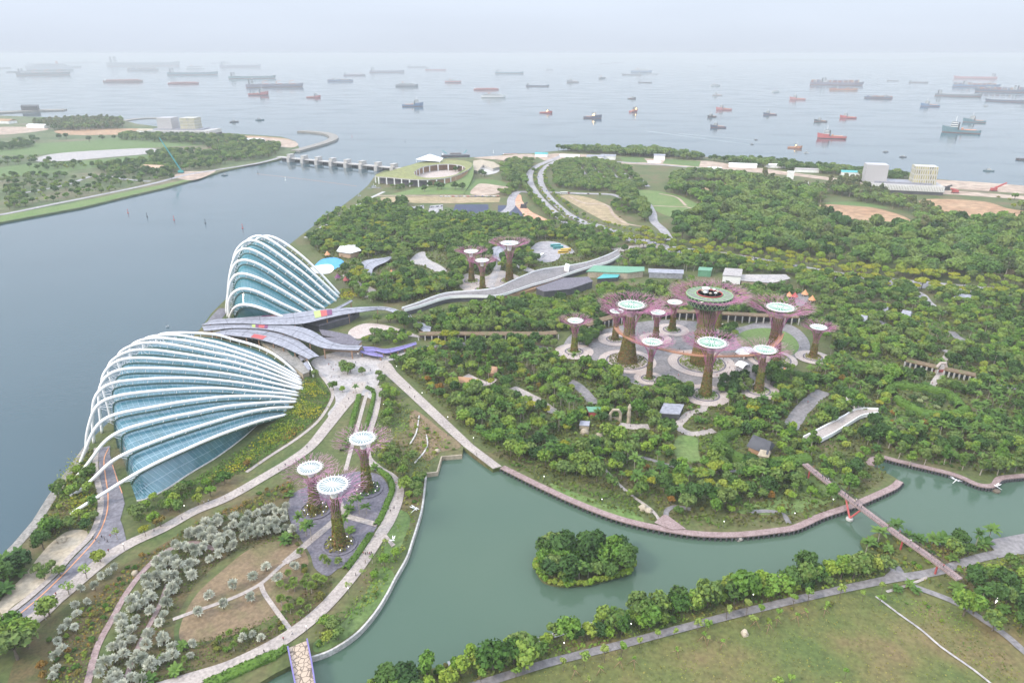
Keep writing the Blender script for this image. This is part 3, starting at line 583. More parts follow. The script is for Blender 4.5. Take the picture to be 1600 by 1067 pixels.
def dome(name, ribs, feet, tilts, rad, off, s0s, s1, front, label, gm, strut_gap):
    root = empty(name, tuple(at(*feet[0])), 0, label, 'conservatory')
    o0 = np.array(root.location)
    curves = []
    for i, Pz in enumerate(ribs):
        L, Rr = at(*feet[i]), at(*Pz[-1]); e1 = Rr - L; ln = np.linalg.norm(e1); e1 /= ln
        wv = np.array([-e1[1], e1[0], 0]); th = R(tilts[i]); e2 = np.array([0, 0, 1]) * math.cos(th) + wv * math.sin(th); n = np.cross(e1, e2)
        C = np.array([0, 0, CAM_H]); pts = []
        for q in Pz:
            d = ray(*q); X = C + d * (np.dot(L - C, n) / np.dot(d, n)); pts.append((np.dot(X - L, e1), max(0., np.dot(X - L, e2))))
        if pts[0][1] > 3: 
            h = pts[0][1]; x = pts[0][0]
            pts = [(0, 0), (x * .25, h * .35), (x * .6, h * .72)] + pts if x > 8 else [(0, 0), (x * .35, h * .5)] + pts
        c2 = resample(crom([np.array([*p]) for p in pts], 8), 64)
        for _ in range(3): c2[1:-1] = (c2[:-2] + 2 * c2[1:-1] + c2[2:]) / 4
        # glass line: offset inwards, end walls cut plumb
        T = np.gradient(c2, axis=0); T /= np.linalg.norm(T, axis=1)[:, None]; Nn = np.stack([T[:, 1], -T[:, 0]], 1)
        g = c2 + Nn * off
        x0, x1 = s0s[i] * ln, s1 * ln
        g = g[(g[:, 0] > x0) & (g[:, 0] < x1) & (g[:, 1] > .3)]
        g = np.vstack([[x0, 0], [x0, g[0, 1] * .55], g, [x1, g[-1, 1] * .5], [x1 + .5, 0]])
        g = resample(g, 72)
        for _ in range(2): g[1:-1] = (g[:-2] + 2 * g[1:-1] + g[2:]) / 4
        to3 = lambda a: L + a[:, :1] * e1 + a[:, 1:2] * e2
        curves.append((to3(c2), to3(g), c2, g))
    for i, (rc, gc, c2, g) in enumerate(curves):
        rb = MB(); rb.tube(rc - o0, rad, 8); rib = rb.build('arch_rib', M['white_steel'], root, smooth=True)
        d = np.r_[0, np.cumsum(np.linalg.norm(np.diff(rc, axis=0), axis=1))]
        for s in np.arange(strut_gap * 1.5, d[-1] - 4, strut_gap):
            k = int(np.searchsorted(d, s)); k = min(k, len(rc) - 1)
            j = int(np.argmin(np.linalg.norm(gc - rc[k], axis=1)))
            if np.linalg.norm(gc[j] - rc[k]) < off * 2.6:
                sm = MB(); sm.tube([rc[k] - o0, gc[j] - o0], .2, 4)
                if c2[k, 0] < .20 * c2[-1, 0] and j > 2:
                    sm.tube([rc[k] - o0, gc[max(0, j - 2)] - o0], .16, 4); sm.tube([rc[k] - o0, gc[min(len(gc) - 1, j + 2)] - o0], .16, 4)
                sm.build('strut', M['white_steel'], rib)
        gt = MB(); gt.tube(gc[2:-2] - o0 + np.array([0, 0, .1]), .62, 5); gt.build('gutter', M['gutter'], root)
    def skin(A, B, inset=0):
        mb = MB(); n = len(A); V = np.vstack([A, B]) - o0; dl = np.r_[0, np.cumsum(np.linalg.norm(np.diff(A, axis=0), axis=1))]
        wd = float(np.mean(np.linalg.norm(A - B, axis=1))); rows = max(1, round(wd / 5)) * 3.2
        F = [(k, k + 1, n + k + 1, n + k) for k in range(n - 1)]
        U = [((dl[k], 0), (dl[k + 1], 0), (dl[k + 1], rows), (dl[k], rows)) for k in range(n - 1)]
        mb.add(V, F, 0, U); return mb.build('glass_strip', gm, root)
    front3 = resample(crom(W(front), 8), 72)
    skin(front3, curves[0][1])
    for i in range(len(curves) - 1): skin(curves[i][1], curves[i + 1][1])
    lastg = curves[-1][1].copy(); back = lastg.copy(); back[:, 2] = ZG; back[:, 1] += 10; skin(lastg, back)
    kb = MB(); kb.tube(front3 - o0 + np.array([0, 0, .3]), .5, 5); kb.build('base_kerb', M['concrete'], root)
    return root
fs0 = [.235, .215, .19, .16, .14, .12, .11, .10, .10, .10, .10, .11, .12]
dome('flower_conservatory', FD, FL, FTH, 0.86, 3.3, fs0, .955, [(214, 783), (226, 781), (260, 765), (294, 742), (340, 714), (380, 684), (412, 655), (432, 642)],
     'low wide shell shaped conservatory of blue glass under thirteen white arched ribs', M['glass'], 6.5)
cs0 = [.10, .10, .09, .08, .08, .08, .08, .10]
dome('cloud_conservatory', CF, CL, CTH, 1.08, 3.9, cs0, .985, [(366, 502), (385, 505), (410, 508), (440, 511), (474, 513)],
     'tall steep conservatory of teal glass with white ribs beyond the grey roofs', M['glass_cloud'], 6.5)
EXC.append([tuple(p[:2]) for p in W([(208, 790), (190, 745), (140, 700), (160, 676), (205, 628), (258, 580), (330, 560), (465, 584), (478, 605), (462, 632), (425, 668), (345, 722), (260, 775)])])
EXC.append([tuple(p[:2]) for p in W([(350, 505), (350, 470), (374, 455), (531, 458), (540, 470), (505, 498), (478, 516)])])

# ------------------------------------------------------------------ grey leaf shaped roofs between the domes
def zroof(name, up, lo, zu, zl, label=None, cat='roof', panels=(), cols=0, parent=None, thick=.5, m='grey_roof', seams=True, n=28):
    A = [at(u, v, 0) for u, v in up]; 
    za = np.interp(np.linspace(0, 1, len(up)), np.linspace(0, 1, len(zu)), zu); zb = np.interp(np.linspace(0, 1, len(lo)), np.linspace(0, 1, len(zl)), zl)
    A = resample(crom([at(u, v, z) for (u, v), z in zip(up, za)], 6), n); B = resample(crom([at(u, v, z) for (u, v), z in zip(lo, zb)], 6), n)
    c = (A[n // 2] + B[n // 2]) / 2; c[2] = ZG
    root = empty(name, tuple(c), 0, label, cat); mb = MB(); k = 5
    G_ = [A + (B - A) * t + np.array([0, 0, .5]) * math.sin(math.pi * t) for t in np.linspace(0, 1, k)]
    V = np.vstack(G_) - c
    F = [(j * n + i, (j + 1) * n + i, (j + 1) * n + i + 1, j * n + i + 1) for j in range(k - 1) for i in range(n - 1)]
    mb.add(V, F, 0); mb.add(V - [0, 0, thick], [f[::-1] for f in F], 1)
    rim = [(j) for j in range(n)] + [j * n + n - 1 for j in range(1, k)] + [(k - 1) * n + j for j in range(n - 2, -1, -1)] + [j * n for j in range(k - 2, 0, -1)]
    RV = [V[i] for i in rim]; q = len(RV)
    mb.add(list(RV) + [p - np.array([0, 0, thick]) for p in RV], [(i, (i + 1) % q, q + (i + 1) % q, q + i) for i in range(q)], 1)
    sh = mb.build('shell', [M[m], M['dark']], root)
    if seams:
        sb = MB()
        sb.tube(G_[2] - c + [0, 0, .06], .14, 4)
        for i in range(3, n - 2, 4): sb.tube([g[i] - c + [0, 0, .05] for g in G_], .09, 4)
        sb.build('seams', M['dark'], sh)
    for (a, b, t0, t1, cm) in panels:
        ia, ib = a * (n - 1), b * (n - 1)
        P = lambda f, t: (lambda i, fr: (A[i] * (1 - fr) + A[min(i + 1, n - 1)] * fr) * (1 - t) + (B[i] * (1 - fr) + B[min(i + 1, n - 1)] * fr) * t + np.array([0, 0, .5]) * math.sin(math.pi * t) - c + np.array([0, 0, .25]))(int(f), f - int(f))
        Q = MB(); m_ = 4
        ta = np.linspace(t0, t1, m_)
        V2 = [P(ia, t) for t in ta] + [P(ib, t) for t in ta]
        Q.add(V2, [(i, i + 1, m_ + i + 1, m_ + i) for i in range(m_ - 1)]); Q.build('colour_panel', M[cm], root)
    if cols:
        for i in np.linspace(1, n - 2, cols).astype(int):
            p = B[i] * .93 + A[i] * .07 - c
            MB().tube([(p[0], p[1], 0), (p[0], p[1], p[2] - thick)], .45, 6).build('column', M['timber'], root)
    EXC.append([tuple(p[:2]) for p in A] + [tuple(p[:2]) for p in B[::-1]])
    return root, A, B, c
zroof('leaf_roof', [(316, 507), (331, 500), (367, 497), (419, 492.5), (450, 490), (500, 483.5), (524, 482), (567, 479.5), (600, 479), (619, 483), (641, 495)],
      [(315, 508), (340, 506), (375, 505), (420, 507), (462, 506.5), (480, 504.5), (505, 498.5), (542, 490.5), (567, 487), (599, 484), (637, 498)], [12, 13, 13, 12, 9, 5], [12, 13, 13, 12, 9, 5],
      'long grey leaf roof curving towards the garden below the tall dome', panels=[(.50, .53, .15, .8, 'lime'), (.53, .56, .15, .8, 'red'), (.56, .585, .15, .8, 'plum'), (.27, .31, 0.02, .16, 'plum'), (.31, .35, .02, .16, 'red')], cols=8)
zroof('leaf_roof', [(500, 486), (517, 483.5), (535, 475.5), (548, 468.5)], [(503, 488), (520, 486), (538, 478), (551, 470.5)], [10, 9, 8], [10, 9, 8], 'narrow grey roof spur beside the foot of the tall dome', cols=3, n=14)
zroof('leaf_roof', [(315, 510), (345, 507), (385, 506.5), (420, 507.5), (455, 508.5), (480, 513.5), (493, 519.5), (517, 533.5), (536, 538.5), (567, 539.5)],
      [(319, 517), (340, 515), (362, 512.5), (395, 513), (429, 517), (462, 527.5), (487, 537), (505, 543.5), (530, 546), (560, 547)], [11, 12, 12, 11, 9], [11, 12, 12, 11, 9],
      'middle grey leaf roof ending at the tan ticket hall', panels=[(.27, .29, .05, .85, 'lime'), (.29, .31, .05, .85, 'plum'), (.31, .345, .05, .85, 'red'), (.345, .365, .05, .85, 'plum')], cols=9)
zroof('leaf_roof', [(330, 520), (361, 514.5), (395, 514.5), (429, 518.5), (462, 529), (481, 543), (499, 556.5)],
      [(331, 521.5), (360, 524), (390, 527.5), (412, 532), (437, 540), (462, 551), (482.5, 561)], [11, 11, 10, 9], [11, 11, 10, 9],
      'grey leaf roof nearest the wide dome with a red panel', panels=[(.34, .45, .62, .97, 'red')], cols=8)
zroof('leaf_roof', [(640, 490), (650, 502), (662, 505), (674, 511)], [(648, 509), (656, 514), (665, 519), (672, 519)], [4, 5, 4], [4, 5, 4], 'small grey pavilion roof at the garden end of the curved canopy', n=12)
# halls under the roofs
def hall(name, pts, h, m, label, cat='building', roofm='plaza_dark', wins=None):
    P = W(pts); c = np.mean(P, axis=0)
    root = empty(name, tuple(c), 0, label, cat); MB().prism([(p[0] - c[0], p[1] - c[1]) for p in P], 0, h).build('walls', M[m], root)
    MB().prism([((p[0] - c[0]) * 1.03, (p[1] - c[1]) * 1.03) for p in P], h, h + .5).build('roof', M[roofm], root)
    EXC.append([(p[0], p[1]) for p in P]); return root
hall('ticket_hall', [(506, 548), (560, 552), (566, 545), (535, 541), (508, 540)], 6, 'wall_tan', 'tan ticket hall under the end of the middle grey roof')
hall('visitor_hall', [(345, 520), (400, 532), (452, 541), (470, 530), (420, 516), (360, 511)], 7, 'dark', 'dark visitor hall under the grey roofs between the domes')
hall('visitor_hall', [(470, 512), (500, 519), (545, 506), (562, 494), (520, 500)], 5, 'dark', 'dark glazed hall with a curved grey terrace under the long roof', roofm='plaza_dark')
hall('terrace_hall', [(505, 530), (560, 541), (548, 530), (520, 524), (500, 521)], 3, 'dark', 'sunken dark terrace between the grey roofs and the round court')
hall('service_yard', [(408, 538), (440, 547), (470, 570), (484, 588), (474, 592), (456, 578), (430, 558)], 3.5, 'sand', 'stony service yard beside the wide dome', roofm='rock')
for q, mm in (([(450, 556), (460, 553), (467, 562), (458, 565)], 'gutter'), ([(467, 565), (474, 561), (480, 569), (472, 573)], 'grey_roof'), ([(475, 577), (481, 573), (488, 585), (483, 588)], 'grey_roof')):
    tag(MB().prism([p[:2] for p in W(q)], ZG + 4.1, ZG + 4.5).build('water_tank', M[mm]), {'gutter': 'green tank on the service yard beside the wide dome', 'grey_roof': 'slate coloured tank on the service yard by the plaza'}[mm], 'tank', 'tanks on the service yard')
wall('yard_wall', [(455, 545), (468, 553), (478, 566), (490, 590)], 4.5, .8, M['white'], 'curved white wall around the service yard by the wide dome', z=ZG)
zroof('shade_canopy', [(566, 541), (585, 542), (600, 545), (625, 541), (650, 534)], [(570, 549), (590, 549), (602, 552), (628, 546), (651, 538)], [6, 5, 5], [6, 5, 5], 'violet shade canopy running along the plaza edge', 'canopy', cols=7, m='violet', n=16)
zroof('shade_canopy', [(565, 547), (580, 549), (598, 554)], [(562, 550), (578, 555), (599, 558)], [5.5, 5], [5.5, 5], 'short violet canopy spur over the plaza', 'canopy', cols=2, m='violet', n=10)

# ------------------------------------------------------------------ long elevated walk with white parapet
def deckway(name, up, lo, z, label, th=1.2, side='white', top='plaza_grey', slope=None):
    A = crom([at(u, v, z) for u, v in up], 6); B = crom([at(u, v, z) for u, v in lo], 6); n = 40; A = resample(A, n); B = resample(B, n)
    c = (A[n // 2] + B[n // 2]) / 2; c[2] = ZG
    root = empty(name, tuple(c), 0, label, 'walkway')
    MB().prism([p[:2] - c[:2] for p in A] + [p[:2] - c[:2] for p in B[::-1]], z - ZG - th, z - ZG).build('deck', M[top], root)
    pb = MB()
    for E_ in (A, B):
        P = E_ - c; a, b = ribbon_pts(P, .5); pb.prism(list(a) + list(b[::-1]), z - ZG - th, z - ZG + 1.1)
    pb.build('parapet', M[side], root)
    wb = MB(); P = B - c + (A - B) * .08; a, b = ribbon_pts(P, .6); wb.prism(list(a) + list(b[::-1]), 0, z - ZG - th); wb.build('side_wall', M['dark'], root)
    EXC.append([tuple(p[:2]) for p in A] + [tuple(p[:2]) for p in B[::-1]]); return root
deckway('elevated_walk', [(628, 482), (650, 475), (696, 459), (740, 455), (775, 451), (795, 442), (820, 431), (845, 422), (880, 417), (915, 411), (945, 401), (965, 392)],
        [(632, 485), (655, 479), (700, 465), (740, 463), (775, 463), (800, 456), (830, 446), (862, 437), (888, 428), (920, 418), (950, 410), (972, 398)], 7.0, 'long pale elevated walkway rising from the domes to the road')
tag(MB().prism([p[:2] for p in W([(780, 467), (830, 453), (885, 438), (880, 433), (838, 441), (800, 455)], 4)], ZG, ZG + 2.5).build('brick_bank', M['brown']), 'red brown planted bank under the white parapet', 'bank')
hall('lift_tower', [(881, 431), (888, 433), (890, 428), (884, 426)], 9, 'white', 'small white lift tower at the head of the elevated walkway', 'tower', 'white')
zroof('curved_roof', [(770, 402), (768, 392), (772, 385), (780, 382), (790, 384)], [(783, 410), (781, 400), (784, 395), (789, 392), (792, 392)], [5, 6, 5], [5, 6, 5], 'curved grey shelter roof beside the far supertrees', n=14)
hall('courtyard_roof', [(838, 460), (850, 466), (890, 462), (925, 450), (918, 443), (880, 445)], 6, 'dark', 'large flat dark grey roof with skylight slots below the walkway')

# ------------------------------------------------------------------ supertrees
def leaf_scatter(P, N_, size, rg, jit=.6):
    """quads at points P facing roughly N_"""
    n = len(P); nr = N_ + rg.normal(0, jit, (n, 3)); nr /= np.linalg.norm(nr, axis=1)[:, None] + 1e-9
    a = np.cross(nr, rg.normal(0, 1, (n, 3))); a /= np.linalg.norm(a, axis=1)[:, None] + 1e-9; b = np.cross(nr, a)
    s = (size * rg.uniform(.6, 1.3, n))[:, None]; s2 = s * rg.uniform(.6, 1., n)[:, None]
    V = np.stack([P - a * s - b * s2 * .5, P + a * s * .3 - b * s2, P + a * s + b * s2 * .4, P - a * s * .2 + b * s2], 1).reshape(-1, 3)
    return V, np.arange(4 * n).reshape(-1, 4)
def rod_mesh(name, segs, rads, mat_, parent):
    """many thin three-sided rods: segs (n,2,3)"""
    segs = np.asarray(segs, float); n = len(segs); d = segs[:, 1] - segs[:, 0]; d /= np.linalg.norm(d, axis=1)[:, None] + 1e-9
    up = np.where(np.abs(d[:, 2:3]) < .9, [[0, 0, 1.]], [[1., 0, 0]]); a = np.cross(d, up); a /= np.linalg.norm(a, axis=1)[:, None]; b = np.cross(d, a)
    V = []
    for e in (0, 1):
        for k in range(3):
            an = 2 * math.pi * k / 3; V.append(segs[:, e] + (a * math.cos(an) + b * math.sin(an)) * np.asarray(rads)[:, e:e + 1])
    V = np.stack(V, 1).reshape(-1, 3); base = np.arange(n)[:, None, None] * 6
    F = np.array([[0, 1, 4, 3], [1, 2, 5, 4], [2, 0, 3, 5]])[None] + base
    return link(name, npmesh(name, V, F.reshape(-1, 4), mat_), parent)
def supertree(bu, bv, h, rt0, rt1, rc, rdisc, kind, label, group, ring=None, seed=1, planter=None, purple='purple', rodr=.115, tilt=0.05):
    b = at(bu, bv); rg = np.random.default_rng(seed); rt0 *= .93; rt1 *= .88
    root = empty('supertree', tuple(b), 0, label, 'supertree', group)
    planter = planter or rt0 * 1.9
    pk = MB(); pk.lathe([(planter + 1.5, 0), (planter + 1.5, .7), (planter + .5, .7), (planter + .5, .2)], n=40, cap=False); pk.build('planter_kerb', M['plaza_dark'], root)
    n = int(planter * planter * 5); rr = np.sqrt(rg.uniform(.1, 1, n)) * planter; an = rg.uniform(0, 2 * math.pi, n)
    P = np.stack([rr * np.cos(an), rr * np.sin(an), .3 + rg.uniform(0, 1.5, n)], 1)
    V, F = leaf_scatter(P, np.tile([[0, 0, 1.]], (n, 1)), .55, rg, .9)
    link('planting', npmesh('planting', V, F, G['under']), root)
    if kind == 'silver':
        for k in range(8):
            a = k * .785 + .3; MB().lathe([(.05, 0), (.2, .1), (.2, .3), (.05, .4)], (planter * .8 * math.cos(a), planter * .8 * math.sin(a), .9), 8).build('floodlight', M['lamp'], root)
    # trunk: flared core wrapped in climbers
    zt = h * .68
    prof = [(rt0 * (1 - .0) if z == 0 else rt1 + (rt0 - rt1) * (1 - z) ** 2.2, z * h * .80) for z in np.linspace(0, 1, 14)]
    MB().lathe(prof, n=20).build('trunk', M['bark_wall'], root, smooth=True)
    n = int(rt0 * h * 17); z = rg.uniform(0, 1, n) ** 1.05 * zt; rad = rt1 + (rt0 - rt1) * np.clip(1 - z / (h * .8), 0, 1) ** 2.2 + .12; an = rg.uniform(0, 2 * math.pi, n)
    nr = np.stack([np.cos(an), np.sin(an), np.zeros(n)], 1); P = nr * rad[:, None]; P[:, 2] = z
    V, F = leaf_scatter(P, nr, .5, rg, .6)
    tint = np.repeat((z / h * 1.2 + rg.uniform(0, .5, n)), 4)
    link('climbers', npmesh('climbers', V, F, G['vine'], tint=tint), root)
    # steel ribs: up the trunk, flaring to the canopy and forking into twigs
    nr_ = max(20, int(rt1 * 9)) if rc < 22 else 42
    segs, rads = [], []; trunkseg, trunkr = [], []; tw, twr = [], []
    def prof2(t):       # 0..1 from trunk to rim
        r_ = rt1 * 1.08 + (rc - rt1 * 1.08) * t ** 1.45
        z_ = h * (.60 + .40 * (1 - (1 - t) ** 2.1)) + rc * tilt * t
        return r_, z_
    TS = [.22, .42, .62, .82, 1.0]
    for k in range(nr_):
        a = 2 * math.pi * (k + rg.uniform(-.2, .2)) / nr_
        p0 = None
        for z in np.linspace(.48, .60, 4):
            r_ = rt1 + (rt0 - rt1) * max(0, 1 - z / .8) ** 2.2 + .22; p = np.array([r_ * math.cos(a), r_ * math.sin(a), z * h])
            if p0 is not None: trunkseg.append((p0, p)); trunkr.append((rodr * .8, rodr * .8))
            p0 = p
        def branch(a, d, p, r0):
            if d > 4: return
            t = min(1.0, TS[d] + rg.uniform(-.06, .05)); r_, z_ = prof2(t); aa = a + rg.normal(0, .03)
            q = np.array([r_ * math.cos(aa), r_ * math.sin(aa), z_ + rg.normal(0, .016 * rc)])
            segs.append((p, q)); rads.append((r0, r0 * .85))
            nb = 2 if d in (1, 2) or (d == 3 and rc > 16) else 1
            for m_ in range(nb): branch(aa + ((-1 if m_ else 1) * rg.uniform(.04, .16) if nb > 1 else 0), d + 1, q, r0 * .85)
            for m_ in range(2 if d >= 3 else 1 if d == 2 else 0):
                b_ = aa + rg.uniform(-1.1, 1.1); tip = q + np.array([math.cos(b_), math.sin(b_), rg.uniform(-.1, .8)]) * rc * rg.uniform(.07, .15)
                tw.append((q, tip)); twr.append((r0 * .75, r0 * .45))
        branch(a, 0, p0, rodr * 1.1)
    rod_mesh('trunk_ribs', trunkseg, trunkr, M['purple_pale'], root)
    cn = rod_mesh('canopy', segs + tw, rads + twr, [M[purple], M['twig' if purple == 'purple' else 'twig_pale']], root)
    cn.data.polygons.foreach_set('material_index', np.r_[np.zeros(len(segs) * 3, np.int32), np.ones(len(tw) * 3, np.int32)])
    # funnel and disc
    zd = h - .6
    fn = MB(); fn.lathe([(rt1 * .8, h * .72), (rt1 * .85, h * .80), (rdisc * .34, h * .91), (rdisc * .62, zd - .3)], n=24, cap=False)
    fn.build('funnel', M['white' if kind in ('silver', 'far') else 'funnel_mauve'], root, smooth=True)
    if kind != 'bar':
        dm = MB(); dm.lathe([(rdisc * .97, 0), (rdisc * .6, .22), (.4, .4)], (0, 0, zd), 36); disc = dm.build('roof_disc', M['membrane' if kind == 'grove' else 'glass_disc'], root)
        rm = MB(); rm.lathe([(rdisc - .3, -.25), (rdisc + .45, -.25), (rdisc + .45, .35), (rdisc - .3, .35), (rdisc - .3, -.25)], (0, 0, zd), 36, cap=False); rm.build('ring', M['white'], disc)
        sp = MB()
        for k in range(20):
            a = 2 * math.pi * k / 20; sp.tube([(rdisc * .28 * math.cos(a), rdisc * .28 * math.sin(a), zd + .42), (rdisc * math.cos(a), rdisc * math.sin(a), zd + .3)], .15, 4)
        hb_ = .26 if kind == 'silver' else .17; sp.lathe([(rdisc * hb_, .38), (rdisc * hb_, .62), (.1, .7)], (0, 0, zd), 24)
        for k in range(26):
            a = 2 * math.pi * k / 26; sp.tube([(rdisc * math.cos(a), rdisc * math.sin(a), zd), (rdisc * 1.28 * math.cos(a), rdisc * 1.28 * math.sin(a), zd + .5)], .10, 3)
        sp.build('spokes', M['white'], disc)
    else:
        bw = MB(); bw.lathe([(rdisc * .55, h - 9), (rdisc * .92, h - 6.5), (rdisc, h - 3), (rdisc * .98, h - .4)], n=40); bar = bw.build('sky_bar', M['dark_glass'], root, smooth=True)
        lt = MB()
        for k in range(30):
            a0 = 2 * math.pi * k / 30
            for da in (.15, -.15):
                lt.tube([(rr_ * 1.02 * math.cos(a0 + da * q), rr_ * 1.02 * math.sin(a0 + da * q), zz) for q, (rr_, zz) in enumerate([(rdisc * .56, h - 9), (rdisc * .93, h - 6.5), (rdisc * 1.01, h - 3), (rdisc, h - .3)])], .16, 4)
        lt.build('lattice', M['lattice_green'], bar)
        tp = MB(); tp.lathe([(rdisc * 1.0, h - .4), (rdisc * 1.02, h), (rdisc * .62, h + .1)], n=40); tp.build('roof_ring', M['plaza_grey'], bar)
        gb = MB()
        for k in range(24):
            a = 2 * math.pi * k / 24; gb.tube([(rdisc * .62 * math.cos(a), rdisc * .62 * math.sin(a), h + .2), (rdisc * 1.03 * math.cos(a + .12), rdisc * 1.03 * math.sin(a + .12), h + .12)], .2, 4)
        for f in (.64, 1.03): gb.tube([(rdisc * f * math.cos(t), rdisc * f * math.sin(t), h + .15) for t in np.linspace(0, 2 * math.pi, 49)], .3, 5)
        gb.build('roof_lattice', M['lattice_green'], bar)
        r3 = MB(); r3.lathe([(rdisc * .56, h), (rdisc * .58, h + 1.0), (rdisc * .55, h + 1.0), (rdisc * .54, h + .2)], n=36, cap=False); r3.build('parapet', M['red'], bar)
        dk = MB(); dk.lathe([(rdisc * .54, h + .4), (.1, h + .4)], n=30); dk.build('terrace', M['plaza'], bar)
        for k in range(9):
            a = k * .75; q = rdisc * .34; MB().lathe([(.06, 0), (.06, 2.1), (1.1, 2.0), (.05, 2.7)], (q * math.cos(a), q * math.sin(a), h + .4), 8).build('parasol', M['white' if k % 2 else 'sand'], bar)
        MB().lathe([(1.8, 0), (1.8, 2.6), (2.6, 2.7), (2.6, 3.0)], (-2, 3, h + .4), 16).build('lift_hut', M['white'], bar)
    if ring:
        k = 44; an = np.linspace(0, 2 * math.pi, k, endpoint=False)
        sheet('ring_paving', [(b[0] + ring * math.cos(a), b[1] + ring * math.sin(a)) for a in an], Z4, M['ring_paving'], smooth=False, world=True)
    EXC.append([(b[0] + (planter + 2) * math.cos(a), b[1] + (planter + 2) * math.sin(a)) for a in np.linspace(0, 2 * math.pi, 24)])
    return root
M['bark_wall'] = mat('planted_trunk', (.15, .10, .05), (.24, .14, .08), .5, c3=(.11, .11, .04), fine=2.)
M['funnel_mauve'] = mat('mauve_funnel', (.36, .22, .28), (.42, .30, .32), .4)
gG = 'supertrees around the grove plaza'
ST = [
 (897, 550, 24.7, 3.0, 1.7, 11.5, 4.7, 'grove', 'slim supertree standing alone at the western edge of the grove plaza', gG, 14),
 (961, 531, 23.5, 3.0, 1.7, 12, 4.4, 'grove', 'short supertree half hidden behind the stout walkway supertree', gG, 13),
 (980, 565, 42.6, 7.5, 3.6, 21, 8.2, 'grove', 'stout tall supertree where the orange walkway begins, west of the grove centre', gG, 20),
 (1024, 530, 22.0, 2.8, 1.6, 11, 4.6, 'grove', 'small supertree behind the walkway between two larger ones', gG, 12),
 (1050, 516, 23.7, 3.2, 1.8, 12, 4.8, 'grove', 'short supertree at the back of the plaza beside the tallest one', gG, 13),
 (1096, 568, 50.6, 8.5, 6.0, 25, 14.5, 'bar', 'tallest supertree carrying a round green and glass sky bar', gG, 23),
 (1121, 513, 26, 3.2, 1.8, 12, 4.6, 'grove', 'supertree mostly hidden right behind the tallest one', gG, 11),
 (1206, 562, 39.6, 6.5, 3.6, 21, 8.4, 'grove', 'big supertree beside the oval lawn where the walkway ends', gG, 17),
 (1270, 559, 23.8, 3.0, 1.7, 12, 4.8, 'grove', 'slender leaning supertree alone beyond the oval lawn', gG, 12),
 (1014, 592, 27.1, 2.2, 1.5, 14, 5.6, 'grove', 'thin magenta stemmed supertree in front of the orange walkway', gG, 10),
 (1102, 618, 36.7, 4.2, 2.3, 17, 8.0, 'grove', 'supertree with its own paved circle nearest the gardens, before the tallest', gG, 15),
 (1185, 611, 29.3, 3.4, 1.9, 15.5, 6.2, 'grove', 'supertree in front of the white tent at the plaza edge', gG, 13),
]
for k, a in enumerate(ST): supertree(*a[:10], ring=a[10], seed=20 + k)
gS = 'supertrees on the dark plaza by the lake'
for k, a in enumerate([(574, 765, 29.8, 3.2, 1.8, 13.5, 5.6, 'silver', 'white disc supertree farthest up the dark plaza, beside the winding lakeside path', gS),
                       (493, 797, 24.0, 3.4, 1.9, 12.0, 5.0, 'silver', 'shortest white disc supertree on the dark plaza, next to the silver palms', gS),
                       (531, 851, 31.7, 3.4, 1.9, 13.5, 5.9, 'silver', 'tallest white disc supertree in front on the dark plaza', gS)]):
    supertree(*a, seed=50 + k, planter=6.2, purple='purple_pale', rodr=.10, tilt=-.06)
gF = 'far supertrees beyond the domes'
for k, a in enumerate([(737, 440, 29.9, 3.4, 1.9, 14.5, 5.6, 'far', 'far supertree standing farthest west beyond the domes', gF),
                       (754, 453, 28.3, 3.2, 1.9, 14.0, 5.2, 'far', 'far supertree closest to the elevated walkway', gF),
                       (796, 440, 37.7, 4.4, 2.4, 18.0, 7.4, 'far', 'tallest of the far supertrees with a wide purple canopy', gF)]):
    supertree(*a, seed=60 + k, ring=10)

# ------------------------------------------------------------------ orange aerial walkway through the grove
zs = 22.0
path = crom([at(u, v, zs) for u, v in [(962, 512), (968, 519), (980, 527), (1002, 537), (1033, 545), (1067, 552), (1104, 556), (1147, 556), (1180, 554), (1200, 546), (1217, 532), (1222, 521)]], 10)
A, B = ribbon_pts(np.array(path), 2.6); root = empty('aerial_walkway', tuple(at(1100, 575)), 0, 'curved orange aerial walkway strung between the grove supertrees', 'walkway'); o0 = np.array(root.location)
MB().prism([p - o0[:2] for p in A] + [p - o0[:2] for p in B[::-1]], zs - ZG - .5, zs - ZG).build('deck', M['skyway'], root)
rl = MB()
for E_ in (A, B):
    P = np.array([(*p, zs) for p in E_]) - o0
    rl.tube(P + [0, 0, 1.3], .07, 4); rl.tube(P + [0, 0, .7], .05, 4)
    for p in P[::2]: rl.tube([p, p + [0, 0, 1.3]], .05, 3)
rl.build('railing', M['orange'], root)
cb = MB()
for p in np.array([(*q, zs) for q in (A + B) / 2])[::9] - o0: cb.tube([p, p + [0, 0, 12]], .05, 3)
cb.build('hanger_cables', M['purple_pale'], root)
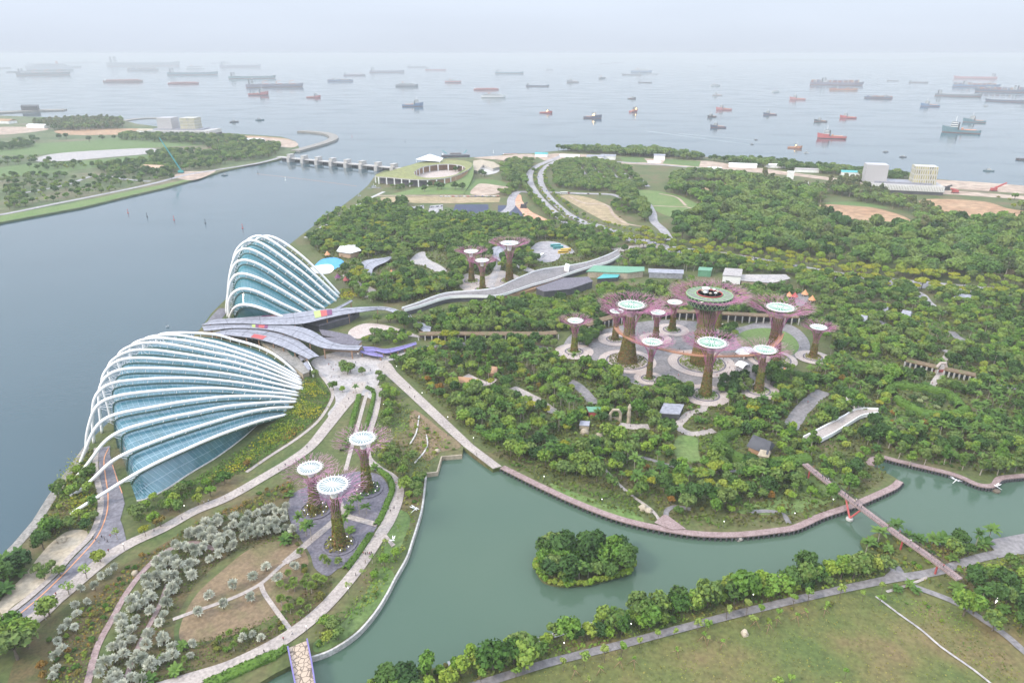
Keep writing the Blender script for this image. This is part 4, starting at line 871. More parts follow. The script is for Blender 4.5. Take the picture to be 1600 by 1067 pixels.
# ------------------------------------------------------------------ bridges
def footbridge():
    zb = 8.0
    c = [(1258, 724), (1275, 738), (1302, 759), (1352, 797), (1404, 835), (1450, 867), (1500, 904)]
    P = np.array(crom([at(u, v, zb) for u, v in c], 6)); A, B = ribbon_pts(P, 3.3)
    o0 = at(1340, 800); root = empty('footbridge', tuple(o0), 0, 'long mauve footbridge crossing the lake on a red V shaped pier', 'bridge')
    MB().prism([p - o0[:2] for p in A] + [p - o0[:2] for p in B[::-1]], zb - ZG - .7, zb - ZG).build('deck', M['boardwalk'], root)
    EXC.append([tuple(p) for p in A] + [tuple(p) for p in B[::-1]])
    for E_ in (A, B):
        rl = MB(); Q = np.array([(*p, zb) for p in E_]) - o0
        rl.tube(Q + [0, 0, 1.2], .08, 4); rl.tube(Q + [0, 0, .6], .05, 4)
        for p in resample(Q, 60): rl.tube([p, p + [0, 0, 1.2]], .05, 3)
        rl.build('railing', M['dark'], root)
    base = at(1327, 812, 0); top = at(1327, 783, zb)
    MB().lathe([(1.6, -.6), (1.6, 1.0), (1.0, 1.2)], tuple(base - o0), 12).build('pier_base', M['concrete'], root)
    d = P[len(P) // 2] - P[len(P) // 2 - 3]; d = d / np.linalg.norm(d)
    mid = P[np.argmin(np.abs(pix(P)[0] - 1330))]
    for s in (-1, 1):
        MB().tube([base - o0 + [0, 0, 1.0], mid + d * 5.0 * s - o0 - [0, 0, .7]], .45, 8).build('strut', M['red'], root)
    for t in (.10, .72, .90):
        q = P[int(t * (len(P) - 1))]; MB().tube([(q[0] - o0[0], q[1] - o0[1], -1), (q[0] - o0[0], q[1] - o0[1], zb - ZG - .7)], .4, 8).build('column', M['red'], root)
footbridge()
def lily_bridge():
    zb = 4.0
    A = np.array([at(u, v, zb) for u, v in [(480, 1000), (487, 1035), (492, 1067), (500, 1130)]]); B = np.array([at(u, v, zb) for u, v in [(450, 1012), (456, 1042), (461, 1067), (470, 1130)]])
    o0 = at(470, 1040); root = empty('patterned_bridge', tuple(o0), 0, 'short bridge with a cracked tan pattern and violet railings at the lake foot', 'bridge')
    MB().prism([p[:2] - o0[:2] for p in A] + [p[:2] - o0[:2] for p in B[::-1]], zb - ZG - .8, zb - ZG).build('deck', M['voronoi'], root)
    for E_ in (A, B):
        a, b = ribbon_pts(E_, .5); MB().prism([p - o0[:2] for p in a] + [p - o0[:2] for p in b[::-1]], zb - ZG, zb - ZG + 1.0).build('railing', M['violet'], root)
    EXC.append([tuple(p[:2]) for p in A] + [tuple(p[:2]) for p in B[::-1]])
m = bpy.data.materials.new('cracked_tan_deck'); m.use_nodes = True; nt = m.node_tree
g = nt.nodes.new('ShaderNodeNewGeometry'); vo = nt.nodes.new('ShaderNodeTexVoronoi'); vo.feature = 'DISTANCE_TO_EDGE'; vo.inputs['Scale'].default_value = .55
nt.links.new(g.outputs['Position'], vo.inputs['Vector']); rp = nt.nodes.new('ShaderNodeValToRGB'); e = rp.color_ramp.elements
e[0].position = .05; e[0].color = (.16, .12, .09, 1); e[1].position = .08; e[1].color = (.46, .36, .27, 1)
nt.links.new(vo.outputs['Distance'], rp.inputs[0]); nt.links.new(rp.outputs[0], nt.nodes['Principled BSDF'].inputs['Base Color']); nt.nodes['Principled BSDF'].inputs['Roughness'].default_value = .8
M['voronoi'] = m
lily_bridge()
deckway('white_bridge', [(1255, 684), (1284, 669), (1318, 651), (1340, 640), (1372, 640)], [(1282, 688), (1305, 676), (1330, 660), (1348, 650), (1372, 646)], 4.5, 'short white garden bridge with green edges near the hedge ring', side='white', top='path')
deckway('walk_ramp', [(1318, 624), (1330, 631), (1340, 640)], [(1322, 622), (1336, 629), (1350, 638)], 4.3, 'narrow pale ramp joining the white bridge to the gardens', top='path')
for q in ([(484, 746), (484, 746)],): pass

# ------------------------------------------------------------------ arcade wall round the gardens
def arcade(name, pts, h, wdt, label, ncol, roofm='timber'):
    P = np.array(crom(W(pts), 8)); o0 = P[len(P) // 2]; root = empty(name, tuple(o0), 0, label, 'colonnade')
    A, B = ribbon_pts(P, wdt); MB().prism([p - o0[:2] for p in A] + [p - o0[:2] for p in B[::-1]], h, h + .8).build('roof', M[roofm], root)
    A2, B2 = ribbon_pts(P, wdt * .25); off = (A - B); off = off / np.linalg.norm(off, axis=1)[:, None] * wdt * .35 * (1 if pix([*A[len(A)//2], 2])[1] < pix([*B[len(B)//2], 2])[1] else -1)
    MB().prism([p - o0[:2] for p in A2 + off] + [p - o0[:2] for p in (B2 + off)[::-1]], 0, h).build('rear_wall', M['dark'], root)
    E_ = B if off[0] @ (A - B)[0] > 0 else A
    for q in resample(np.c_[E_, np.zeros(len(E_))], ncol): MB().box((q[0] - o0[0], q[1] - o0[1], 0), (.8, .8, h)).build('pillar', M['concrete'], root)
    EXC.append([tuple(p) for p in A] + [tuple(p) for p in B[::-1]])
M['planted_roof'] = mat('planted_roof', (.15, .105, .065), (.10, .12, .04), .2, c3=(.19, .13, .08), fine=.8)
arcade('garden_arcade', [(655, 529), (720, 529), (790, 529), (850, 529), (870, 527)], 3.6, 7, 'long low arcade with a brown planted roof west of the grove', 22, 'planted_roof')
arcade('garden_arcade', [(915, 519), (945, 509), (975, 502), (990, 500)], 5.5, 7, 'curved arcade behind the western grove supertrees', 12, 'planted_roof')
arcade('garden_arcade', [(1018, 497), (1060, 497), (1110, 499), (1160, 502), (1205, 504), (1245, 505)], 5.5, 7, 'arcade curving behind the tallest supertree and the oval lawn', 22, 'planted_roof')
arcade('garden_arcade', [(1414, 571), (1440, 577), (1465, 583)], 3.8, 6, 'arcade stretch west of the flowered gateway', 7, 'planted_roof')
arcade('garden_arcade', [(1474, 585), (1498, 590), (1522, 595)], 3.8, 6, 'arcade stretch east of the flowered gateway', 7, 'planted_roof')

# ------------------------------------------------------------------ small garden buildings
def gable(name, pts, h, rh, wallm, roofm, label, cat='pavilion'):
    P = np.array(W(pts)); c = P.mean(0); root = empty(name, tuple(c), 0, label, cat); Q = P[:, :2] - c[:2]
    MB().prism([q * .86 for q in Q], 0, h).build('walls', M[wallm], root)
    r1 = (Q[0] + Q[3]) / 2 * .9; r2 = (Q[1] + Q[2]) / 2 * .9; V = [(*q, h - .3) for q in Q * 1.05] + [(*r1, h + rh), (*r2, h + rh)]
    rb = MB(); rb.add(V, [(0, 1, 5, 4), (2, 3, 4, 5), (1, 2, 5), (3, 0, 4), (3, 2, 1, 0)]); rb.build('roof', M[roofm], root)
    EXC.append([tuple(p[:2]) for p in P]); return root
def flatb(name, pts, h, wallm, roofm, label, cat='building', over=1.06, rt=.4):
    P = np.array(W(pts)); c = P.mean(0); root = empty(name, tuple(c), 0, label, cat); Q = P[:, :2] - c[:2]
    MB().prism([q for q in Q], 0, h).build('walls', M[wallm], root); MB().prism([q * over for q in Q], h, h + rt).build('roof', M[roofm], root)
    EXC.append([tuple(p[:2]) for p in P]); return root
gable('timber_house', [(1166, 705), (1198, 718), (1209, 703), (1178, 691)], 3.5, 4.5, 'timber', 'dark', 'dark steep roofed timber house inside the curved hedge', 'house')
flatb('garden_pavilion', [(1030, 655), (1060, 657), (1067, 642), (1037, 640)], 4, 'dark', 'grey_roof', 'slate blue flat roofed pavilion before the paved circle', 'pavilion')
flatb('garden_pavilion', [(920, 652), (940, 652), (938, 645), (916, 644)], 3.5, 'red', 'membrane', 'small pavilion with pale green roof and red wall in the garden', 'pavilion')
gable('thatched_hut', [(713, 603), (738, 606), (741, 599), (718, 596)], 3, 2.5, 'timber', 'brown', 'red brown roofed hut beside the rose paved garden court', 'hut')
gable('thatched_hut', [(762, 588), (776, 590), (779, 582), (766, 580)], 3, 3, 'timber', 'timber', 'little brown roofed hut near the heritage garden court', 'hut')
flatb('timber_deck', [(672, 585), (682, 587), (684, 580), (674, 578)], 2.5, 'plum', 'plum', 'dark plum roofed shelter in the palms by the promenade', 'shelter')
sheet('plum_pool', [(780, 593), (790, 595), (795, 589), (786, 587)], Z2, M['blue'], smooth=False)
flatb('stone_pavilion', [(905, 672), (920, 673), (921, 666), (907, 665)], 3, 'sand', 'grey_roof', 'low stone pavilion by the carved gate in the gardens', 'pavilion')
gable('tan_hut', [(1183, 717), (1200, 720), (1204, 712), (1188, 709)], 2.5, 2, 'sand', 'sand', 'small tan hut in the front corner of the hedge garden', 'hut')
gable('tan_hut', [(1186, 566), (1200, 572), (1206, 563), (1193, 558)], 2.5, 2, 'sand', 'ring_paving', 'pale stone shelter right of the white tent', 'shelter')
gable('slate_house', [(1404, 500), (1420, 503), (1424, 495), (1410, 493)], 4, 3, 'sand', 'grey_roof', 'small slate roofed house among the eastern shrubs', 'house')
gable('slate_house', [(1338, 507), (1352, 510), (1356, 503), (1343, 501)], 4, 3, 'sand', 'grey_roof', 'small slate roofed house nearest the slender leaning supertree', 'house')
gable('slate_house', [(1376, 494), (1384, 496), (1387, 489), (1379, 488)], 4, 3, 'dark', 'grey_roof', 'tiny grey roofed house in the middle of the eastern shrubs', 'house')
flatb('long_shed', [(1488, 472), (1512, 478), (1527, 471), (1500, 465)], 4, 'sand', 'grey_roof', 'long flat roofed brown shed before the yellow avenue trees', 'shed')
flatb('glasshouse', [(918, 434), (980, 436), (1004, 433), (1004, 427), (930, 425)], 6, 'sand', 'membrane', 'long pale roofed glasshouse by the elevated walkway', 'glasshouse')
flatb('teal_shed', [(933, 442), (964, 440), (970, 432), (948, 432)], 4, 'dark', 'teal', 'flat teal roofed shed in front of the long glasshouse', 'shed')
flatb('glasshouse', [(1014, 434), (1066, 436), (1066, 430), (1014, 428)], 5, 'grey_roof', 'grey_roof', 'low grey glasshouse beside the long pale one', 'glasshouse')
flatb('glasshouse', [(1090, 432), (1110, 433), (1112, 428), (1092, 427)], 6, 'membrane', 'membrane', 'little pale green glasshouse behind the sky bar', 'glasshouse')
r_ = flatb('nursery_block', [(1128, 443), (1156, 445), (1158, 434), (1132, 432)], 8, 'white', 'plaza', 'white nursery block behind the tallest supertree', 'building')
r_ = flatb('nursery_terrace', [(1158, 445), (1205, 449), (1232, 442), (1225, 436), (1160, 436)], 4, 'sand', 'plaza', 'long low terrace building with pale roofs joined to the white block', 'building')
# children's garden
flatb('white_canopy_house', [(530, 401), (548, 404), (562, 400), (556, 393), (536, 392)], 6, 'wall_tan', 'white', 'tan kiosk under a swooping white canopy in the play garden', 'kiosk', 1.2)
sheet('splash_pool', [(492, 420), (495, 412), (506, 405), (522, 403), (536, 408), (534, 416), (524, 421), (508, 425)], Z3, M['blue'])
sheet('splash_deck', [(484, 420), (500, 415), (515, 414), (522, 420), (514, 428), (495, 428)], Z4, M['white'])
zroof('curved_canopy', [(563, 419), (562, 413), (568, 408), (580, 405), (598, 403), (613, 400)], [(576, 435), (581, 428), (583, 420), (590, 415), (602, 410), (614, 402)], [4, 5, 6, 5], [4, 5, 6, 5], 'silver leaf shaped canopy roof in the play garden', 'canopy', m='grey_roof', n=20)
for u, v, cm, lb in ((512, 401, 'orange', 'orange play tent behind the blue splash pool'), (1232, 466, 'orange', 'orange food tent behind the big supertree'), (1241, 467, 'red', 'red orange food tent next to the paved court'), (1257, 463, 'orange', 'yellow orange tall tent beside the grey court path'), (1268, 472, 'orange', 'small orange tent east of the grey court'), (541, 441, 'red', 'red play shelter between the tall dome and the garden path'), (528, 437, 'plum', 'dark red play shelter beside the tall dome'), (612, 431, 'orange', 'orange roofed play hut right of the silver canopy'), (1224, 587, 'orange', 'round orange parasol among the trees by the plaza')):
    b = at(u, v); root = empty('tent', tuple(b), 0, lb, 'tent'); MB().lathe([(3.2, 2.2), (1.5, 4.2), (.1, 6.2)], n=8).build('tent_roof', M[cm], root)
    pl = MB()
    for k in range(4): pl.tube([(2.4 * math.cos(k * 1.57 + .8), 2.4 * math.sin(k * 1.57 + .8), 0), (2.4 * math.cos(k * 1.57 + .8), 2.4 * math.sin(k * 1.57 + .8), 2.4)], .1, 4)
    pl.build('tent_poles', M['white'], root)
sheet('court', [(1246, 480), (1244, 462), (1252, 458), (1262, 462), (1258, 476)], Z2, M['plaza_grey'])
# white event tents in the grove
def tent(u, v, sx, sy, h, rz, label):
    b = at(u, v); root = empty('event_tent', tuple(b), rz, label, 'tent'); mb = MB(); n = 8
    xs = np.linspace(-1, 1, n); V = []
    for y in np.linspace(-1, 1, 5):
        for x in xs: V.append((x * sx, y * sy, h * (.45 + .55 * (1 - abs(x) ** 1.3) * (1 - .35 * y * y)) - (0 if abs(x) < 1 else .2 * h)))
    mb.add(V, [(j * n + i, j * n + i + 1, (j + 1) * n + i + 1, (j + 1) * n + i) for j in range(4) for i in range(n - 1)]); mb.build('tent_roof', M['white'], root, smooth=True)
    pl = MB()
    for x in (-1, 1):
        for y in (-1, 0, 1): pl.tube([(x * sx, y * sy, 0), (x * sx, y * sy, h * .3)], .12, 4)
    pl.build('tent_poles', M['white'], root); EXC.append([(b[0] + x * sx, b[1] + y * sy) for x, y in ((-1, -1), (1, -1), (1, 1), (-1, 1))])
tent(1169, 556, 7.5, 5.5, 6.5, .3, 'large white event tent on the grove plaza')
tent(1160, 573, 4, 3.5, 4, .6, 'smaller white tent just before the large event tent')
# hedges
def hedge(name, pts, wdt, h, label):
    P = np.array(crom(W(pts), 8)); o0 = P[len(P) // 2]; A, B = ribbon_pts(P, wdt); rg = np.random.default_rng(len(pts)); n = len(P)
    V, F = [], []; k = 9
    for i in range(n):
        for j in range(k):
            t = j / (k - 1); a = math.pi * t; f = .5 - .5 * math.cos(a); q = A[i] * (1 - f) + B[i] * f
            V.append((q[0] - o0[0], q[1] - o0[1], h * math.sin(a) ** .55 + rg.normal(0, .12) - .1))
    F = [(i * k + j, (i + 1) * k + j, (i + 1) * k + j + 1, i * k + j + 1) for i in range(n - 1) for j in range(k - 1)]
    root = empty(name, tuple(o0), 0, label, 'hedge'); MB().add(V, F).build('hedge_body', G['flower_green'], root)
    L_ = float(np.sum(np.linalg.norm(np.diff(P, axis=0), axis=1))); m_ = int(L_ * wdt * 2.2); ii = rg.integers(0, n - 1, m_); jj = rg.uniform(0, 1, m_); ff = .5 - .5 * np.cos(math.pi * jj); tt = rg.uniform(0, 1, m_)[:, None]
    qa = A[ii] * (1 - tt) + A[ii + 1] * tt; qb = B[ii] * (1 - tt) + B[ii + 1] * tt
    Q = np.c_[qa * (1 - ff)[:, None] + qb * ff[:, None] - o0[:2], h * np.sin(math.pi * jj) ** .55]
    Vs, Fs = leaf_scatter(Q, np.tile([[0, 0, 1.]], (m_, 1)), .5, rg, .8); link('hedge_leaves', npmesh('hedge_leaves', Vs, Fs, G['flower_green']), root)
    EXC.append([tuple(p) for p in A] + [tuple(p) for p in B[::-1]])
hedge('hedge', [(1150, 678), (1134, 684), (1124, 692), (1128, 703), (1140, 715), (1165, 726), (1195, 731), (1225, 727), (1262, 722)], 7, 5, 'broad crescent green hedge curling round the dark timber house')
hedge('hedge', [(1396, 622), (1388, 613), (1398, 606), (1425, 608), (1450, 611), (1475, 617), (1492, 628), (1500, 640)], 6, 4, 'clipped hedge along the back of the round flowering garden')
hedge('hedge', [(1400, 626), (1415, 636), (1440, 648), (1470, 652), (1496, 650), (1508, 642)], 6, 4, 'clipped hedge along the front of the round flowering garden')
hedge('hedge', [(905, 690), (925, 692), (950, 688), (967, 680)], 4, 2.5, 'low curved hedge below the stone pavilion')
for k, (pts, wd, lb) in enumerate((([(592, 735), (608, 748), (613, 765), (606, 785), (596, 808), (588, 822)], 3, 'dark hedge bordering the upper dark plaza beside the lakeside path'),
                     ([(580, 835), (570, 850), (555, 872), (540, 890)], 3, 'dark hedge strip between the lower dark plaza and the lakeside path'),
                     ([(420, 1030), (440, 1018), (448, 1012)], 3, 'hedge leading to the short patterned bridge'),
                     ([(430, 1024), (400, 1036), (360, 1054), (320, 1072)], 4.5, 'long bright hedge under the lakeside path near the patterned bridge'),
                     ([(573, 606), (583, 612), (580, 640), (572, 668), (565, 690)], 2.6, 'dark hedge on the lake side of the narrow garden path'),
                     ([(561, 618), (553, 650), (545, 680), (535, 705)], 3, 'dark hedge on the dome side of the narrow garden path'))):
    hedge('hedge', pts, wd, 1.6, lb)

# ------------------------------------------------------------------ barrage, green roofed barrage building
def barrage():
    c0, c1 = at(436, 251, 0), at(630, 270, 0); d = c1 - c0; ln = np.linalg.norm(d[:2]); rz = math.atan2(d[1], d[0])
    root = empty('barrage', tuple(c0), rz, 'long concrete barrage dam with gate houses across the bay mouth', 'dam')
    MB().box((ln / 2, 0, 6.4), (ln, 10, 1.6)).build('road_deck', M['concrete'], root)
    MB().box((ln / 2, 9, -1), (ln, 4, 4.5)).build('sluice_wall', M['dark'], root)
    for k in range(8):
        x = ln * (.11 + .118 * k); p = MB().box((x, 0, -1), (7, 18, 10)); p.box((x, 0, 9), (8, 12, 5)); p.box((x, 0, 14), (9, 13, .7)); p.build('gate_pier', M['concrete'], root)
barrage()
def barrage_hall():
    # wedge of planted roof rising in a spiral round an oval court
    zr = 14.0
    oc = W([(712, 263), (690, 274)], 0)
    up = [(586, 276), (612, 267), (640, 259), (662, 253), (690, 250.5), (722, 251), (738, 254), (735, 262), (731, 266)]
    inner = [at(u, v, zr) for u, v in [(647, 270), (652, 265), (664, 260), (684, 257), (706, 256.5), (722, 259), (727, 264), (722, 269), (708, 274), (690, 277), (668, 278), (652, 275)]]
    root = empty('barrage_hall', tuple(at(670, 285)), 0, 'wedge shaped barrage building with a grass roof round an oval court', 'building'); o0 = np.array(root.location)
    outer = [at(u, v, zr) for u, v in [(586, 275), (612, 266.5), (640, 258.5), (662, 252.5), (692, 250), (722, 251), (737, 255), (733, 264), (722, 270), (708, 275.5), (690, 279), (668, 280.5), (640, 280), (612, 277.5)]]
    O = resample(crom(outer, 6, True) + [outer[0]], 121)[:-1]; I = resample(crom(inner, 6, True) + [inner[0]], 121)[:-1]
    # match start by angle
    cc = I.mean(0)
    def roll(A):
        an = np.arctan2((A - cc)[:, 1] / 1.0, (A - cc)[:, 0]); i = int(np.argmin(np.abs(an - math.pi * .98))); A = np.roll(A, -i, 0)
        an = np.unwrap(np.arctan2((A - cc)[:, 1], (A - cc)[:, 0])); return A if an[-1] < an[0] else np.roll(A[::-1], 1, 0)
    O, I = roll(O), roll(I); n = len(O)
    mb = MB(); mb.strip(O - o0, I - o0, 0, True); rf = mb.build('grass_roof', M['grass_roof'], root)
    wl = MB()
    for A_, ins in ((O, .97), (I, 1.03)):
        B_ = cc + (A_ - cc) * 1.0; lo = A_.copy(); lo[:, 2] = zr - 1.6; wl.strip(A_ - o0, lo - o0, 0, True)
    wl.build('roof_edge', M['concrete'], root)
    ins = cc + (O - cc) * .93; lo = ins.copy(); lo[:, 2] = ZG; ins[:, 2] = zr - 1; wv = MB(); wv.strip(ins - o0, lo - o0, 0, True); wv.build('outer_wall', M['plaza_dark'], root)
    ins2 = cc + (I - cc) * 1.12; lo = ins2.copy(); lo[:, 2] = ZG; ins2[:, 2] = zr - 1; wv = MB(); wv.strip(ins2 - o0, lo - o0, 0, True); wv.build('court_wall', M['timber'], root)
    for k in range(0, n, 6):
        q = I[k] - o0; MB().box((q[0], q[1], 0), (1.8, 1.8, zr - ZG - 1.4)).build('court_column', M['white'], root)
    for k in range(n):
        u, v = pix(O[k])
        if v > 274 and k % 3 == 0: q = O[k] - o0; MB().box((q[0], q[1], 0), (1.8, 1.8, zr - ZG - 1.4)).build('front_column', M['white'], root)
    MB().prism([p[:2] - o0[:2] for p in cc + (I - cc) * 1.1], .1, .3).build('court_floor', M['ring_paving'], root)
    b = at(672, 253, zr); tb = MB(); s = b - o0
    tb.add([s + np.array(v) for v in ((-26, -12, 6), (20, -14, 2), (24, 12, 5), (-18, 14, 3), (0, 0, 14))], [(0, 1, 4), (1, 2, 4), (2, 3, 4), (3, 0, 4)])
    for x, y in ((-24, -11), (19, -13), (22, 11), (-17, 13)): tb.tube([s + np.array((x, y, 0)), s + np.array((x, y, 4))], .5, 4)
    tb.build('roof_tent', M['white'], root)
    rp = [at(u, v) for u, v in [(727, 303), (737, 276), (739, 256), (734, 254), (735, 268), (723, 303)]]
    EXC.append([tuple(p[:2]) for p in O])
    oa = resample(crom([at(u, v, z) for u, v, z in [(724, 303, 2.1), (734, 287, 5), (740, 270, 9.5), (739, 256, 14.2)]], 6), 16); ia = resample(crom([at(u, v, z) for u, v, z in [(608, 305, 2.1), (662, 291, 3.5), (705, 277, 8), (727, 263, 13.9)]], 6), 16)
    gr = MB(); gr.strip(oa - o0, ia - o0); lo = oa.copy(); lo[:, 2] = 1.5; gr.strip(oa - o0, lo - o0); lo2 = ia.copy(); lo2[:, 2] = 1.5; gr.strip(lo2 - o0, ia - o0); gr.build('grass_ramp', M['grass_bright'], root)
    EXC.append([tuple(p[:2]) for p in oa] + [tuple(p[:2]) for p in ia[::-1]])
M['grass_roof'] = mat('roof_turf', (.20, .21, .08), (.25, .25, .10), .03, fine=.2)
barrage_hall()
sheet('round_plaza', [(741, 266), (742, 256), (760, 253), (776, 257), (782, 264), (775, 271), (758, 274)], Z3, M['concrete'])
flatb('fan_building', [(739, 270), (740, 256), (752, 254), (772, 258), (781, 265), (770, 268), (755, 262), (747, 272)], 5, 'concrete', 'sand', 'pale fan shaped building beside the grass roofed hall', 'building', 1.02)
# breakwater hook
def tuberock(name, pts, wdt, h, label):
    P = np.array(crom(W(pts, 0), 6)); A, B = ribbon_pts(P, wdt); tag(MB().prism([tuple(p) for p in A] + [tuple(p) for p in B[::-1]], -.5, h).build(name, M['rock']), label, 'breakwater')
tuberock('breakwater', [(462, 238), (495, 229), (518, 221), (521, 215), (508, 210), (490, 208), (468, 207)], 22, 4, 'hooked rock breakwater outside the barrage')
tuberock('sand_spit', [(190, 190), (215, 186.5), (235, 185.5), (256, 185.5)], 26, 2, 'thin sandy spit off the far shore')
tuberock('breakwater', [(-60, 180), (20, 176), (60, 174), (102, 173)], 60, 4, 'dark jetty bank at the outer edge of the far shore')
flatb('jetty_shed', [(34, 174), (60, 174), (62, 171), (36, 171)], 16, 'dark', 'dark', 'dark long shed on the outer jetty bank', 'shed')

# ------------------------------------------------------------------ twin tower substations
def substation(c, wd, dp, hb, tw, th, gap, rz, label, tower_px):
    root = empty('substation', tuple(c), rz, label, 'building')
    MB().box((0, 0, 0), (wd, dp, hb * .35)).build('dark_base', M['dark'], root)
    ub = MB(); ub.box((0, 0, hb * .35), (wd, dp, hb * .65)); blk = ub.build('podium', M['concrete'], root)
    fn = MB()
    for x in np.linspace(-wd / 2 + 1, wd / 2 - 1, 46): fn.box((x, -dp / 2 - .6, hb * .38), (1.0, 1.0, hb * .58))
    for y in np.linspace(-dp / 2 + 1, dp / 2 - 1, 18): fn.box((wd / 2 + .6, y, hb * .38), (1.0, 1.0, hb * .58))
    fn.build('fins', M['white'], blk)
    MB().box((-wd * .05, 0, hb), (wd * .8, dp * .6, 3)).build('roof_deck', M['grey_roof'], root)
    for s, mm in ((-1, 'tower_grey'), (1, 'tower_gold')):
        x = tower_px[0 if s < 0 else 1]; tb = MB(); a, b2 = tw / 2, dp * .42 / 2 * 1.3
        V = [(x - a * k, -b2 * k, z) for z, k in ()]
        V = []
        for z, k in ((hb, 1.0), (hb + th, .96)):
            V += [(x - a * k, -b2 * k, z), (x + a * k, -b2 * k, z), (x + a * k, b2 * k, z), (x - a * k, b2 * k, z)]
        U = [((0, 0), (tw, 0), (tw, th), (0, th))] * 4
        tb.add(V, [(0, 1, 5, 4), (1, 2, 6, 5), (2, 3, 7, 6), (3, 0, 4, 7)], 0, U); tb.add(V[4:], [(0, 1, 2, 3)], 0, [((0, 0), (1, 0), (1, 1), (0, 1))])
        tb.build('tower', M[mm], root)
M['tower_gold'] = uvgrid('gold_slat_cladding', (.46, .40, .13), (.50, .48, .44), 3.2, 7.5, .9, rough=.5, base2=(.10, .10, .08), offset=.5)
M['tower_grey'] = uvgrid('grey_slat_cladding', (.47, .45, .46), (.42, .40, .41), 2.2, 60, .35, rough=.5)
cR = at(1410, 299); substation(cR, 100, 46, 13, 32, 27, 0, R(-16), 'grey substation block with one grey and one gold chequered tower by the coast', (-44, 24))
cL = at(290, 211); substation(cL, 165, 70, 14, 40, 30, 0, R(-4), 'distant grey substation with two towers on the far shore', (-42, 20))
EXC.append([tuple(p[:2]) for p in W([(1345, 300), (1400, 312), (1465, 300), (1460, 285), (1350, 283)])]); EXC.append([tuple(p[:2]) for p in W([(240, 212), (350, 215), (350, 204), (240, 203)])])
# coast sheds
SH = [((930, 250), 34, 16, 7, 'grey_roof', 'wide white workshop shed on the coast road'), ((950, 249), 30, 16, 7, 'grey_roof', 'second white workshop shed on the coast road'), ((846, 245), 26, 14, 6, 'teal', 'teal roofed shed at the bend of the highway'), ((890, 246), 40, 10, 4, 'white', 'low white site huts beside the coast road'),
      ((1030, 250), 22, 14, 9, 'grey_roof', 'grey block house on a knoll by the coast'), ((1022, 255), 26, 5, 3, 'white', 'white retaining hut below the grey block house'), ((1116, 266), 24, 8, 4, 'white', 'small white hut by the coast road'), ((1160, 262), 50, 12, 6, 'white', 'long white shed behind the coastal trees'),
      ((1212, 262), 40, 12, 5, 'white', 'long pale site office east along the coast'), ((1260, 269), 40, 12, 5, 'plaza', 'pale grey site office near the coast trees'), ((1332, 276), 40, 14, 8, 'teal', 'teal walled depot beside the substation'), ((1234, 280), 10, 8, 12, 'white', 'small white tower block near the wood'), ((1252, 291), 18, 12, 5, 'white', 'white hut at the edge of the wood'),
      ((60, 200), 60, 20, 7, 'white', 'white roofed depot on the far shore'), ((88, 195), 40, 20, 8, 'red', 'red and white depot in the far shore trees'), ((8, 193), 60, 30, 8, 'brown', 'brown works building at the edge of the far shore'), ((242, 268), 40, 20, 8, 'wall_tan', 'tan works hut near the teal crane'), ((232, 210), 50, 24, 10, 'sand', 'sandy site hut beside the distant substation'), ((398, 222), 50, 14, 6, 'white', 'white site huts near the breakwater')]
for (u, v), a, b, h, rm, lb in SH:
    c = at(u, v); rz = R(-12); root = empty('shed', tuple(c), rz, lb, 'shed'); MB().box((0, 0, 0), (a, b, h)).build('walls', M['white'], root)
    rb = MB(); rb.add([(-a / 2 - .5, -b / 2 - .5, h), (a / 2 + .5, -b / 2 - .5, h), (a / 2 + .5, b / 2 + .5, h), (-a / 2 - .5, b / 2 + .5, h), (-a / 2 - .5, 0, h + b * .18), (a / 2 + .5, 0, h + b * .18)], [(0, 1, 5, 4), (2, 3, 4, 5), (1, 2, 5), (3, 0, 4)]); rb.build('roof', M[rm], root)
    EXC.append([(c[0] + x * a / 2, c[1] + y * b / 2) for x, y in ((-1, -1), (1, -1), (1, 1), (-1, 1))])
# cranes
def crane(u, v, L, h, mm, lb, boom):
    c = at(u, v); root = empty('crane', tuple(c), 0, lb, 'crane')
    MB().box((0, 0, 1.2), (8, 5, 4)).build('cab', M[mm], root); tr = MB(); tr.box((0, -2.6, 0), (9, 1.2, 1.4)); tr.box((0, 2.6, 0), (9, 1.2, 1.4)); tr.build('tracks', M['dark'], root)
    bm = MB(); e = np.array([boom[0] * L, 0, boom[1] * L + 3]); s = np.array([1., 0, 4])
    for y in (-1.0, 1.0):
        for dz in (0, 1.8): bm.tube([s + [0, y, dz], e + [0, y * .5, dz * .6]], .45, 4)
    for k in range(9):
        p = s + (e - s) * k / 9; q = s + (e - s) * (k + 1) / 9; bm.tube([p + [0, -1, 0], q + [0, 1, 1.2]], .3, 3); bm.tube([p + [0, 1, 1.8], q + [0, -1, 0]], .3, 3)
    bm.build('boom', M[mm], root)
crane(283, 271, 70, 50, 'teal', 'tall teal crawler crane on the far shore', (-.38, .82))
crane(1552, 299, 22, 12, 'red', 'red excavating crane on the pale building site', (.8, .42))
crane(1478, 297, 10, 5, 'dark', 'dark digger by the edge of the building site', (.8, .35))
crane(1492, 302, 10, 5, 'red', 'small red digger near the substation', (-.8, .3))
crane(818, 325, 8, 5, 'dark', 'dark digger on the orange soil strip', (.7, .5))
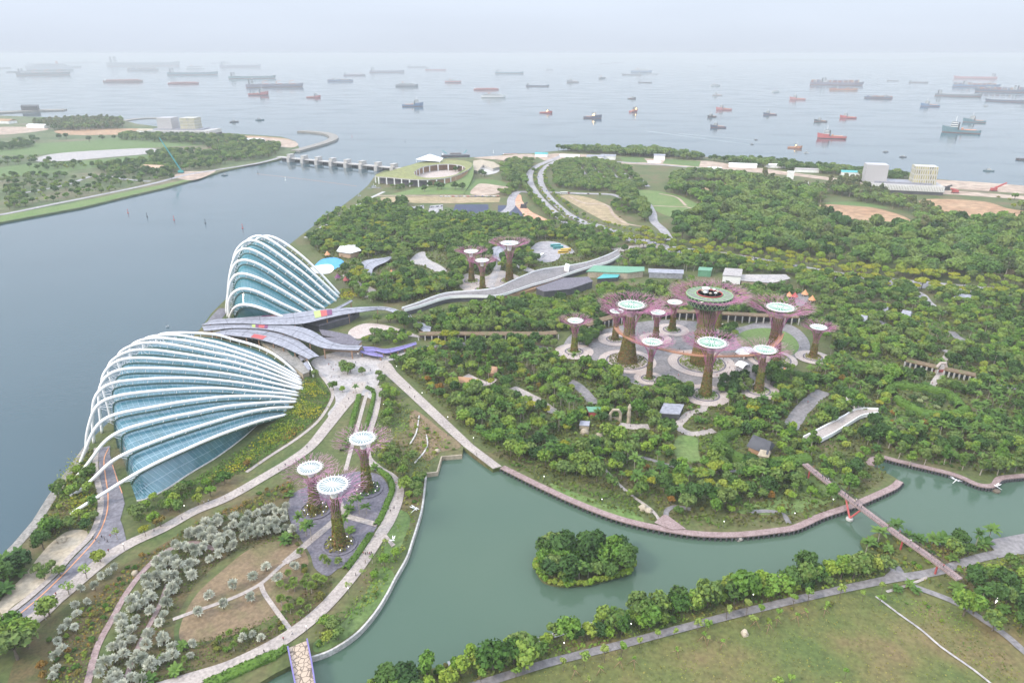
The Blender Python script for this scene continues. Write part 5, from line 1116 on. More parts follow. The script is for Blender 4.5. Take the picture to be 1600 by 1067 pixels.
# garden sculpture pieces
b = at(982, 660); root = empty('totem', tuple(b), 0, 'tall pale carved stone totem on the garden lawn', 'totem'); MB().lathe([(1.2, 0), (1.0, 3), (1.3, 5), (.9, 8), (1.1, 10), (.4, 12)], n=8).build('carved_shaft', M['sand'], root)
for u, v, lb in ((961, 658, 'arched white stone gate beside the garden path'), (1469, 583, 'flowered gateway at the break of the eastern arcade')):
    b = at(u, v); root = empty('gateway', tuple(b), 0, lb, 'gate'); MB().tube([(-3, 0, 0), (-3, 0, 5), (-1.5, 0, 7.5), (1.5, 0, 7.5), (3, 0, 5), (3, 0, 0)], .9, 8).build('arch', M['sand' if u < 1000 else 'ring_paving'], root)
    MB().box((0, 1.2, 0), (8, .6, 2)).build('plinth', M['sand' if u < 1000 else 'red'], root)
def boulder(u, v, s, lb, mm='rock', z=ZG):
    rg = np.random.default_rng(int(u)); b = at(u, v, z); mb = MB(); n = 9; V = [(0, 0, s * 1.1)]
    for k, (r_, zz) in enumerate(((.6, .95), (1, .5), (1.05, 0), (.9, -.6))):
        V += [(s * r_ * math.cos(2 * math.pi * j / n) * rg.uniform(.75, 1.2), s * r_ * math.sin(2 * math.pi * j / n) * rg.uniform(.75, 1.2), s * zz * rg.uniform(.85, 1.1)) for j in range(n)]
    F = [(0, 1 + j, 1 + (j + 1) % n) for j in range(n)] + [(1 + k * n + j, 1 + (k + 1) * n + j, 1 + (k + 1) * n + (j + 1) % n, 1 + k * n + (j + 1) % n) for k in range(3) for j in range(n)]
    tag(mb.add(V, F).build('boulder', M[mm], loc=tuple(b)), lb, 'boulder')
for q in ((1099, 839, 1.6, 'small rock standing in the lake before the boardwalk, westernmost of three'), (1125, 838, 1.9, 'middle rock of three in the lake before the boardwalk'), (1155, 842, 2.1, 'pointed rock in the lake farthest east of three')): boulder(*q, z=-.1)
for q in ((1005, 795, 2.2, 'pale boulder beside the stream path near the landing'), (1013, 799, 1.8, 'pale boulder next to the boardwalk landing'), (913, 676, 2.4, 'pale carved rock by the dark garden pool'), (936, 682, 2.2, 'pink white rock by the low curved hedge'), (944, 652, 2.6, 'tall pale rock beside the small red pavilion'), (1163, 990, 1.6, 'sandy boulder on the dry meadow'), (211, 896, 1.4, 'flat pale rock on the verge beside the narrow path'), (684, 705, 1.5, 'pinkish rock at the corner of the reed bed'), (97, 845, 2.0, 'dark rock on the sandy clearing')): boulder(*q, mm='sand')
# dragonfly sculptures and other white sculptures
def dragonfly(u, v, z, s, rz, lb, perch):
    b = at(u, v, z); root = empty('sculpture', tuple(b), rz, lb, 'sculpture')
    h = 1.2
    if perch: MB().lathe([(2.2 * s, -.3), (2.4 * s, .9), (1.2 * s, 1.4)], n=12).build('mossy_raft', M['trunk'], root); h = 2.2
    MB().tube([(-2.6 * s, 0, h + .2), (0, 0, h + .6), (1.2 * s, 0, h + .9), (1.7 * s, 0, h + .9)], [.12 * s, .2 * s, .42 * s, .3 * s], 8).build('body', M['white'], root, smooth=True)
    for sx, an in ((.5, .5), (.5, -.5), (1.0, .15), (1.0, -.15)):
        sg = 1 if an > 0 else -1; d = np.array([-math.sin(abs(an)), sg * math.cos(an), 0]); p = np.array([sx * s, 0, h + 1.1]); t = np.array([d[1], -d[0], 0]) * .35 * s
        w_ = MB(); w_.add([p, p + d * 1.6 * s + t + [0, 0, .4], p + d * 3.2 * s + [0, 0, .8], p + d * 1.6 * s - t + [0, 0, .4]], [(0, 1, 2, 3)]); w_.add([p - [0, 0, .06], p + d * 1.6 * s + t + [0, 0, .34], p + d * 3.2 * s + [0, 0, .74], p + d * 1.6 * s - t + [0, 0, .34]], [(3, 2, 1, 0)]); w_.build('wing', M['white'], root)
dragonfly(1491, 756, 0, .9, .6, 'white dragonfly sculpture over the lake nearest the palm bank boardwalk', False)
dragonfly(1556, 768, 0, .8, 2.2, 'white dragonfly sculpture on a dark raft by the boardwalk bend', True)
dragonfly(648, 801, ZG, .9, .9, 'white winged sculpture on the lake wall lawn', False)
dragonfly(613, 849, ZG, .7, -.4, 'white sculpture seat at the end of a short lawn path', False)
sheet('lawn_path', [(598, 828), (612, 846), (618, 852), (612, 856), (602, 842)], Z4, M['path'], smooth=False)
b = at(1557, 941); root = empty('sign_board', tuple(b), .6, 'lit sign board beside the south eastern path', 'sign'); MB().box((0, 0, .6), (3.2, .25, 2.0)).build('panel', M['lamp'], root); MB().box((0, 0, 0), (2.8, .18, .7)).build('posts', M['dark'], root)
# bus park vehicles are built with the cars
# ------------------------------------------------------------------ ships at anchor
def C_(r, g, b): return (r, g, b)
SC = {}
def pm(name, c):
    if name not in SC: SC[name] = mat('hull_' + name, c, tuple(min(1, x * 1.15) for x in c), .02, rough=.5)
    return SC[name]
HULL = dict(grey=(.16, .17, .20), dark=(.035, .04, .055), navy=(.03, .05, .12), blue=(.05, .14, .30), red=(.48, .06, .06), rust=(.36, .13, .10), teal=(.05, .16, .20), white=(.80, .80, .78), purple=(.16, .12, .19), pale=(.42, .44, .47), pink=(.50, .16, .17), orange=(.55, .22, .10), green=(.07, .20, .20))
for k, c in HULL.items(): pm(k, tuple(x * .80 + .075 for x in c))  # paint colours lifted towards pale, putting part of the distance haze into them
M['containers'] = None
m = bpy.data.materials.new('container_colours'); m.use_nodes = True; nt = m.node_tree
tc = nt.nodes.new('ShaderNodeTexCoord'); vo = nt.nodes.new('ShaderNodeTexVoronoi'); vo.distance = 'CHEBYCHEV'; vo.inputs['Scale'].default_value = .09; vo.inputs['Randomness'].default_value = .25
nt.links.new(tc.outputs['Object'], vo.inputs['Vector']); rp = nt.nodes.new('ShaderNodeValToRGB'); rp.color_ramp.interpolation = 'CONSTANT'; e = rp.color_ramp.elements
for k, c in enumerate([(.30, .10, .07), (.10, .12, .22), (.36, .20, .12), (.20, .22, .25), (.16, .07, .10), (.40, .32, .22)]):
    x = e[k] if k < 2 else e.new(k / 6); x.position = k / 6; x.color = (*c, 1)
sx_ = nt.nodes.new('ShaderNodeSeparateColor'); nt.links.new(vo.outputs['Color'], sx_.inputs[0]); nt.links.new(sx_.outputs[0], rp.inputs[0]); nt.links.new(rp.outputs[0], nt.nodes['Principled BSDF'].inputs['Base Color'])
M['containers'] = m
M['windows_white'] = uvgrid('deckhouse', (.82, .81, .78), (.10, .12, .14), 100, 3.0, .9, rough=.5)
def hull_mesh(L, Bm, fb, bow, stern, hc, boot='rust', fc=0.0, fcx=.72, low=False):
    """pointed-bow hull along +X, freeboard fb; forecastle raised by fc from station fcx forward"""
    xs = np.array([-.5, -.47, -.4, -.2, 0, .2, .32, .40, .46, .49, .503]); hb = np.array([.30, .42, .48, .5, .5, .5, .46, .36, .20, .07, .01]) * Bm
    if bow == 'blunt': hb = np.array([.42, .48, .5, .5, .5, .5, .5, .49, .45, .40, .36]) * Bm
    if fc: 
        i = int(np.searchsorted(xs, fcx - .5)); xs = np.insert(xs, i, [fcx - .501, fcx - .499]); hb = np.insert(hb, i, [np.interp(fcx - .5, np.delete(xs, [i, i + 1]), hb)] * 2)
    sheer = fb * (1 + (.35 * np.clip((xs - .25) / .25, 0, 1) ** 2 + .12 * np.clip((-.35 - xs) / .15, 0, 1)) * (0 if bow == 'blunt' else 1))
    if fc: sheer = sheer + np.where(xs > fcx - .5, fc, 0)
    rake = np.where(xs > .4, .94, 1.0)
    n = len(xs); mb = MB(); rows = []
    for z0, kx, kb in ((-1.0, .93, .8), (fb * .22, .96, .95), (fb * .24, .96, .95), (None, 1, 1)):
        z = np.full(n, z0) if z0 is not None else sheer
        kxs = np.where(xs > 0, kx, 1.0)
        rows.append([(xs[i] * L * kxs[i], hb[i] * kb, z[i]) for i in range(n)] + [(xs[i] * L * kxs[i], -hb[i] * kb, z[i]) for i in range(n - 1, -1, -1)])
    q = 2 * n
    for r in range(3):
        mb.add(rows[r] + rows[r + 1], [(i, q + i, q + (i + 1) % q, (i + 1) % q) for i in range(q)], 1 if r == 0 else 0)
    dk = [(x, y, z - .06 * fb) for x, y, z in rows[3]]
    mb.add(dk, [(i, i + 1, q - 2 - i, q - 1 - i) for i in range(n - 1)], 2)
    return mb
def house(mb, x, y, z, a, b, h, tiers=3):
    for k in range(tiers):
        f = 1 - .10 * k; hh = h / tiers; aa, bb = a * f / 2, b * f / 2; V = []
        for zz in (z + k * hh, z + (k + 1) * hh): V += [(x - aa, y - bb, zz), (x + aa, y - bb, zz), (x + aa, y + bb, zz), (x - aa, y + bb, zz)]
        U = [((0, 0), (a, 0), (a, 3), (0, 3))] * 4
        mb.add(V, [(0, 1, 5, 4), (1, 2, 6, 5), (2, 3, 7, 6), (3, 0, 4, 7)], 0, U); mb.add(V[4:], [(0, 1, 2, 3)], 0, [((0, 1), (1, 1), (1, 1.2), (0, 1.2))])
def ship(kind, u, v, lpx, hue, label, face=1, turn=0.0, house_c='white', lit=0, group=None, fun='dark', squat=1.0, name=None):
    b = at(u, v, 0); dist = math.hypot(b[0], math.hypot(b[1], CAM_H)); L = lpx * dist / FPX / max(.30, abs(math.cos(turn)))
    view = math.atan2(b[0], b[1]); rz = -view + turn + (0 if face > 0 else math.pi)
    nm = name or {'tanker': 'tanker', 'container': 'container_ship', 'bulk': 'bulk_carrier', 'supply': 'supply_ship', 'tug': 'tug_boat', 'barge': 'barge', 'ferry': 'passenger_ship', 'boat': 'small_boat', 'roro': 'car_carrier'}[kind]
    root = empty(nm, tuple(b), rz, label, {'tanker': 'tanker', 'container_ship': 'ship', 'bulk_carrier': 'ship', 'supply_ship': 'ship', 'tug_boat': 'tug', 'barge': 'barge', 'passenger_ship': 'ship', 'small_boat': 'boat', 'car_carrier': 'ship', 'crane_barge': 'barge'}.get(nm, 'ship'), group or 'ships anchored in the strait')
    H = SC[hue]; mats = lambda boot: [H, SC[boot], M['plaza_grey']]
    hw = M['windows_white'] if house_c == 'white' else M[house_c] if house_c in M else SC[house_c]
    if kind in ('tanker', 'bulk', 'container'):
        fb = L * .052 * squat; Bm = L * .15
        hull_mesh(L, Bm, fb, '', '', H).build('hull', mats('rust'), root)
        hm = MB(); hx = -.38 * L if kind != 'container' else -.22 * L; house(hm, hx, 0, fb, L * .055, Bm * .8, L * .075, 3); hm.box((hx, 0, fb + L * .075), (L * .03, Bm * 1.0, L * .012)); sup = hm.build('deckhouse', hw, root)
        MB().box((hx - L * .055, 0, fb), (L * .03, L * .03, L * .085), 0, 0, .8).build('funnel', M[fun] if fun in M else SC[fun], root)
        ms = MB(); ms.tube([(hx, 0, fb + L * .085), (hx, 0, fb + L * .115)], L * .0025, 4); ms.tube([(.44 * L, 0, fb), (.44 * L, 0, fb + L * .05)], L * .0025, 4); ms.build('mast', M['white'], root)
        if kind == 'tanker':
            pp = MB(); pp.box((.06 * L, 0, fb), (.70 * L, Bm * .12, L * .006)); pp.box((.03 * L, 0, fb), (L * .02, Bm * .8, L * .010)); pp.tube([(.03 * L, Bm * .2, fb), (.03 * L, Bm * .2, fb + L * .035)], L * .004, 5); pp.build('deck_pipes', SC['pale'], root)
        elif kind == 'bulk':
            for k in range(6): MB().box((L * (-.26 + .115 * k), 0, fb), (L * .075, Bm * .6, L * .012)).build('hatch_cover', SC['rust' if k % 2 else 'grey'], root)
            for k in range(3):
                x = L * (-.20 + .23 * k); cr = MB(); cr.tube([(x, 0, fb), (x, 0, fb + L * .05)], L * .007, 5); cr.tube([(x, 0, fb + L * .048), (x + L * .08, 0, fb + L * .06)], L * .004, 4); cr.build('deck_crane', SC['orange'] if hue != 'grey' else SC['pale'], root)
        else:
            rg = np.random.default_rng(int(u))
            for k in range(9):
                x = L * (-.44 + .10 * k)
                if abs(x - hx) < L * .075 or x > .40 * L: continue
                MB().box((x, 0, fb), (L * .086, Bm * .92, L * rg.uniform(.030, .052))).build('container_stack', M['containers'], root)
    elif kind in ('supply', 'tug'):
        fb = L * (.085 if kind == 'supply' else .09) * squat; Bm = L * .26; hx = .20 * L if kind == 'supply' else .12 * L
        hull_mesh(L, Bm, fb, '', '', H, fc=fb * .9, fcx=.60).build('hull', mats('rust' if hue != 'red' else 'dark'), root)
        hm = MB(); house(hm, hx, 0, fb * 1.6, L * .20, Bm * .72, L * .17, 3); hm.build('wheelhouse', hw, root)
        for s in (-1, 1): MB().box((hx - L * .12, s * Bm * .26, fb * 1.0), (L * .045, L * .045, L * .20), 0, 0, .75).build('funnel', M[fun] if fun in M else SC[fun], root)
        ms = MB(); zt = fb * 1.6 + L * .17; ms.tube([(hx - L * .02, 0, zt), (hx - L * .02, 0, zt + L * .15)], L * .008, 4); ms.tube([(hx - L * .02, -L * .05, zt + L * .08), (hx - L * .02, L * .05, zt + L * .08)], L * .005, 3); ms.build('mast', M['white'], root)
        gk = MB(); gk.box((-.22 * L, 0, fb * .95), (L * .30, Bm * .55, L * .02)); gk.box((-.02 * L, 0, fb * .95), (L * .06, Bm * .5, L * .06)); gk.build('deck_gear', SC['orange'], root)
        if lit:
            lm = MB()
            for k in range(lit): lm.lathe([(.1, -L * .012), (L * .012, 0), (.1, L * .012)], (hx + L * (-.12 + .04 * k), -Bm * .37 - .2, fb * 1.9 + (k % 2) * L * .06), 6)
            lm.build('deck_lamps', M['lamp_warm'], root)
    elif kind == 'barge':
        fb = L * .05 * squat; Bm = L * .22; hull_mesh(L, Bm, fb, 'blunt', '', H).build('hull', mats('rust'), root)
        MB().box((0, 0, fb), (L * .84, Bm * .8, L * .022), 0, 0, .96).build('cargo', SC['rust'] if hue in ('rust', 'red') else SC['grey'], root)
        MB().box((-.45 * L, 0, fb), (L * .05, Bm * .5, L * .04)).build('deckhouse', M['white'], root)
    elif kind in ('ferry', 'roro'):
        fb = L * .085; Bm = L * .17; hull_mesh(L, Bm, fb, '', '', H).build('hull', mats('dark'), root)
        hm = MB(); house(hm, -.03 * L, 0, fb, L * .78, Bm * .86, L * (.07 if kind == 'ferry' else .06), 3); hm.build('upper_decks', hw, root)
        MB().box((-.18 * L, 0, fb + L * .07), (L * .06, L * .05, L * .06), 0, 0, .75).build('funnel', SC['orange'], root)
        ms = MB(); ms.tube([(.26 * L, 0, fb + L * .06), (.26 * L, 0, fb + L * .14)], L * .005, 4); ms.build('mast', M['white'], root)
    else:
        fb = max(1.2, L * .10); Bm = L * .30; hull_mesh(L, Bm, fb, '', '', H).build('hull', mats('dark'), root)
        hm = MB(); house(hm, -.05 * L, 0, fb, L * .4, Bm * .6, L * .16, 2); hm.build('cabin', hw, root)
        MB().tube([(-.05 * L, 0, fb + L * .16), (-.05 * L, 0, fb + L * .34)], L * .01, 4).build('mast', M['white'], root)
    return root, L, fb
SHIPS = [
 ('bulk', 69, 118, 57, 'dark', 'dark geared bulk carrier at the western end of the anchorage', 1), ('ferry', 78, 110.5, 50, 'pale', 'pale white ship just behind the dark bulk carrier', -1),
 ('tanker', 106, 106, 30, 'grey', 'faint grey tanker beyond the pale white ship', 1), ('bulk', 60, 101.8, 25, 'pale', 'very faint pale ship near the western horizon', 1), ('tanker', 118, 99.2, 28, 'grey', 'hazy tanker on the horizon at the west', -1), ('tanker', 144, 98.4, 20, 'grey', 'hazy small tanker, second along the western horizon', 1),
 ('barge', 26, 113.4, 21, 'dark', 'small dark barge far west of the other ships', 1), ('bulk', 2, 107.5, 20, 'grey', 'grey ship cut by the western picture edge', 1),
 ('barge', 193, 128.6, 46, 'rust', 'low rust red barge with a small deckhouse', 1), ('barge', 287, 131.6, 38, 'red', 'low red barge without gear, short and flat', 1),
 ('tanker', 302, 117.5, 63, 'teal', 'long blue grey tanker with white aft deckhouse, westernmost of the two big tankers', 1), ('container', 224, 110.8, 37, 'grey', 'grey loaded container ship beyond the rust barge', 1),
 ('tanker', 226, 104, 86, 'grey', 'very long faint grey tanker near the horizon', 1), ('ferry', 305, 108.2, 23, 'white', 'bright white passenger ship beyond the big tanker', 1), ('tanker', 376, 105.5, 53, 'purple', 'long pinkish grey tanker high on the water', 1), ('bulk', 190, 100.5, 30, 'grey', 'faint horizon freighter over the container ship', -1), ('tanker', 258, 100, 26, 'pale', 'faint pale tanker over the long grey tanker', 1), ('tanker', 345, 99.5, 24, 'pale', 'faint pale tanker over the pinkish one', -1),
 ('tanker', 395, 123.3, 62, 'green', 'green hulled tanker showing red below the waterline', 1), ('bulk', 430, 136.6, 77, 'purple', 'longest purple grey bulk carrier in the middle west', 1), ('supply', 404, 149, 27, 'red', 'red and white supply ship in front of the long purple carrier', 1), ('supply', 490, 153.4, 20, 'red', 'small low red supply boat alone south of the long carrier', 1),
 ('container', 532, 127.8, 36, 'blue', 'blue container ship with white aft deckhouse', 1), ('bulk', 554, 118.7, 31, 'purple', 'purple grey freighter beyond the blue container ship', 1), ('tanker', 605, 113.8, 50, 'purple', 'long grey tanker with pinkish waterline in mid anchorage', 1), ('tanker', 652, 105.7, 28, 'grey', 'small hazy tanker beyond the mid anchorage', 1), ('tanker', 681, 110.3, 30, 'pink', 'hazy pinkish tanker with a white deckhouse', 1),
 ('roro', 636, 135.8, 33, 'grey', 'boxy grey car carrier in mid anchorage', 1), ('ferry', 708, 129.3, 24, 'pink', 'red hulled ship with white upper decks', 1), ('barge', 760, 140.8, 37, 'red', 'flat red barge behind the white passenger ship', 1), ('ferry', 771, 153.2, 36, 'white', 'cream white passenger ship in front of the red barge', 1), ('supply', 645, 166.5, 31, 'blue', 'blue supply ship with tall white wheelhouse, alone in open water', 1),
 ('tanker', 796, 115.7, 42, 'teal', 'hazy blue grey tanker above the red barge', 1), ('bulk', 859, 110.3, 9, 'pale', 'tiny pale ship seen end on near the horizon', 1, .9), ('supply', 895, 129.3, 18, 'grey', 'grey supply ship beyond the dark tug', -1), ('tanker', 840, 135.5, 34, 'navy', 'blue tanker with a pale deckhouse in the centre', 1), ('roro', 941, 123.4, 9, 'grey', 'grey and white ship seen end on', 1, 1.1),
 ('ferry', 1002, 114, 30, 'blue', 'blue and white liner high in the centre', 1), ('tanker', 987, 117.8, 28, 'grey', 'grey tanker overlapping the blue and white liner', -1), ('bulk', 1008, 129.8, 20, 'grey', 'small grey freighter below the overlapping pair', 1), ('tanker', 946, 100.3, 16, 'grey', 'faint grey ship on the central horizon', 1), ('tanker', 965, 98.6, 19, 'grey', 'faint long ship on the central horizon', 1), ('tanker', 1113, 104.3, 13, 'pale', 'faint pale ship right of the central horizon', 1), ('tanker', 1019, 116.5, 16, 'pale', 'pale tanker just right of the liner', 1),
 ('tug', 987, 155, 12, 'dark', 'dark tug above the red ship seen end on', 1), ('supply', 853, 177.2, 19, 'red', 'red tug with orange lights in the centre of the sea', 1, 0, 'white', 3), ('tug', 926, 185, 27, 'navy', 'navy tug with an orange lamp at the wheelhouse', 1, 0, 'white', 3), ('supply', 990, 175.2, 9.5, 'red', 'tall red supply ship seen end on', 1, 1.15, 'white', 3),
 ('ferry', 1118, 134.8, 13, 'white', 'small white ship nearly end on', 1, .6), ('supply', 1121, 149.8, 14, 'pale', 'pale grey supply ship below the small white ship', -1), ('supply', 1131, 172.2, 22, 'pink', 'pinkish red supply ship with tall cream wheelhouse', -1, .1, 'white', 3), ('tug', 1112, 183.5, 12, 'dark', 'dark tug end on below the pinkish supply ship', -1, .7, 'white', 2), ('supply', 1122, 199.8, 22, 'navy', 'dark supply ship lowest of the three stacked tugs', -1, .1, 'white', 2), ('supply', 1203, 180, 18, 'navy', 'dark blue supply ship midway to the eastern ships', -1, .1, 'white', 2),
 ('ferry', 1212, 144.5, 10, 'white', 'tiny white ship end on toward the east', 1, .8), ('supply', 1246, 156.3, 21, 'pink', 'red and white supply ship beside the container pair', -1), ('container', 1307, 133.2, 66, 'purple', 'long purple container ship of the western container pair', 1), ('container', 1318, 141.2, 35, 'orange', 'orange container ship overlapping the long purple one', 1), ('container', 1372, 154, 34, 'navy', 'dark navy freighter with deckhouse at its east end', -1),
 ('tug', 1282, 190.6, 17, 'dark', 'dark tug just above the big red supply ship', -1), ('supply', 1325, 185, 21, 'red', 'small red supply ship right of the dark tug', -1), ('supply', 1299, 216.5, 37, 'red', 'largest red and white supply ship with bright deck lights', -1, .1, 'white', 6), ('tug', 1242, 231.8, 19, 'orange', 'orange and white harbour boat near the eastern coast', 1, .1, 'white', 2), ('boat', 1260, 239.5, 7, 'white', 'small white launch by the orange harbour boat', 1, .4), ('boat', 1384, 238, 7, 'grey', 'small grey launch off the eastern coast', 1, .5), ('boat', 1411, 246, 8.5, 'dark', 'dark launch with white cabin nearest the eastern coast trees', 1, .3),
 ('bulk', 1435, 129.8, 22, 'grey', 'faint grey ship between the two container pairs', 1), ('tanker', 1523, 123.3, 46, 'pink', 'faint reddish tanker above the eastern container pair', -1), ('container', 1525, 136.2, 50, 'blue', 'blue container ship of the eastern container pair', 1), ('container', 1565, 144.2, 57, 'navy', 'dark container ship in front in the eastern pair', -1), ('tanker', 1497, 150.8, 51, 'grey', 'low grey tanker in front of the eastern container pair', 1), ('tanker', 1572, 159.3, 44, 'navy', 'blue tanker closest to the eastern picture edge', -1), ('supply', 1453, 166.6, 22, 'blue', 'blue supply ship below the faint grey ship', -1), ('boat', 1540, 166.4, 6, 'pale', 'tiny pale boat below the blue tanker', 1), ('tug', 1522, 191.4, 25, 'teal', 'low tug with tall orange mast above the blue supply ship', -1, 0, 'white', 2), ('supply', 1501, 207.6, 43, 'teal', 'blue green supply ship with white wheelhouse at the east', -1, 0, 'white', 3),
 ('boat', 1545, 267.6, 12, 'teal', 'green open boat close behind the coast trees', 1), ('tanker', 1395, 127, 14, 'grey', 'tiny faint tanker above the dark navy freighter', 1),
 ('boat', 366, 191.4, 12, 'dark', 'dark small boat off the far shore building', 1), ('boat', 406, 188.4, 12, 'teal', 'teal small boat off the breakwater', 1), ('boat', 1181, 219.2, 5, 'dark', 'dark speedboat ahead with a wake', 1), ('boat', 1175, 226.2, 5, 'dark', 'dark speedboat behind with a longer wake', 1), ('boat', 262, 511, 3.6, 'white', 'tiny white launch alone on the bay near the domes', 1), ('barge', 1612, 250, 30, 'dark', 'black barge cut by the eastern picture edge', -1, .5),
 ('boat', 351, 274.5, 9, 'teal', 'teal work boat moored below the far shore', 1), ('boat', 585, 296, 20, 'teal', 'teal pontoon boat at the barrage landing', 1), ('boat', 562, 309, 14, 'white', 'white covered boat at the barrage landing', 1), ('barge', 798, 242.5, 24, 'rust', 'rusty barge at the sandy shore', 1)]
for s in SHIPS: ship(*s)
# work barge with crane
root, L, fb = ship('barge', 712, 244.5, 43, 'dark', 'dark work barge with teal crane booms near the barrage hall', 1, name='crane_barge')
bm = MB()
for x0, x1 in ((-.30, -.46), (.28, .40)): bm.tube([(x0 * L, 0, fb + 2), (x1 * L, 0, fb + L * .16)], L * .012, 4)
bm.build('crane_boom', M['teal'], root); MB().box((0, 0, fb + L * .02), (L * .4, L * .1, L * .05)).build('deck_load', M['plaza_grey'], root)
# wakes
M['wake'] = mat('wake_water', (.16, .20, .22), (.50, .54, .56), .08, rough=.3, fine=.3)
for (a, b_) in (((1175, 226.8), (1010, 205)), ((1181, 219.6), (1060, 209))):
    P = np.array([at(a[0] + (b_[0] - a[0]) * t, a[1] + (b_[1] - a[1]) * t, 0) for t in np.linspace(0, 1, 20)]); A, B = ribbon_pts(P, np.linspace(3, 7, 20))
    V = [(*p, .05) for p in A] + [(*p, .05) for p in B]; tag(MB().add(V, [(20 + i, 21 + i, i + 1, i) for i in range(19)]).build('wake_foam', M['wake']), kind='stuff')
# buoys
for u, v, cm, lb in ((200, 333, 'red', 'westernmost red channel marker on the bay'), (230, 339, 'dark', 'dark channel marker second from the west on the bay'), (272, 344, 'red', 'red channel marker in the middle of the bay row'), (321, 349, 'dark', 'dark channel marker fourth along the bay row'), (379, 357, 'red', 'red channel marker nearest the tall dome'), (446, 282, 'white', 'white marker post beneath the barrage'), (403, 271, 'dark', 'dark marker post at the west barrage corner'), (550, 214, 'red', 'red marker buoy outside the breakwater'), (633, 222, 'dark', 'small dark buoy in the open sea off the barrage'), (538, 149, 'red', 'tiny buoy alone near the small red supply boat'), (771, 239, 'white', 'white marker mast off the sandy shore')):
    b = at(u, v, 0); k = math.hypot(b[0], b[1]) / 700; root = empty('channel_buoy', tuple(b), 0, lb, 'buoy', 'marker buoys on the water')
    MB().lathe([(1.1, -.4), (1.2, .5), (.5, .9)], n=10).build('float', M[cm], root); MB().lathe([(.35, .8), (.25, 4.2), (.6, 4.4), (.6, 5.2), (.05, 5.6)], n=8).build('marker_post', M[cm], root)
# floating line across the bay mouth
P = np.array(crom(W([(402, 272), (440, 276), (490, 282), (535, 288), (556, 291)], .15), 8)); bl = MB()
for p in resample(P, 46): bl.lathe([(.1, -.3), (.9, 0), (.1, .4)], tuple(p), 6)
tag(bl.build('float_line', M['orange']), 'string of orange floats across the bay before the barrage', 'float line')
# ------------------------------------------------------------------ vegetation
def unit(a): return a / (np.linalg.norm(a, axis=-1, keepdims=True) + 1e-9)
def crown(rg, Rx, Hc, z0, nc, nl, ls, low=-.35, spread=.62, rcf=.44):
    d = unit(rg.normal(0, 1, (nc * 4, 3))); d = d[d[:, 2] > low][:nc]
    r = rg.uniform(.75, 1.08, len(d)); cc = np.stack([d[:, 0] * Rx * spread * r, d[:, 1] * Rx * spread * r, z0 + Hc / 2 + d[:, 2] * Hc / 2 * spread * r], 1)
    P, Nn = [], []
    for c in cc:
        rc = Rx * rcf * rg.uniform(.75, 1.25); q = unit(rg.normal(0, 1, (nl, 3)) + [0, 0, .25]); 
        P.append(c + q * rc * rg.uniform(.7, 1.05, (nl, 1)) * [1, 1, min(1, Hc / Rx / 1.6)]); Nn.append(q)
    return leaf_scatter(np.vstack(P), np.vstack(Nn), ls, rg, .5)
def trunkq(h, r, n=5, lean=(0, 0), limbs=0, rg=None):
    mb = MB(); mb.tube([(0, 0, -.2), (lean[0] * .5, lean[1] * .5, h * .5), (lean[0], lean[1], h)], [r, r * .75, r * .45], n)
    for k in range(limbs):
        a = 2 * math.pi * (k + rg.uniform(-.2, .2)) / limbs; l = h * .45
        mb.tube([(0, 0, h * .62), (math.cos(a) * l * .5, math.sin(a) * l * .5, h * .9), (math.cos(a) * l, math.sin(a) * l, h * 1.15)], [r * .5, r * .35, r * .15], 4)
    return mb
def quads_of(mb):
    return np.array(mb.v), np.array([list(f) + [f[-1]] * (4 - len(f)) for f in mb.f if len(f) <= 4])
def palm(rg, h, nf, L, w=.42):
    V, F = [], []
    for k in range(nf):
        a = 2 * math.pi * k / nf * 2.4 + rg.uniform(-.2, .2); el = R(rg.uniform(-5, 72)); p = np.array([0, 0, h]); dirh = np.array([math.cos(a), math.sin(a), 0]); side = np.array([-math.sin(a), math.cos(a), 0]); l = L * rg.uniform(.8, 1.1); n = 5; rows = []
        for i in range(n + 1):
            t = i / n; ww = w * (.25 + 1.3 * math.sin(math.pi * min(1, t * .86 + .12))) * (1.0); e = el - t * t * 1.5
            rows.append((p - side * ww - [0, 0, ww * .45], p.copy(), p + side * ww - [0, 0, ww * .45]))
            p = p + (dirh * math.cos(e) + np.array([0, 0, 1]) * math.sin(e)) * l / n
        o = len(V)
        for r_ in rows: V += list(r_)
        for i in range(n): b = o + 3 * i; F += [(b, b + 1, b + 4, b + 3), (b + 1, b + 2, b + 5, b + 4)]
    return np.array(V), np.array(F)
def fanpalm(rg, zc, Rr, nf, fr):
    V, F = [], []
    d = unit(rg.normal(0, 1, (nf * 3, 3)) + [0, 0, .45]); d = d[d[:, 2] > -.5][:nf]
    for q in d:
        s = unit(np.cross(q, rg.normal(0, 1, 3))); n_ = np.cross(q, s); c = np.array([0, 0, zc]) + q * Rr * rg.uniform(.30, .64); f = fr * rg.uniform(.8, 1.15); o = len(V); V.append(c - q * f * .15)
        m_ = 8
        for k in range(m_ + 1):
            an = R(-105 + 210 * k / m_); rr = f * (.52 if k % 2 == 0 else 1.08); V.append(c + (q * math.cos(an) + s * math.sin(an)) * rr + n_ * (.16 * f if k % 2 else -.04 * f) - np.array([0, 0, .12 * f * abs(math.sin(an))]))
        for k in range(0, m_, 2): F.append((o, o + 1 + k, o + 2 + k, o + 3 + k))
    return np.array(V), np.array(F)
PROTO = {}
def proto(kind, parts, small=True):
    """parts: list of (part name, V, F, material)"""
    PROTO.setdefault(kind, []).append(parts)
rg = np.random.default_rng(11)
def tq(h, r, limbs=0, pale=False): V, F = quads_of(trunkq(h, r, 5, (rg.uniform(-.3, .3), rg.uniform(-.3, .3)), limbs, rg)); return ('trunk', V, F, M['pale_trunk' if pale else 'trunk'])
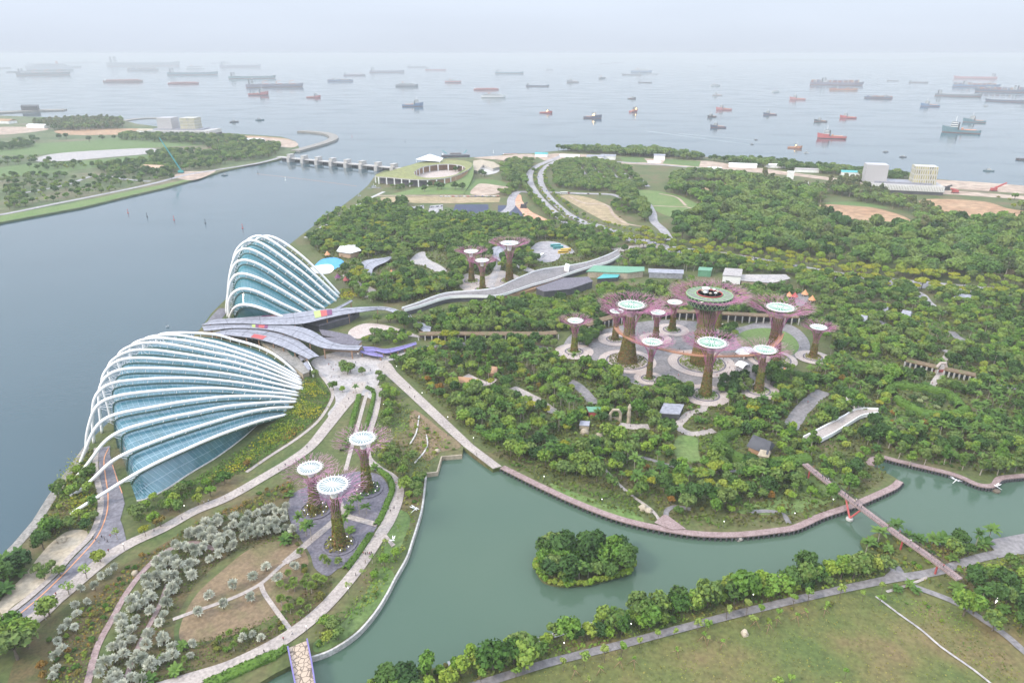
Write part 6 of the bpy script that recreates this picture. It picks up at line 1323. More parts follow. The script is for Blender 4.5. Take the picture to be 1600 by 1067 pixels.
for k in range(6):
    Rx = rg.uniform(2.9, 3.9); Hc = rg.uniform(4.2, 6.2); proto('broadleaf_tree', [tq(4.5, .28, 3), ('crown', *crown(rg, Rx, Hc, 2.2, 13, 46, .50), G['broad'])])
for k in range(4):
    Rx = rg.uniform(4.0, 5.4); Hc = rg.uniform(5.5, 7.5); proto('spreading_tree', [tq(6.5, .4, 4), ('crown', *crown(rg, Rx, Hc, 4.0, 17, 50, .68, low=-.2), G['rain'])])
for k in range(4): proto('yellow_tree', [tq(4.6, .25, 4), ('crown', *crown(rg, rg.uniform(3.6, 4.4), 2.6, 4.0, 13, 42, .55, low=-.15, rcf=.40), G['yellow'])])
for k in range(3): proto('lime_tree', [tq(3.6, .2, 3), ('crown', *crown(rg, rg.uniform(2.0, 2.7), rg.uniform(4, 5.5), 1.4, 11, 44, .42), G['lime'])])
for k in range(4): proto('palm_tree', [tq(rg.uniform(6.2, 8.5), .2, 0, True), None]); h = PROTO['palm_tree'][-1][0][1][:, 2].max(); PROTO['palm_tree'][-1][1] = ('fronds', *palm(rg, h, 17, 3.3), G['palm'])
for k in range(3): proto('cluster_palm', [tq(2.4, .25), ('fronds', *palm(rg, 2.4, 22, 3.4, .5), G['palm'])])
for k in range(4): proto('silver_palm', [tq(2.6, .26), ('fronds', *fanpalm(rg, 3.6, 2.6, 36, 1.55), G['silver'])])
for k in range(3): proto('fan_palm', [tq(2.6, .18, 0, True), ('fronds', *fanpalm(rg, 3.2, 1.7, 40, .85), G['fan'])])
for k in range(3): proto('columnar_tree', [tq(6, .25, 0, True), ('crown', *crown(rg, 1.7, 9.5, 3.0, 16, 42, .5, low=-.9, spread=.75, rcf=.55), G['broad'])])
for k in range(3): proto('needle_tree', [tq(11, .3, 0, True), ('crown', *crown(rg, 2.6, 11, 4.5, 16, 34, .62, low=-.8, spread=.8), G['casuarina'])])
for k in range(2): proto('dark_tree', [tq(4.5, .3, 3), ('crown', *crown(rg, rg.uniform(3.2, 3.8), 5.4, 2.4, 14, 48, .55), G['dark'])])
for k in range(3): proto('sapling', [tq(3.2, .08, 3), ('crown', *crown(rg, 1.1, 2.0, 2.2, 6, 22, .28), G['sap'])])
for k in range(2):
    mbs = MB()
    for j in range(3): a = 2.1 * j; mbs.tube([(1.5 * math.cos(a), 1.5 * math.sin(a), 0), (.05, .05, 2.0)], .06, 3)
    proto('staked_sapling', [tq(2.6, .07, 2), ('stakes', *quads_of(mbs), M['timber']), ('crown', *crown(rg, .6, 1.2, 2.0, 4, 14, .22), G['sap'])])
for k in range(3): proto('shrub', [('foliage', *crown(rg, 1.5, 1.9, 0.0, 9, 30, .33, low=-.1), G['under'])])
for k in range(2): proto('clipped_shrub', [('foliage', *crown(rg, 1.7, 2.6, 0.0, 11, 40, .34, low=-.2), G['lime'])])
for k in range(2): proto('rust_tree', [tq(3.4, .2, 3), ('crown', *crown(rg, 2.2, 3.4, 1.6, 10, 38, .42), G['rust'])])
for k in range(2): proto('flowering_tree', [tq(2.6, .2, 3), ('crown', *crown(rg, 2.6, 2.8, 1.0, 12, 44, .38), G['frangipani'])])
for k in range(2): proto('traveller_palm', [tq(3.2, .3, 0, True), ('fronds', *[np.vstack([]) if False else x for x in palm(rg, 3.2, 10, 4.2, .75)], G['palm'])])
for k in range(2): proto('bare_tree', [tq(3.8, .16, 5, True), ('crown', *crown(rg, 1.7, 2.2, 2.8, 6, 14, .28), G['sap'])])
MESH = {}
def proto_objs(kind, i):
    if (kind, i) not in MESH:
        MESH[(kind, i)] = [(nm, npmesh(nm, V, F, m_)) for nm, V, F, m_ in PROTO[kind][i]]
    return MESH[(kind, i)]
PL = []      # placements: kind, x, y, scale, rot
def put(kind, u, v, s=1.0, jitter=0):
    b = at(u, v); PL.append((kind, b[0], b[1], s, rg.uniform(0, 6.28)))
NREAL = len(EXC)
for q in ([(1160, 690), (1215, 690), (1222, 728), (1160, 730)], [(1340, 795), (1420, 838), (1515, 900), (1520, 925), (1460, 920), (1385, 885), (1335, 835)], [(1022, 640), (1072, 640), (1072, 676), (1026, 676)], [(1050, 640), (1110, 630), (1122, 688), (1100, 730), (1050, 730)], [(950, 655), (1020, 655), (1020, 682), (960, 684)], [(795, 602), (815, 600), (880, 648), (870, 660)],
          [(1005, 595), (1030, 592), (1030, 616), (1005, 618)], [(1080, 612), (1125, 612), (1130, 650), (1085, 650)], [(1165, 605), (1205, 603), (1208, 636), (1168, 638)], [(960, 565), (1050, 560), (1050, 602), (975, 604)], [(1045, 560), (1140, 560), (1145, 610), (1060, 612)], [(1230, 668), (1285, 608), (1300, 616), (1262, 690)], [(1250, 680), (1375, 636), (1380, 655), (1290, 702)],
          [(1235, 500), (1300, 540), (1285, 575), (1235, 570)], [(880, 545), (915, 545), (915, 572), (880, 570)], [(895, 598), (935, 600), (940, 645), (915, 640)], [(1390, 608), (1510, 620), (1512, 662), (1400, 650)], [(1120, 680), (1160, 676), (1165, 735), (1130, 730)], [(1405, 566), (1530, 590), (1530, 612), (1405, 590)],
          [(560, 408), (615, 398), (615, 425), (575, 445)], [(484, 400), (560, 390), (562, 412), (545, 425), (500, 440), (484, 430)], [(640, 395), (700, 395), (705, 440), (650, 425)], [(832, 375), (900, 378), (905, 410), (840, 422)], [(720, 430), (815, 425), (815, 460), (720, 462)], [(910, 425), (1075, 425), (1075, 450), (910, 452)], [(1080, 425), (1240, 432), (1240, 455), (1080, 452)], [(1230, 460), (1285, 460), (1285, 490), (1230, 488)],
          [(835, 440), (930, 440), (930, 472), (838, 474)], [(1268, 317), (1340, 318), (1425, 332), (1434, 360), (1312, 357)], [(1440, 308), (1545, 314), (1575, 326), (1560, 350), (1484, 348)], [(620, 482), (960, 395), (975, 405), (800, 474), (640, 500)], [(520, 490), (640, 480), (650, 500), (530, 508)], [(640, 520), (690, 520), (690, 540), (640, 540)], [(1015, 495), (1250, 505), (1250, 520), (1015, 515)], [(855, 685), (940, 660), (945, 700), (880, 700)]): EXC.append([tuple(p[:2]) for p in W(q)])
EXM = [np.array(e) for e in EXC]; EXB = [(e[:, 0].min(), e[:, 0].max(), e[:, 1].min(), e[:, 1].max()) for e in EXM]
def blocked(x, y, real=False):
    c = np.zeros(len(x), bool)
    for e, b in list(zip(EXM, EXB))[:NREAL if real else None]:
        k = (x > b[0]) & (x < b[1]) & (y > b[2]) & (y < b[3]) & ~c
        if k.any(): c[np.where(k)[0]] |= inpoly(x[k], y[k], e)
    return c
def fill(poly, sp, mix, smin=.8, smax=1.2, drop=0.0, free=False, real=False):
    P = np.array([p[:2] for p in W(poly)]); x0, y0 = P.min(0); x1, y1 = P.max(0)
    nx, ny = int((x1 - x0) / sp) + 1, int((y1 - y0) / sp) + 1
    gx, gy = np.meshgrid(np.arange(nx), np.arange(ny)); x = x0 + (gx + .5 * (gy % 2) + rg.uniform(-.42, .42, gx.shape)) * sp; y = y0 + (gy + rg.uniform(-.42, .42, gx.shape)) * sp
    x, y = x.ravel(), y.ravel(); k = inpoly(x, y, P) & (rg.uniform(0, 1, x.shape) > drop); x, y = x[k], y[k]
    if not free and len(x): k = ~blocked(x, y, real); x, y = x[k], y[k]
    u, v = pix(np.stack([x, y, np.full_like(x, ZG)], 1)); k = (u > -90) & (u < 1690) & (v < 1190) & (v > 90); x, y = x[k], y[k]
    ks = list(mix); w_ = np.array([mix[q] for q in ks], float); w_ /= w_.sum()
    # neighbouring plants tend to be of one kind
    ph = np.sin(x / 17 + 1.3 * np.sin(y / 23)) * np.cos(y / 19 + 1.1 * np.sin(x / 29)); rk = np.argsort(np.argsort(ph + rg.normal(0, .55, len(ph)))) / max(1, len(ph) - 1) if len(ph) else ph
    cw = np.cumsum(w_)
    for i in range(len(x)): PL.append((ks[min(int(np.searchsorted(cw, rk[i])), len(ks) - 1)], x[i], y[i], rg.uniform(smin, smax), rg.uniform(0, 6.28)))
BR, SP_, YE, LI, PA, CP, NE, DK, CO, SH_ = 'broadleaf_tree', 'spreading_tree', 'yellow_tree', 'lime_tree', 'palm_tree', 'cluster_palm', 'needle_tree', 'dark_tree', 'columnar_tree', 'shrub'
# gardens beyond the domes
fill([(478, 374), (498, 352), (522, 336), (572, 316), (600, 320), (700, 345), (790, 345), (850, 352), (905, 362), (960, 382), (985, 395), (945, 402), (880, 414), (820, 428), (780, 440), (716, 452), (690, 458), (640, 474), (600, 478), (560, 468), (545, 440), (520, 420), (500, 398)], 7.0, {BR: 5, DK: 2, PA: 2.2, LI: 1.2, YE: .6}, .75, 1.15, .04)
fill([(600, 452), (640, 448), (690, 440), (705, 446), (690, 458), (640, 470), (605, 472)], 6, {YE: 3, LI: 2}, .7, .95, .1)
for u in range(612, 700, 12): put(YE, u, 458 + 8 * math.sin(u), .8)
# belt behind the arcade
fill([(645, 516), (652, 492), (700, 468), (790, 466), (850, 470), (930, 455), (1010, 442), (1062, 438), (1130, 446), (1240, 452), (1300, 474), (1262, 502), (1200, 498), (1130, 494), (1040, 492), (985, 494), (945, 503), (905, 514), (870, 522), (780, 523), (700, 523)], 6.2, {BR: 5, LI: 1.5, PA: 1.4, CP: .8, DK: 1.2}, .7, 1.05, .03)
fill([(560, 507), (590, 490), (625, 492), (650, 505), (660, 520), (640, 518), (600, 505), (575, 506)], 6, {BR: 3, DK: 2, LI: 1}, .7, 1, 0)
fill([(565, 535), (580, 524), (610, 520), (645, 528), (655, 536), (620, 541), (590, 543)], 6, {BR: 3, LI: 2, DK: 1}, .6, .9, 0)
fill([(690, 534), (760, 533), (860, 534), (872, 545), (760, 547), (690, 546)], 5.5, {BR: 3, PA: 1, DK: 1}, .55, .8, .08, free=True)
fill([(655, 545), (670, 528), (700, 526), (728, 536), (720, 545)], 6, {YE: 3}, .8, 1.0, 0)
# heritage gardens on the peninsula
fill([(612, 566), (640, 552), (700, 546), (780, 543), (870, 552), (900, 566), (945, 582), (1000, 606), (1060, 610), (1098, 628), (1160, 622), (1230, 600), (1285, 575), (1300, 562), (1415, 585), (1400, 606), (1385, 640), (1310, 690), (1262, 722), (1262, 765), (1200, 790), (1150, 795), (1095, 795), (1040, 785), (985, 762), (935, 758), (880, 745), (815, 722), (775, 705), (735, 672), (690, 630), (650, 598)], 5.4, {BR: 5.0, LI: 1.8, DK: 1.2, PA: 2.6, CP: 1.1, YE: .5, 'fan_palm': .6, 'rust_tree': .3, CO: .35}, .5, 1.08, .07)
fill([(770, 706), (815, 724), (880, 748), (935, 762), (985, 782), (1040, 806), (1130, 816), (1200, 812), (1280, 790), (1330, 765), (1290, 745), (1200, 790), (1095, 797), (1040, 787), (985, 764), (935, 760), (880, 747)], 6.5, {BR: 3, LI: 2, SH_: 3, 'bare_tree': .6}, .5, .85, .3)
fill([(1270, 735), (1300, 700), (1340, 690), (1370, 715), (1385, 745), (1360, 760), (1320, 775)], 6, {BR: 3, LI: 2, DK: 1, CP: .7}, .6, .95, .25)
fill([(880, 640), (950, 590), (1000, 606), (1060, 610), (1098, 628), (1160, 622), (1230, 600), (1290, 600), (1290, 690), (1262, 722), (1200, 740), (1100, 740), (1000, 690), (900, 690)], 4.6, {SH_: 3, 'sapling': 1, CP: .8, 'fan_palm': .6}, .5, .8, .35, real=True)
# plaza shrubs between ring pavings
for poly in ([(1020, 604), (1045, 597), (1082, 612), (1080, 628), (1050, 622)], [(1120, 606), (1150, 592), (1170, 600), (1172, 616), (1140, 620), (1125, 618)], [(900, 520), (930, 508), (945, 520), (925, 545), (905, 545)], [(1170, 582), (1215, 575), (1240, 580), (1225, 600), (1205, 604)], [(1085, 522), (1105, 512), (1112, 530), (1095, 540)], [(1120, 520), (1145, 515), (1150, 530), (1130, 540)]):
    fill(poly, 4.6, {DK: 3, BR: 2, PA: .6}, .5, .85, 0, free=True)
# east gardens
fill([(1300, 472), (1380, 462), (1470, 472), (1600, 482), (1700, 495), (1700, 610), (1600, 605), (1540, 598), (1475, 580), (1415, 568), (1300, 558), (1285, 545), (1262, 520), (1262, 502)], 6.4, {BR: 5, LI: 1.6, DK: 1.6, PA: 1.0, SH_: 1.2}, .6, 1.0, .10)
fill([(1400, 600), (1415, 588), (1470, 590), (1540, 600), (1600, 612), (1700, 625), (1700, 690), (1600, 680), (1520, 672), (1505, 640), (1480, 618)], 5.8, {PA: 3, CP: 3, DK: 2, BR: 2}, .65, .95, .05)
fill([(1425, 614), (1450, 614), (1478, 622), (1490, 636), (1480, 646), (1440, 644), (1415, 632)], 5.5, {'flowering_tree': 1}, .75, 1.0, .05, free=True)
fill([(1300, 692), (1390, 650), (1440, 656), (1510, 656), (1600, 684), (1700, 695), (1700, 728), (1600, 735), (1550, 745), (1500, 732), (1450, 720), (1400, 708), (1372, 706), (1340, 690)], 5.6, {BR: 3, PA: 2, DK: 2, LI: 1, CP: 1.5, 'rust_tree': .6, 'flowering_tree': .8}, .6, .9, .08)
for k in range(13): put(PA, 1385 + k * 16.5, 676 + k * 1.2 + rg.uniform(-3, 3), .95)
for u, v in ((1388, 702), (1404, 716), (1421, 728), (1444, 726), (1475, 725), (1503, 734), (1531, 742), (1558, 742), (1585, 738), (1420, 698), (1455, 700), (1520, 712), (1560, 722), (1590, 724)): put(CO, u, v, rg.uniform(.9, 1.15))
# wood to the north east, coast belts
fill([(985, 398), (1040, 394), (1120, 406), (1200, 418), (1293, 436), (1370, 446), (1450, 455), (1560, 463), (1700, 474), (1700, 498), (1600, 484), (1470, 474), (1380, 464), (1300, 474), (1240, 452), (1130, 430), (1060, 424), (1010, 420), (945, 418), (950, 408)], 7.5, {BR: 5, DK: 2, LI: 1, PA: .8}, .75, 1.1, .04)
fill([(1040, 300), (1100, 292), (1165, 282), (1230, 292), (1278, 312), (1318, 340), (1372, 348), (1425, 352), (1484, 344), (1560, 346), (1700, 352), (1700, 450), (1600, 444), (1520, 438), (1440, 432), (1360, 424), (1290, 414), (1200, 398), (1130, 388), (1060, 376), (1048, 350), (1100, 335)], 11.5, {SP_: 6, BR: 2.0, DK: 1.2, NE: .5, LI: .5}, .85, 1.75, .02)
fill([(1390, 305), (1430, 318), (1470, 336), (1490, 345), (1425, 347), (1395, 331), (1340, 322), (1335, 306)], 10, {SP_: 3, NE: 1.5}, .9, 1.2, 0)
fill([(1288, 300), (1310, 288), (1340, 285), (1375, 298), (1392, 306), (1370, 312), (1320, 308)], 9, {NE: 3, SP_: .6}, 1.0, 1.5, .05)
fill([(1040, 280), (1080, 270), (1150, 275), (1210, 285), (1230, 292), (1160, 284), (1095, 292), (1050, 300)], 10, {SP_: 3, DK: 1}, .9, 1.2, .03)
fill([(1220, 290), (1290, 296), (1290, 312), (1300, 330), (1270, 312)], 10, {SP_: 3, NE: .5}, .8, 1.1, .1)
fill([(862, 262), (880, 254), (930, 252), (985, 266), (1012, 290), (1000, 298), (960, 301), (905, 299), (868, 293)], 9, {SP_: 4, DK: 1}, .75, 1.05, .02)
fill([(868, 236), (905, 233), (962, 236), (1040, 240), (1070, 246), (1030, 246), (980, 245), (900, 239)], 10, {SP_: 2, DK: 2}, .9, 1.35, 0)
fill([(980, 238), (1020, 238), (1050, 245), (1030, 248), (990, 246)], 10, {SP_: 1}, 1.2, 1.6, 0)
fill([(1048, 242), (1098, 247), (1100, 252), (1060, 251)], 10, {SP_: 2, DK: 2}, 1.0, 1.4, 0)
fill([(1108, 251), (1180, 252), (1300, 264), (1380, 274), (1440, 280), (1500, 285), (1600, 295), (1700, 304), (1700, 310), (1600, 300), (1500, 291), (1440, 285), (1380, 283), (1300, 274), (1200, 263), (1120, 256)], 10.5, {SP_: 2, DK: 3}, .9, 1.3, .03, free=False)
fill([(957, 300), (985, 300), (1012, 320), (1018, 345), (1005, 350), (985, 328)], 8.5, {SP_: 2, DK: 1}, .9, 1.2, .03)
fill([(950, 318), (975, 322), (985, 335), (972, 338)], 9, {BR: 2, DK: 1}, .7, 1, .1)
fill([(1545, 320), (1600, 326), (1680, 330), (1680, 345), (1600, 345), (1560, 340)], 10, {LI: 2, BR: 1, SP_: 1}, .9, 1.3, .2)
fill([(1548, 305), (1600, 310), (1600, 318), (1550, 312)], 12, {SH_: 2, BR: 1}, .9, 1.3, .2)
fill([(1020, 300), (1060, 300), (1100, 320), (1100, 335), (1050, 338), (1020, 330)], 16, {BR: 1, SH_: 3}, .5, .8, .35)
fill([(870, 303), (950, 303), (985, 345), (960, 350), (900, 320)], 22, {BR: 1, SH_: 3}, .5, .8, .3)
# highway tree rows
def row(pts, off, sp, kind, s0, s1):
    P = np.array(crom(W(pts), 8)); A, B = ribbon_pts(P, abs(off) * 2); E_ = A if off > 0 else B; L_ = np.sum(np.linalg.norm(np.diff(E_, axis=0), axis=1)); Q = resample(E_, max(2, int(L_ / sp)))
    for q in Q: PL.append((kind if isinstance(kind, str) else kind[int(rg.integers(len(kind)))], q[0] + rg.normal(0, 1.2), q[1] + rg.normal(0, 1.2), rg.uniform(s0, s1), rg.uniform(0, 6.28)))
HW = [(985, 372), (1040, 388), (1120, 398), (1200, 411), (1293, 428), (1370, 438), (1450, 446), (1540, 454), (1660, 464)]
for o, sp in ((16, 10), (24, 11), (-15, 10), (-23, 13)): row(HW, o, sp, [YE, YE, YE, LI], .95, 1.35)
row(HW, 0.5, 12, [YE, LI], .8, 1.1)
HL = [(846, 262), (836, 272), (837, 286), (846, 302), (861, 318), (884, 338), (910, 350), (945, 358), (985, 370)]
row(HL, .5, 9, [YE, LI, BR], .45, .65); row(HL, 17, 9, [YE, BR, LI], .55, .85); row(HL, -17, 9, [YE, LI, BR], .55, .85); row(HL, -22, 10, [BR, SP_], .7, 1.0)
fill([(600, 340), (700, 338), (770, 340), (830, 345), (830, 352), (760, 350), (680, 350), (610, 348)], 7, {PA: 2, BR: 2, DK: 1}, .8, 1.1, .1)
fill([(575, 312), (620, 318), (640, 320), (640, 336), (600, 336)], 9, {BR: 2, LI: 1, DK: 1}, .6, .9, .3)
fill([(615, 308), (632, 312), (640, 324), (622, 328)], 9, {DK: 1}, 1.0, 1.3, 0)
for u, v, s in ((663, 300, 1.0), (672, 294, 1), (684, 297, 1.3), (690, 297, 1.2), (711, 297, 1.2), (722, 298, 1.2), (712, 269, 1), (714, 267, 1), (752, 276, 1.2), (757, 277, 1.0)): put(DK, u, v, s)
fill([(612, 294), (640, 288), (660, 284), (645, 292), (620, 300)], 8, {DK: 1, BR: 2}, .5, .8, .1)
fill([(782, 262), (800, 252), (826, 250), (840, 262), (822, 290), (800, 302), (786, 290)], 9.5, {SP_: 3, DK: 1}, .8, 1.3, .18)
fill([(775, 302), (800, 296), (815, 300), (795, 308)], 8, {BR: 1}, .7, .9, .1)
# far shore
fill([(35, 203), (60, 194), (120, 190), (190, 190), (194, 202), (120, 205)], 13, {NE: 3, SP_: 1, DK: 1}, 1.2, 1.8, .03)
fill([(0, 203), (35, 200), (40, 206), (0, 206)], 13, {DK: 2, SP_: 1}, 1, 1.3, .05)
fill([(176, 219), (200, 212), (240, 213), (330, 214), (400, 219), (440, 228), (430, 246), (385, 252), (350, 256), (340, 240), (320, 228), (240, 222)], 13, {SP_: 3, DK: 2}, .9, 1.35, .12)
fill([(228, 240), (300, 236), (345, 245), (350, 258), (320, 266), (300, 266), (285, 282), (220, 281), (160, 273), (150, 262), (180, 258), (240, 252)], 13, {SP_: 3, DK: 3}, .85, 1.25, .14)
fill([(0, 230), (50, 224), (55, 230), (0, 238)], 13, {DK: 3}, 1, 1.3, .02)
for q in ([(20, 221), (62, 218), (60, 222), (20, 224)], [(0, 250), (60, 247), (80, 253), (0, 262)], [(40, 263), (70, 257), (140, 256), (160, 262), (60, 268)], [(0, 278), (60, 271), (110, 276), (90, 284), (0, 292)], [(0, 296), (90, 284), (170, 276), (230, 284), (200, 296), (120, 310), (0, 330)]):
    fill(q, 14, {DK: 2, BR: 2, SP_: 1, LI: .5}, .7, 1.1, .3)
for u, v in ((93, 218), (104, 217), (374, 223), (383, 222), (52, 220), (140, 222), (160, 220)): put(DK, u, v, 1.4)
row([(0, 332), (90, 316), (180, 298), (250, 283)], 8, 13, [BR, SH_, PA], .6, .9)
# planted slope and road side by the wide dome
fill([(195, 795), (215, 790), (260, 775), (300, 757), (340, 735), (385, 715), (400, 725), (360, 752), (310, 778), (258, 806), (215, 832), (200, 830)], 5.5, {BR: 2, LI: 2, SH_: 3, 'rust_tree': .4}, .5, .8, .22)
for k_, u, v, s in ((BR, 217, 812, .8), ('lime_tree', 243, 822, .9), ('lime_tree', 275, 790, .9), ('rust_tree', 252, 823, 1.1), (YE, 228, 838, .55), (BR, 280, 800, .8), (LI, 310, 788, .8), (LI, 330, 776, .9), ('bare_tree', 184, 843, 1.2), ('lime_tree', 157, 878, 1.0), ('bare_tree', 136, 905, 1.6), ('bare_tree', 108, 930, 1.7), ('broadleaf_tree', 78, 963, .9), ('bare_tree', 72, 968, 1.2)): put(k_, u, v, s)
fill([(60, 822), (90, 778), (108, 742), (134, 712), (152, 706), (150, 745), (158, 780), (150, 812), (128, 830), (100, 832), (75, 842)], 4.2, {SH_: 5, LI: 1.2, BR: 1.6}, .5, .85, .1)
fill([(58, 850), (75, 825), (108, 822), (150, 822), (140, 840), (110, 838), (85, 862), (66, 868)], 4.6, {BR: 3, DK: 2}, .55, .8, .05)
fill([(-40, 920), (0, 880), (30, 858), (52, 872), (40, 900), (10, 930), (-40, 960)], 5, {CP: 4, PA: 1, DK: 1}, .8, 1.15, .05, free=True)
for u, v in ((70, 905), (82, 893), (60, 897), (95, 900)): put(BR, u, v, .55)
for u, v, s in ((28, 1030, 1.55), (44, 1012, 1.2), (12, 1000, 1.3), (-8, 1030, 1.4)): put(BR, u, v, s)
fill([(0, 960), (28, 950), (60, 975), (40, 985), (0, 1005)], 5, {BR: 2, PA: 1}, .6, .8, .3)
# shrub verge between promenade and palms
fill([(75, 1000), (110, 960), (175, 905), (240, 860), (330, 805), (420, 765), (455, 745), (462, 768), (440, 790), (380, 800), (320, 820), (270, 850), (232, 872), (190, 920), (165, 970), (140, 1020), (120, 1100), (60, 1100)], 3.4, {SH_: 6, 'rust_tree': .8}, .45, .8, .35)
for u, v in ((160, 905), (172, 900), (150, 923), (128, 925), (120, 952), (138, 945), (108, 978), (100, 990), (118, 985), (122, 965), (92, 1008), (100, 1022), (88, 1030), (84, 1062), (90, 1050), (180, 892)): put('silver_palm', u, v, rg.uniform(.6, .75))
# silver palms
fill([(150, 1100), (158, 1045), (178, 990), (205, 935), (240, 893), (268, 862), (300, 838), (345, 812), (395, 798), (440, 792), (458, 806), (468, 832), (448, 845), (395, 846), (345, 872), (305, 906), (285, 935), (262, 962), (258, 990), (285, 1010), (270, 1045), (220, 1080)], 4.3, {'silver_palm': 1}, .72, 1.02, .06)
for u, v in ((417, 892), (328, 937), (350, 952), (365, 921), (396, 906), (393, 938), (436, 912), (461, 891), (311, 964), (270, 925), (345, 872)): put('silver_palm', u, v, .85)
fill([(205, 1060), (265, 1020), (310, 1005), (370, 992), (420, 972), (445, 955), (456, 985), (420, 1000), (360, 1022), (290, 1050), (230, 1078)], 4.0, {'fan_palm': 2, SH_: 2.2, 'silver_palm': 1.2, CP: .8}, .6, .85, .15)
fill([(428, 930), (450, 900), (480, 880), (498, 895), (520, 910), (515, 925), (490, 955), (462, 975), (445, 958)], 3.9, {'fan_palm': 4, SH_: 1.2}, .75, 1.05, .1)
for u, v in ((513, 886), (530, 884), (506, 880), (470, 868)): put('fan_palm', u, v, 1.0)
for u, v, s in ((479, 838, .9), (470, 830, .8), (487, 845, .8), (546, 800, .75), (553, 797, .9), (562, 803, .8), (573, 803, .8), (540, 827, .8), (547, 832, .7), (452, 775, .7), (585, 735, .7)): put(PA if s > .75 else CP, u, v, s)
fill([(432, 820), (455, 825), (475, 850), (470, 862), (445, 850)], 4.2, {CP: 2, 'fan_palm': 1, SH_: 2}, .6, .85, .1)
# plaza trees, marsh bank, lake west bank
for u, v, s in ((537, 580, .95), (543, 585, .9), (548, 582, .8), (521, 610, .7), (535, 613, .65), (566, 586, .6), (597, 600, .7), (602, 612, .7), (592, 590, .6), (493, 590, .6)): put(BR if s != .65 else LI, u, v, s)
put(PA, 557, 615, .7)
fill([(600, 618), (612, 605), (622, 622), (620, 650), (605, 668), (592, 660)], 5, {BR: 2, LI: 2}, .6, .85, .05)
fill([(588, 712), (600, 690), (622, 690), (645, 700), (650, 726), (640, 740), (660, 745), (650, 800), (640, 812), (628, 790), (625, 762), (612, 742), (592, 728)], 4.4, {BR: 3, LI: 2, SH_: 3, 'fan_palm': .6}, .5, .8, .08)
fill([(606, 870), (625, 868), (612, 905), (590, 935), (560, 968), (545, 985), (530, 975), (560, 940), (585, 900)], 4.4, {LI: 2.5, SH_: 3.5, 'bare_tree': 1.0}, .5, .75, .3)
fill([(488, 1016), (492, 985), (520, 972), (545, 980), (530, 1000), (505, 1012)], 3.8, {BR: 3, SH_: 3, LI: 1}, .5, .75, .02)
for u, v in ((622, 830), (603, 853), (582, 880), (597, 882), (568, 902), (545, 925)): put('bare_tree', u, v, .9)
fill([(600, 610), (625, 612), (650, 640), (690, 672), (718, 700), (690, 706), (665, 722), (650, 700), (620, 660)], 6, {SH_: 4, LI: .6}, .4, .8, .45, free=True)
row([(598, 585), (640, 628), (685, 672), (720, 702)], -3.2, 9, [SH_], .4, .6)
# south bank belt
fill([(560, 1088), (640, 1058), (709, 1037), (800, 1012), (870, 994), (930, 978), (980, 962), (1065, 941), (1112, 928), (1165, 916), (1230, 903), (1281, 894), (1340, 884), (1378, 882), (1386, 896), (1300, 915), (1180, 944), (1080, 967), (970, 997), (850, 1026), (760, 1054), (700, 1080), (620, 1110)], 4.1, {BR: 4, LI: 3.6, DK: 1.4, SH_: 1.0}, .62, 1.1, .02)
for u, v, s in ((770, 1048, 1.25), (820, 1042, 1.2), (1160, 940, 1.3), (1105, 948, 1.1), (1085, 952, 1.0), (1010, 975, 1.0), (960, 985, 1.05), (1270, 908, 1.0)): put(BR, u, v, s)
# south east corner
fill([(1346, 846), (1420, 840), (1500, 880), (1515, 900), (1460, 890), (1405, 893), (1360, 862)], 3.6, {SH_: 4, CP: 1.2, 'clipped_shrub': 1}, .55, .85, .1, real=True)
fill([(1346, 846), (1370, 836), (1420, 842), (1455, 852), (1500, 856), (1560, 850), (1580, 866), (1600, 880), (1540, 872), (1500, 880), (1455, 886), (1405, 892), (1382, 880), (1356, 860)], 4.8, {CP: 2, DK: 2, BR: 2, PA: 1}, .65, 1.0, .08)
for u, v, s in ((1372, 846, 1.1), (1394, 836, 1.1), (1398, 832, 1.0), (1544, 848, 1.1), (1350, 872, .8)): put(PA, u, v, s)
for u, v in ((1457, 850), (1466, 850), (1473, 852), (1482, 853), (1535, 855)): put('traveller_palm', u, v, 1.0)
fill([(1436, 905), (1480, 900), (1520, 905), (1560, 935), (1545, 960), (1500, 940), (1460, 920)], 4.6, {CP: 3, PA: 1, DK: 1}, .7, .9, .05)
fill([(1530, 905), (1560, 885), (1640, 880), (1680, 960), (1640, 1010), (1600, 990), (1565, 965)], 5, {BR: 2, CP: 2, DK: 2, PA: 1}, .6, .9, .15)
for u, v, s in ((1505, 962, 1.0), (1520, 960, .9), (1550, 985, .9), (1520, 905, .7), (1550, 902, .7)): put(BR, u, v, s)
fill([(1385, 932), (1440, 932), (1500, 975), (1540, 1010), (1510, 1000), (1450, 960)], 4.5, {SH_: 1}, .35, .6, .5)
for u, v in ((753, 1072), (806, 1058), (824, 1038), (880, 1048), (913, 1040), (945, 1035), (970, 1028), (999, 1012), (1028, 1003), (1053, 995), (1090, 985), (1105, 985), (1135, 968), (1165, 963), (1188, 965), (1216, 965), (1238, 950), (1262, 945), (1288, 955), (1312, 934), (1347, 940), (1373, 946), (1377, 930), (1235, 1068), (1215, 1075), (1310, 1085), (1320, 1060), (1175, 975)): put('sapling', u, v, rg.uniform(.9, 1.35))
for u, v in ((898, 1055), (938, 1050), (968, 1042), (990, 1040), (1057, 1022), (1098, 1002), (1128, 1010), (1180, 978), (1200, 985), (1213, 975), (1244, 972), (1258, 962), (1288, 958), (1106, 1003), (920, 1070)): put('staked_sapling', u, v, 1.0)
for u, v in ((1402, 922), (1420, 918), (1430, 926)): put(CP, u, v, .6)
fill([(1160, 975), (1240, 950), (1300, 938), (1320, 945), (1240, 962), (1180, 985)], 5, {SH_: 1}, .3, .55, .35)
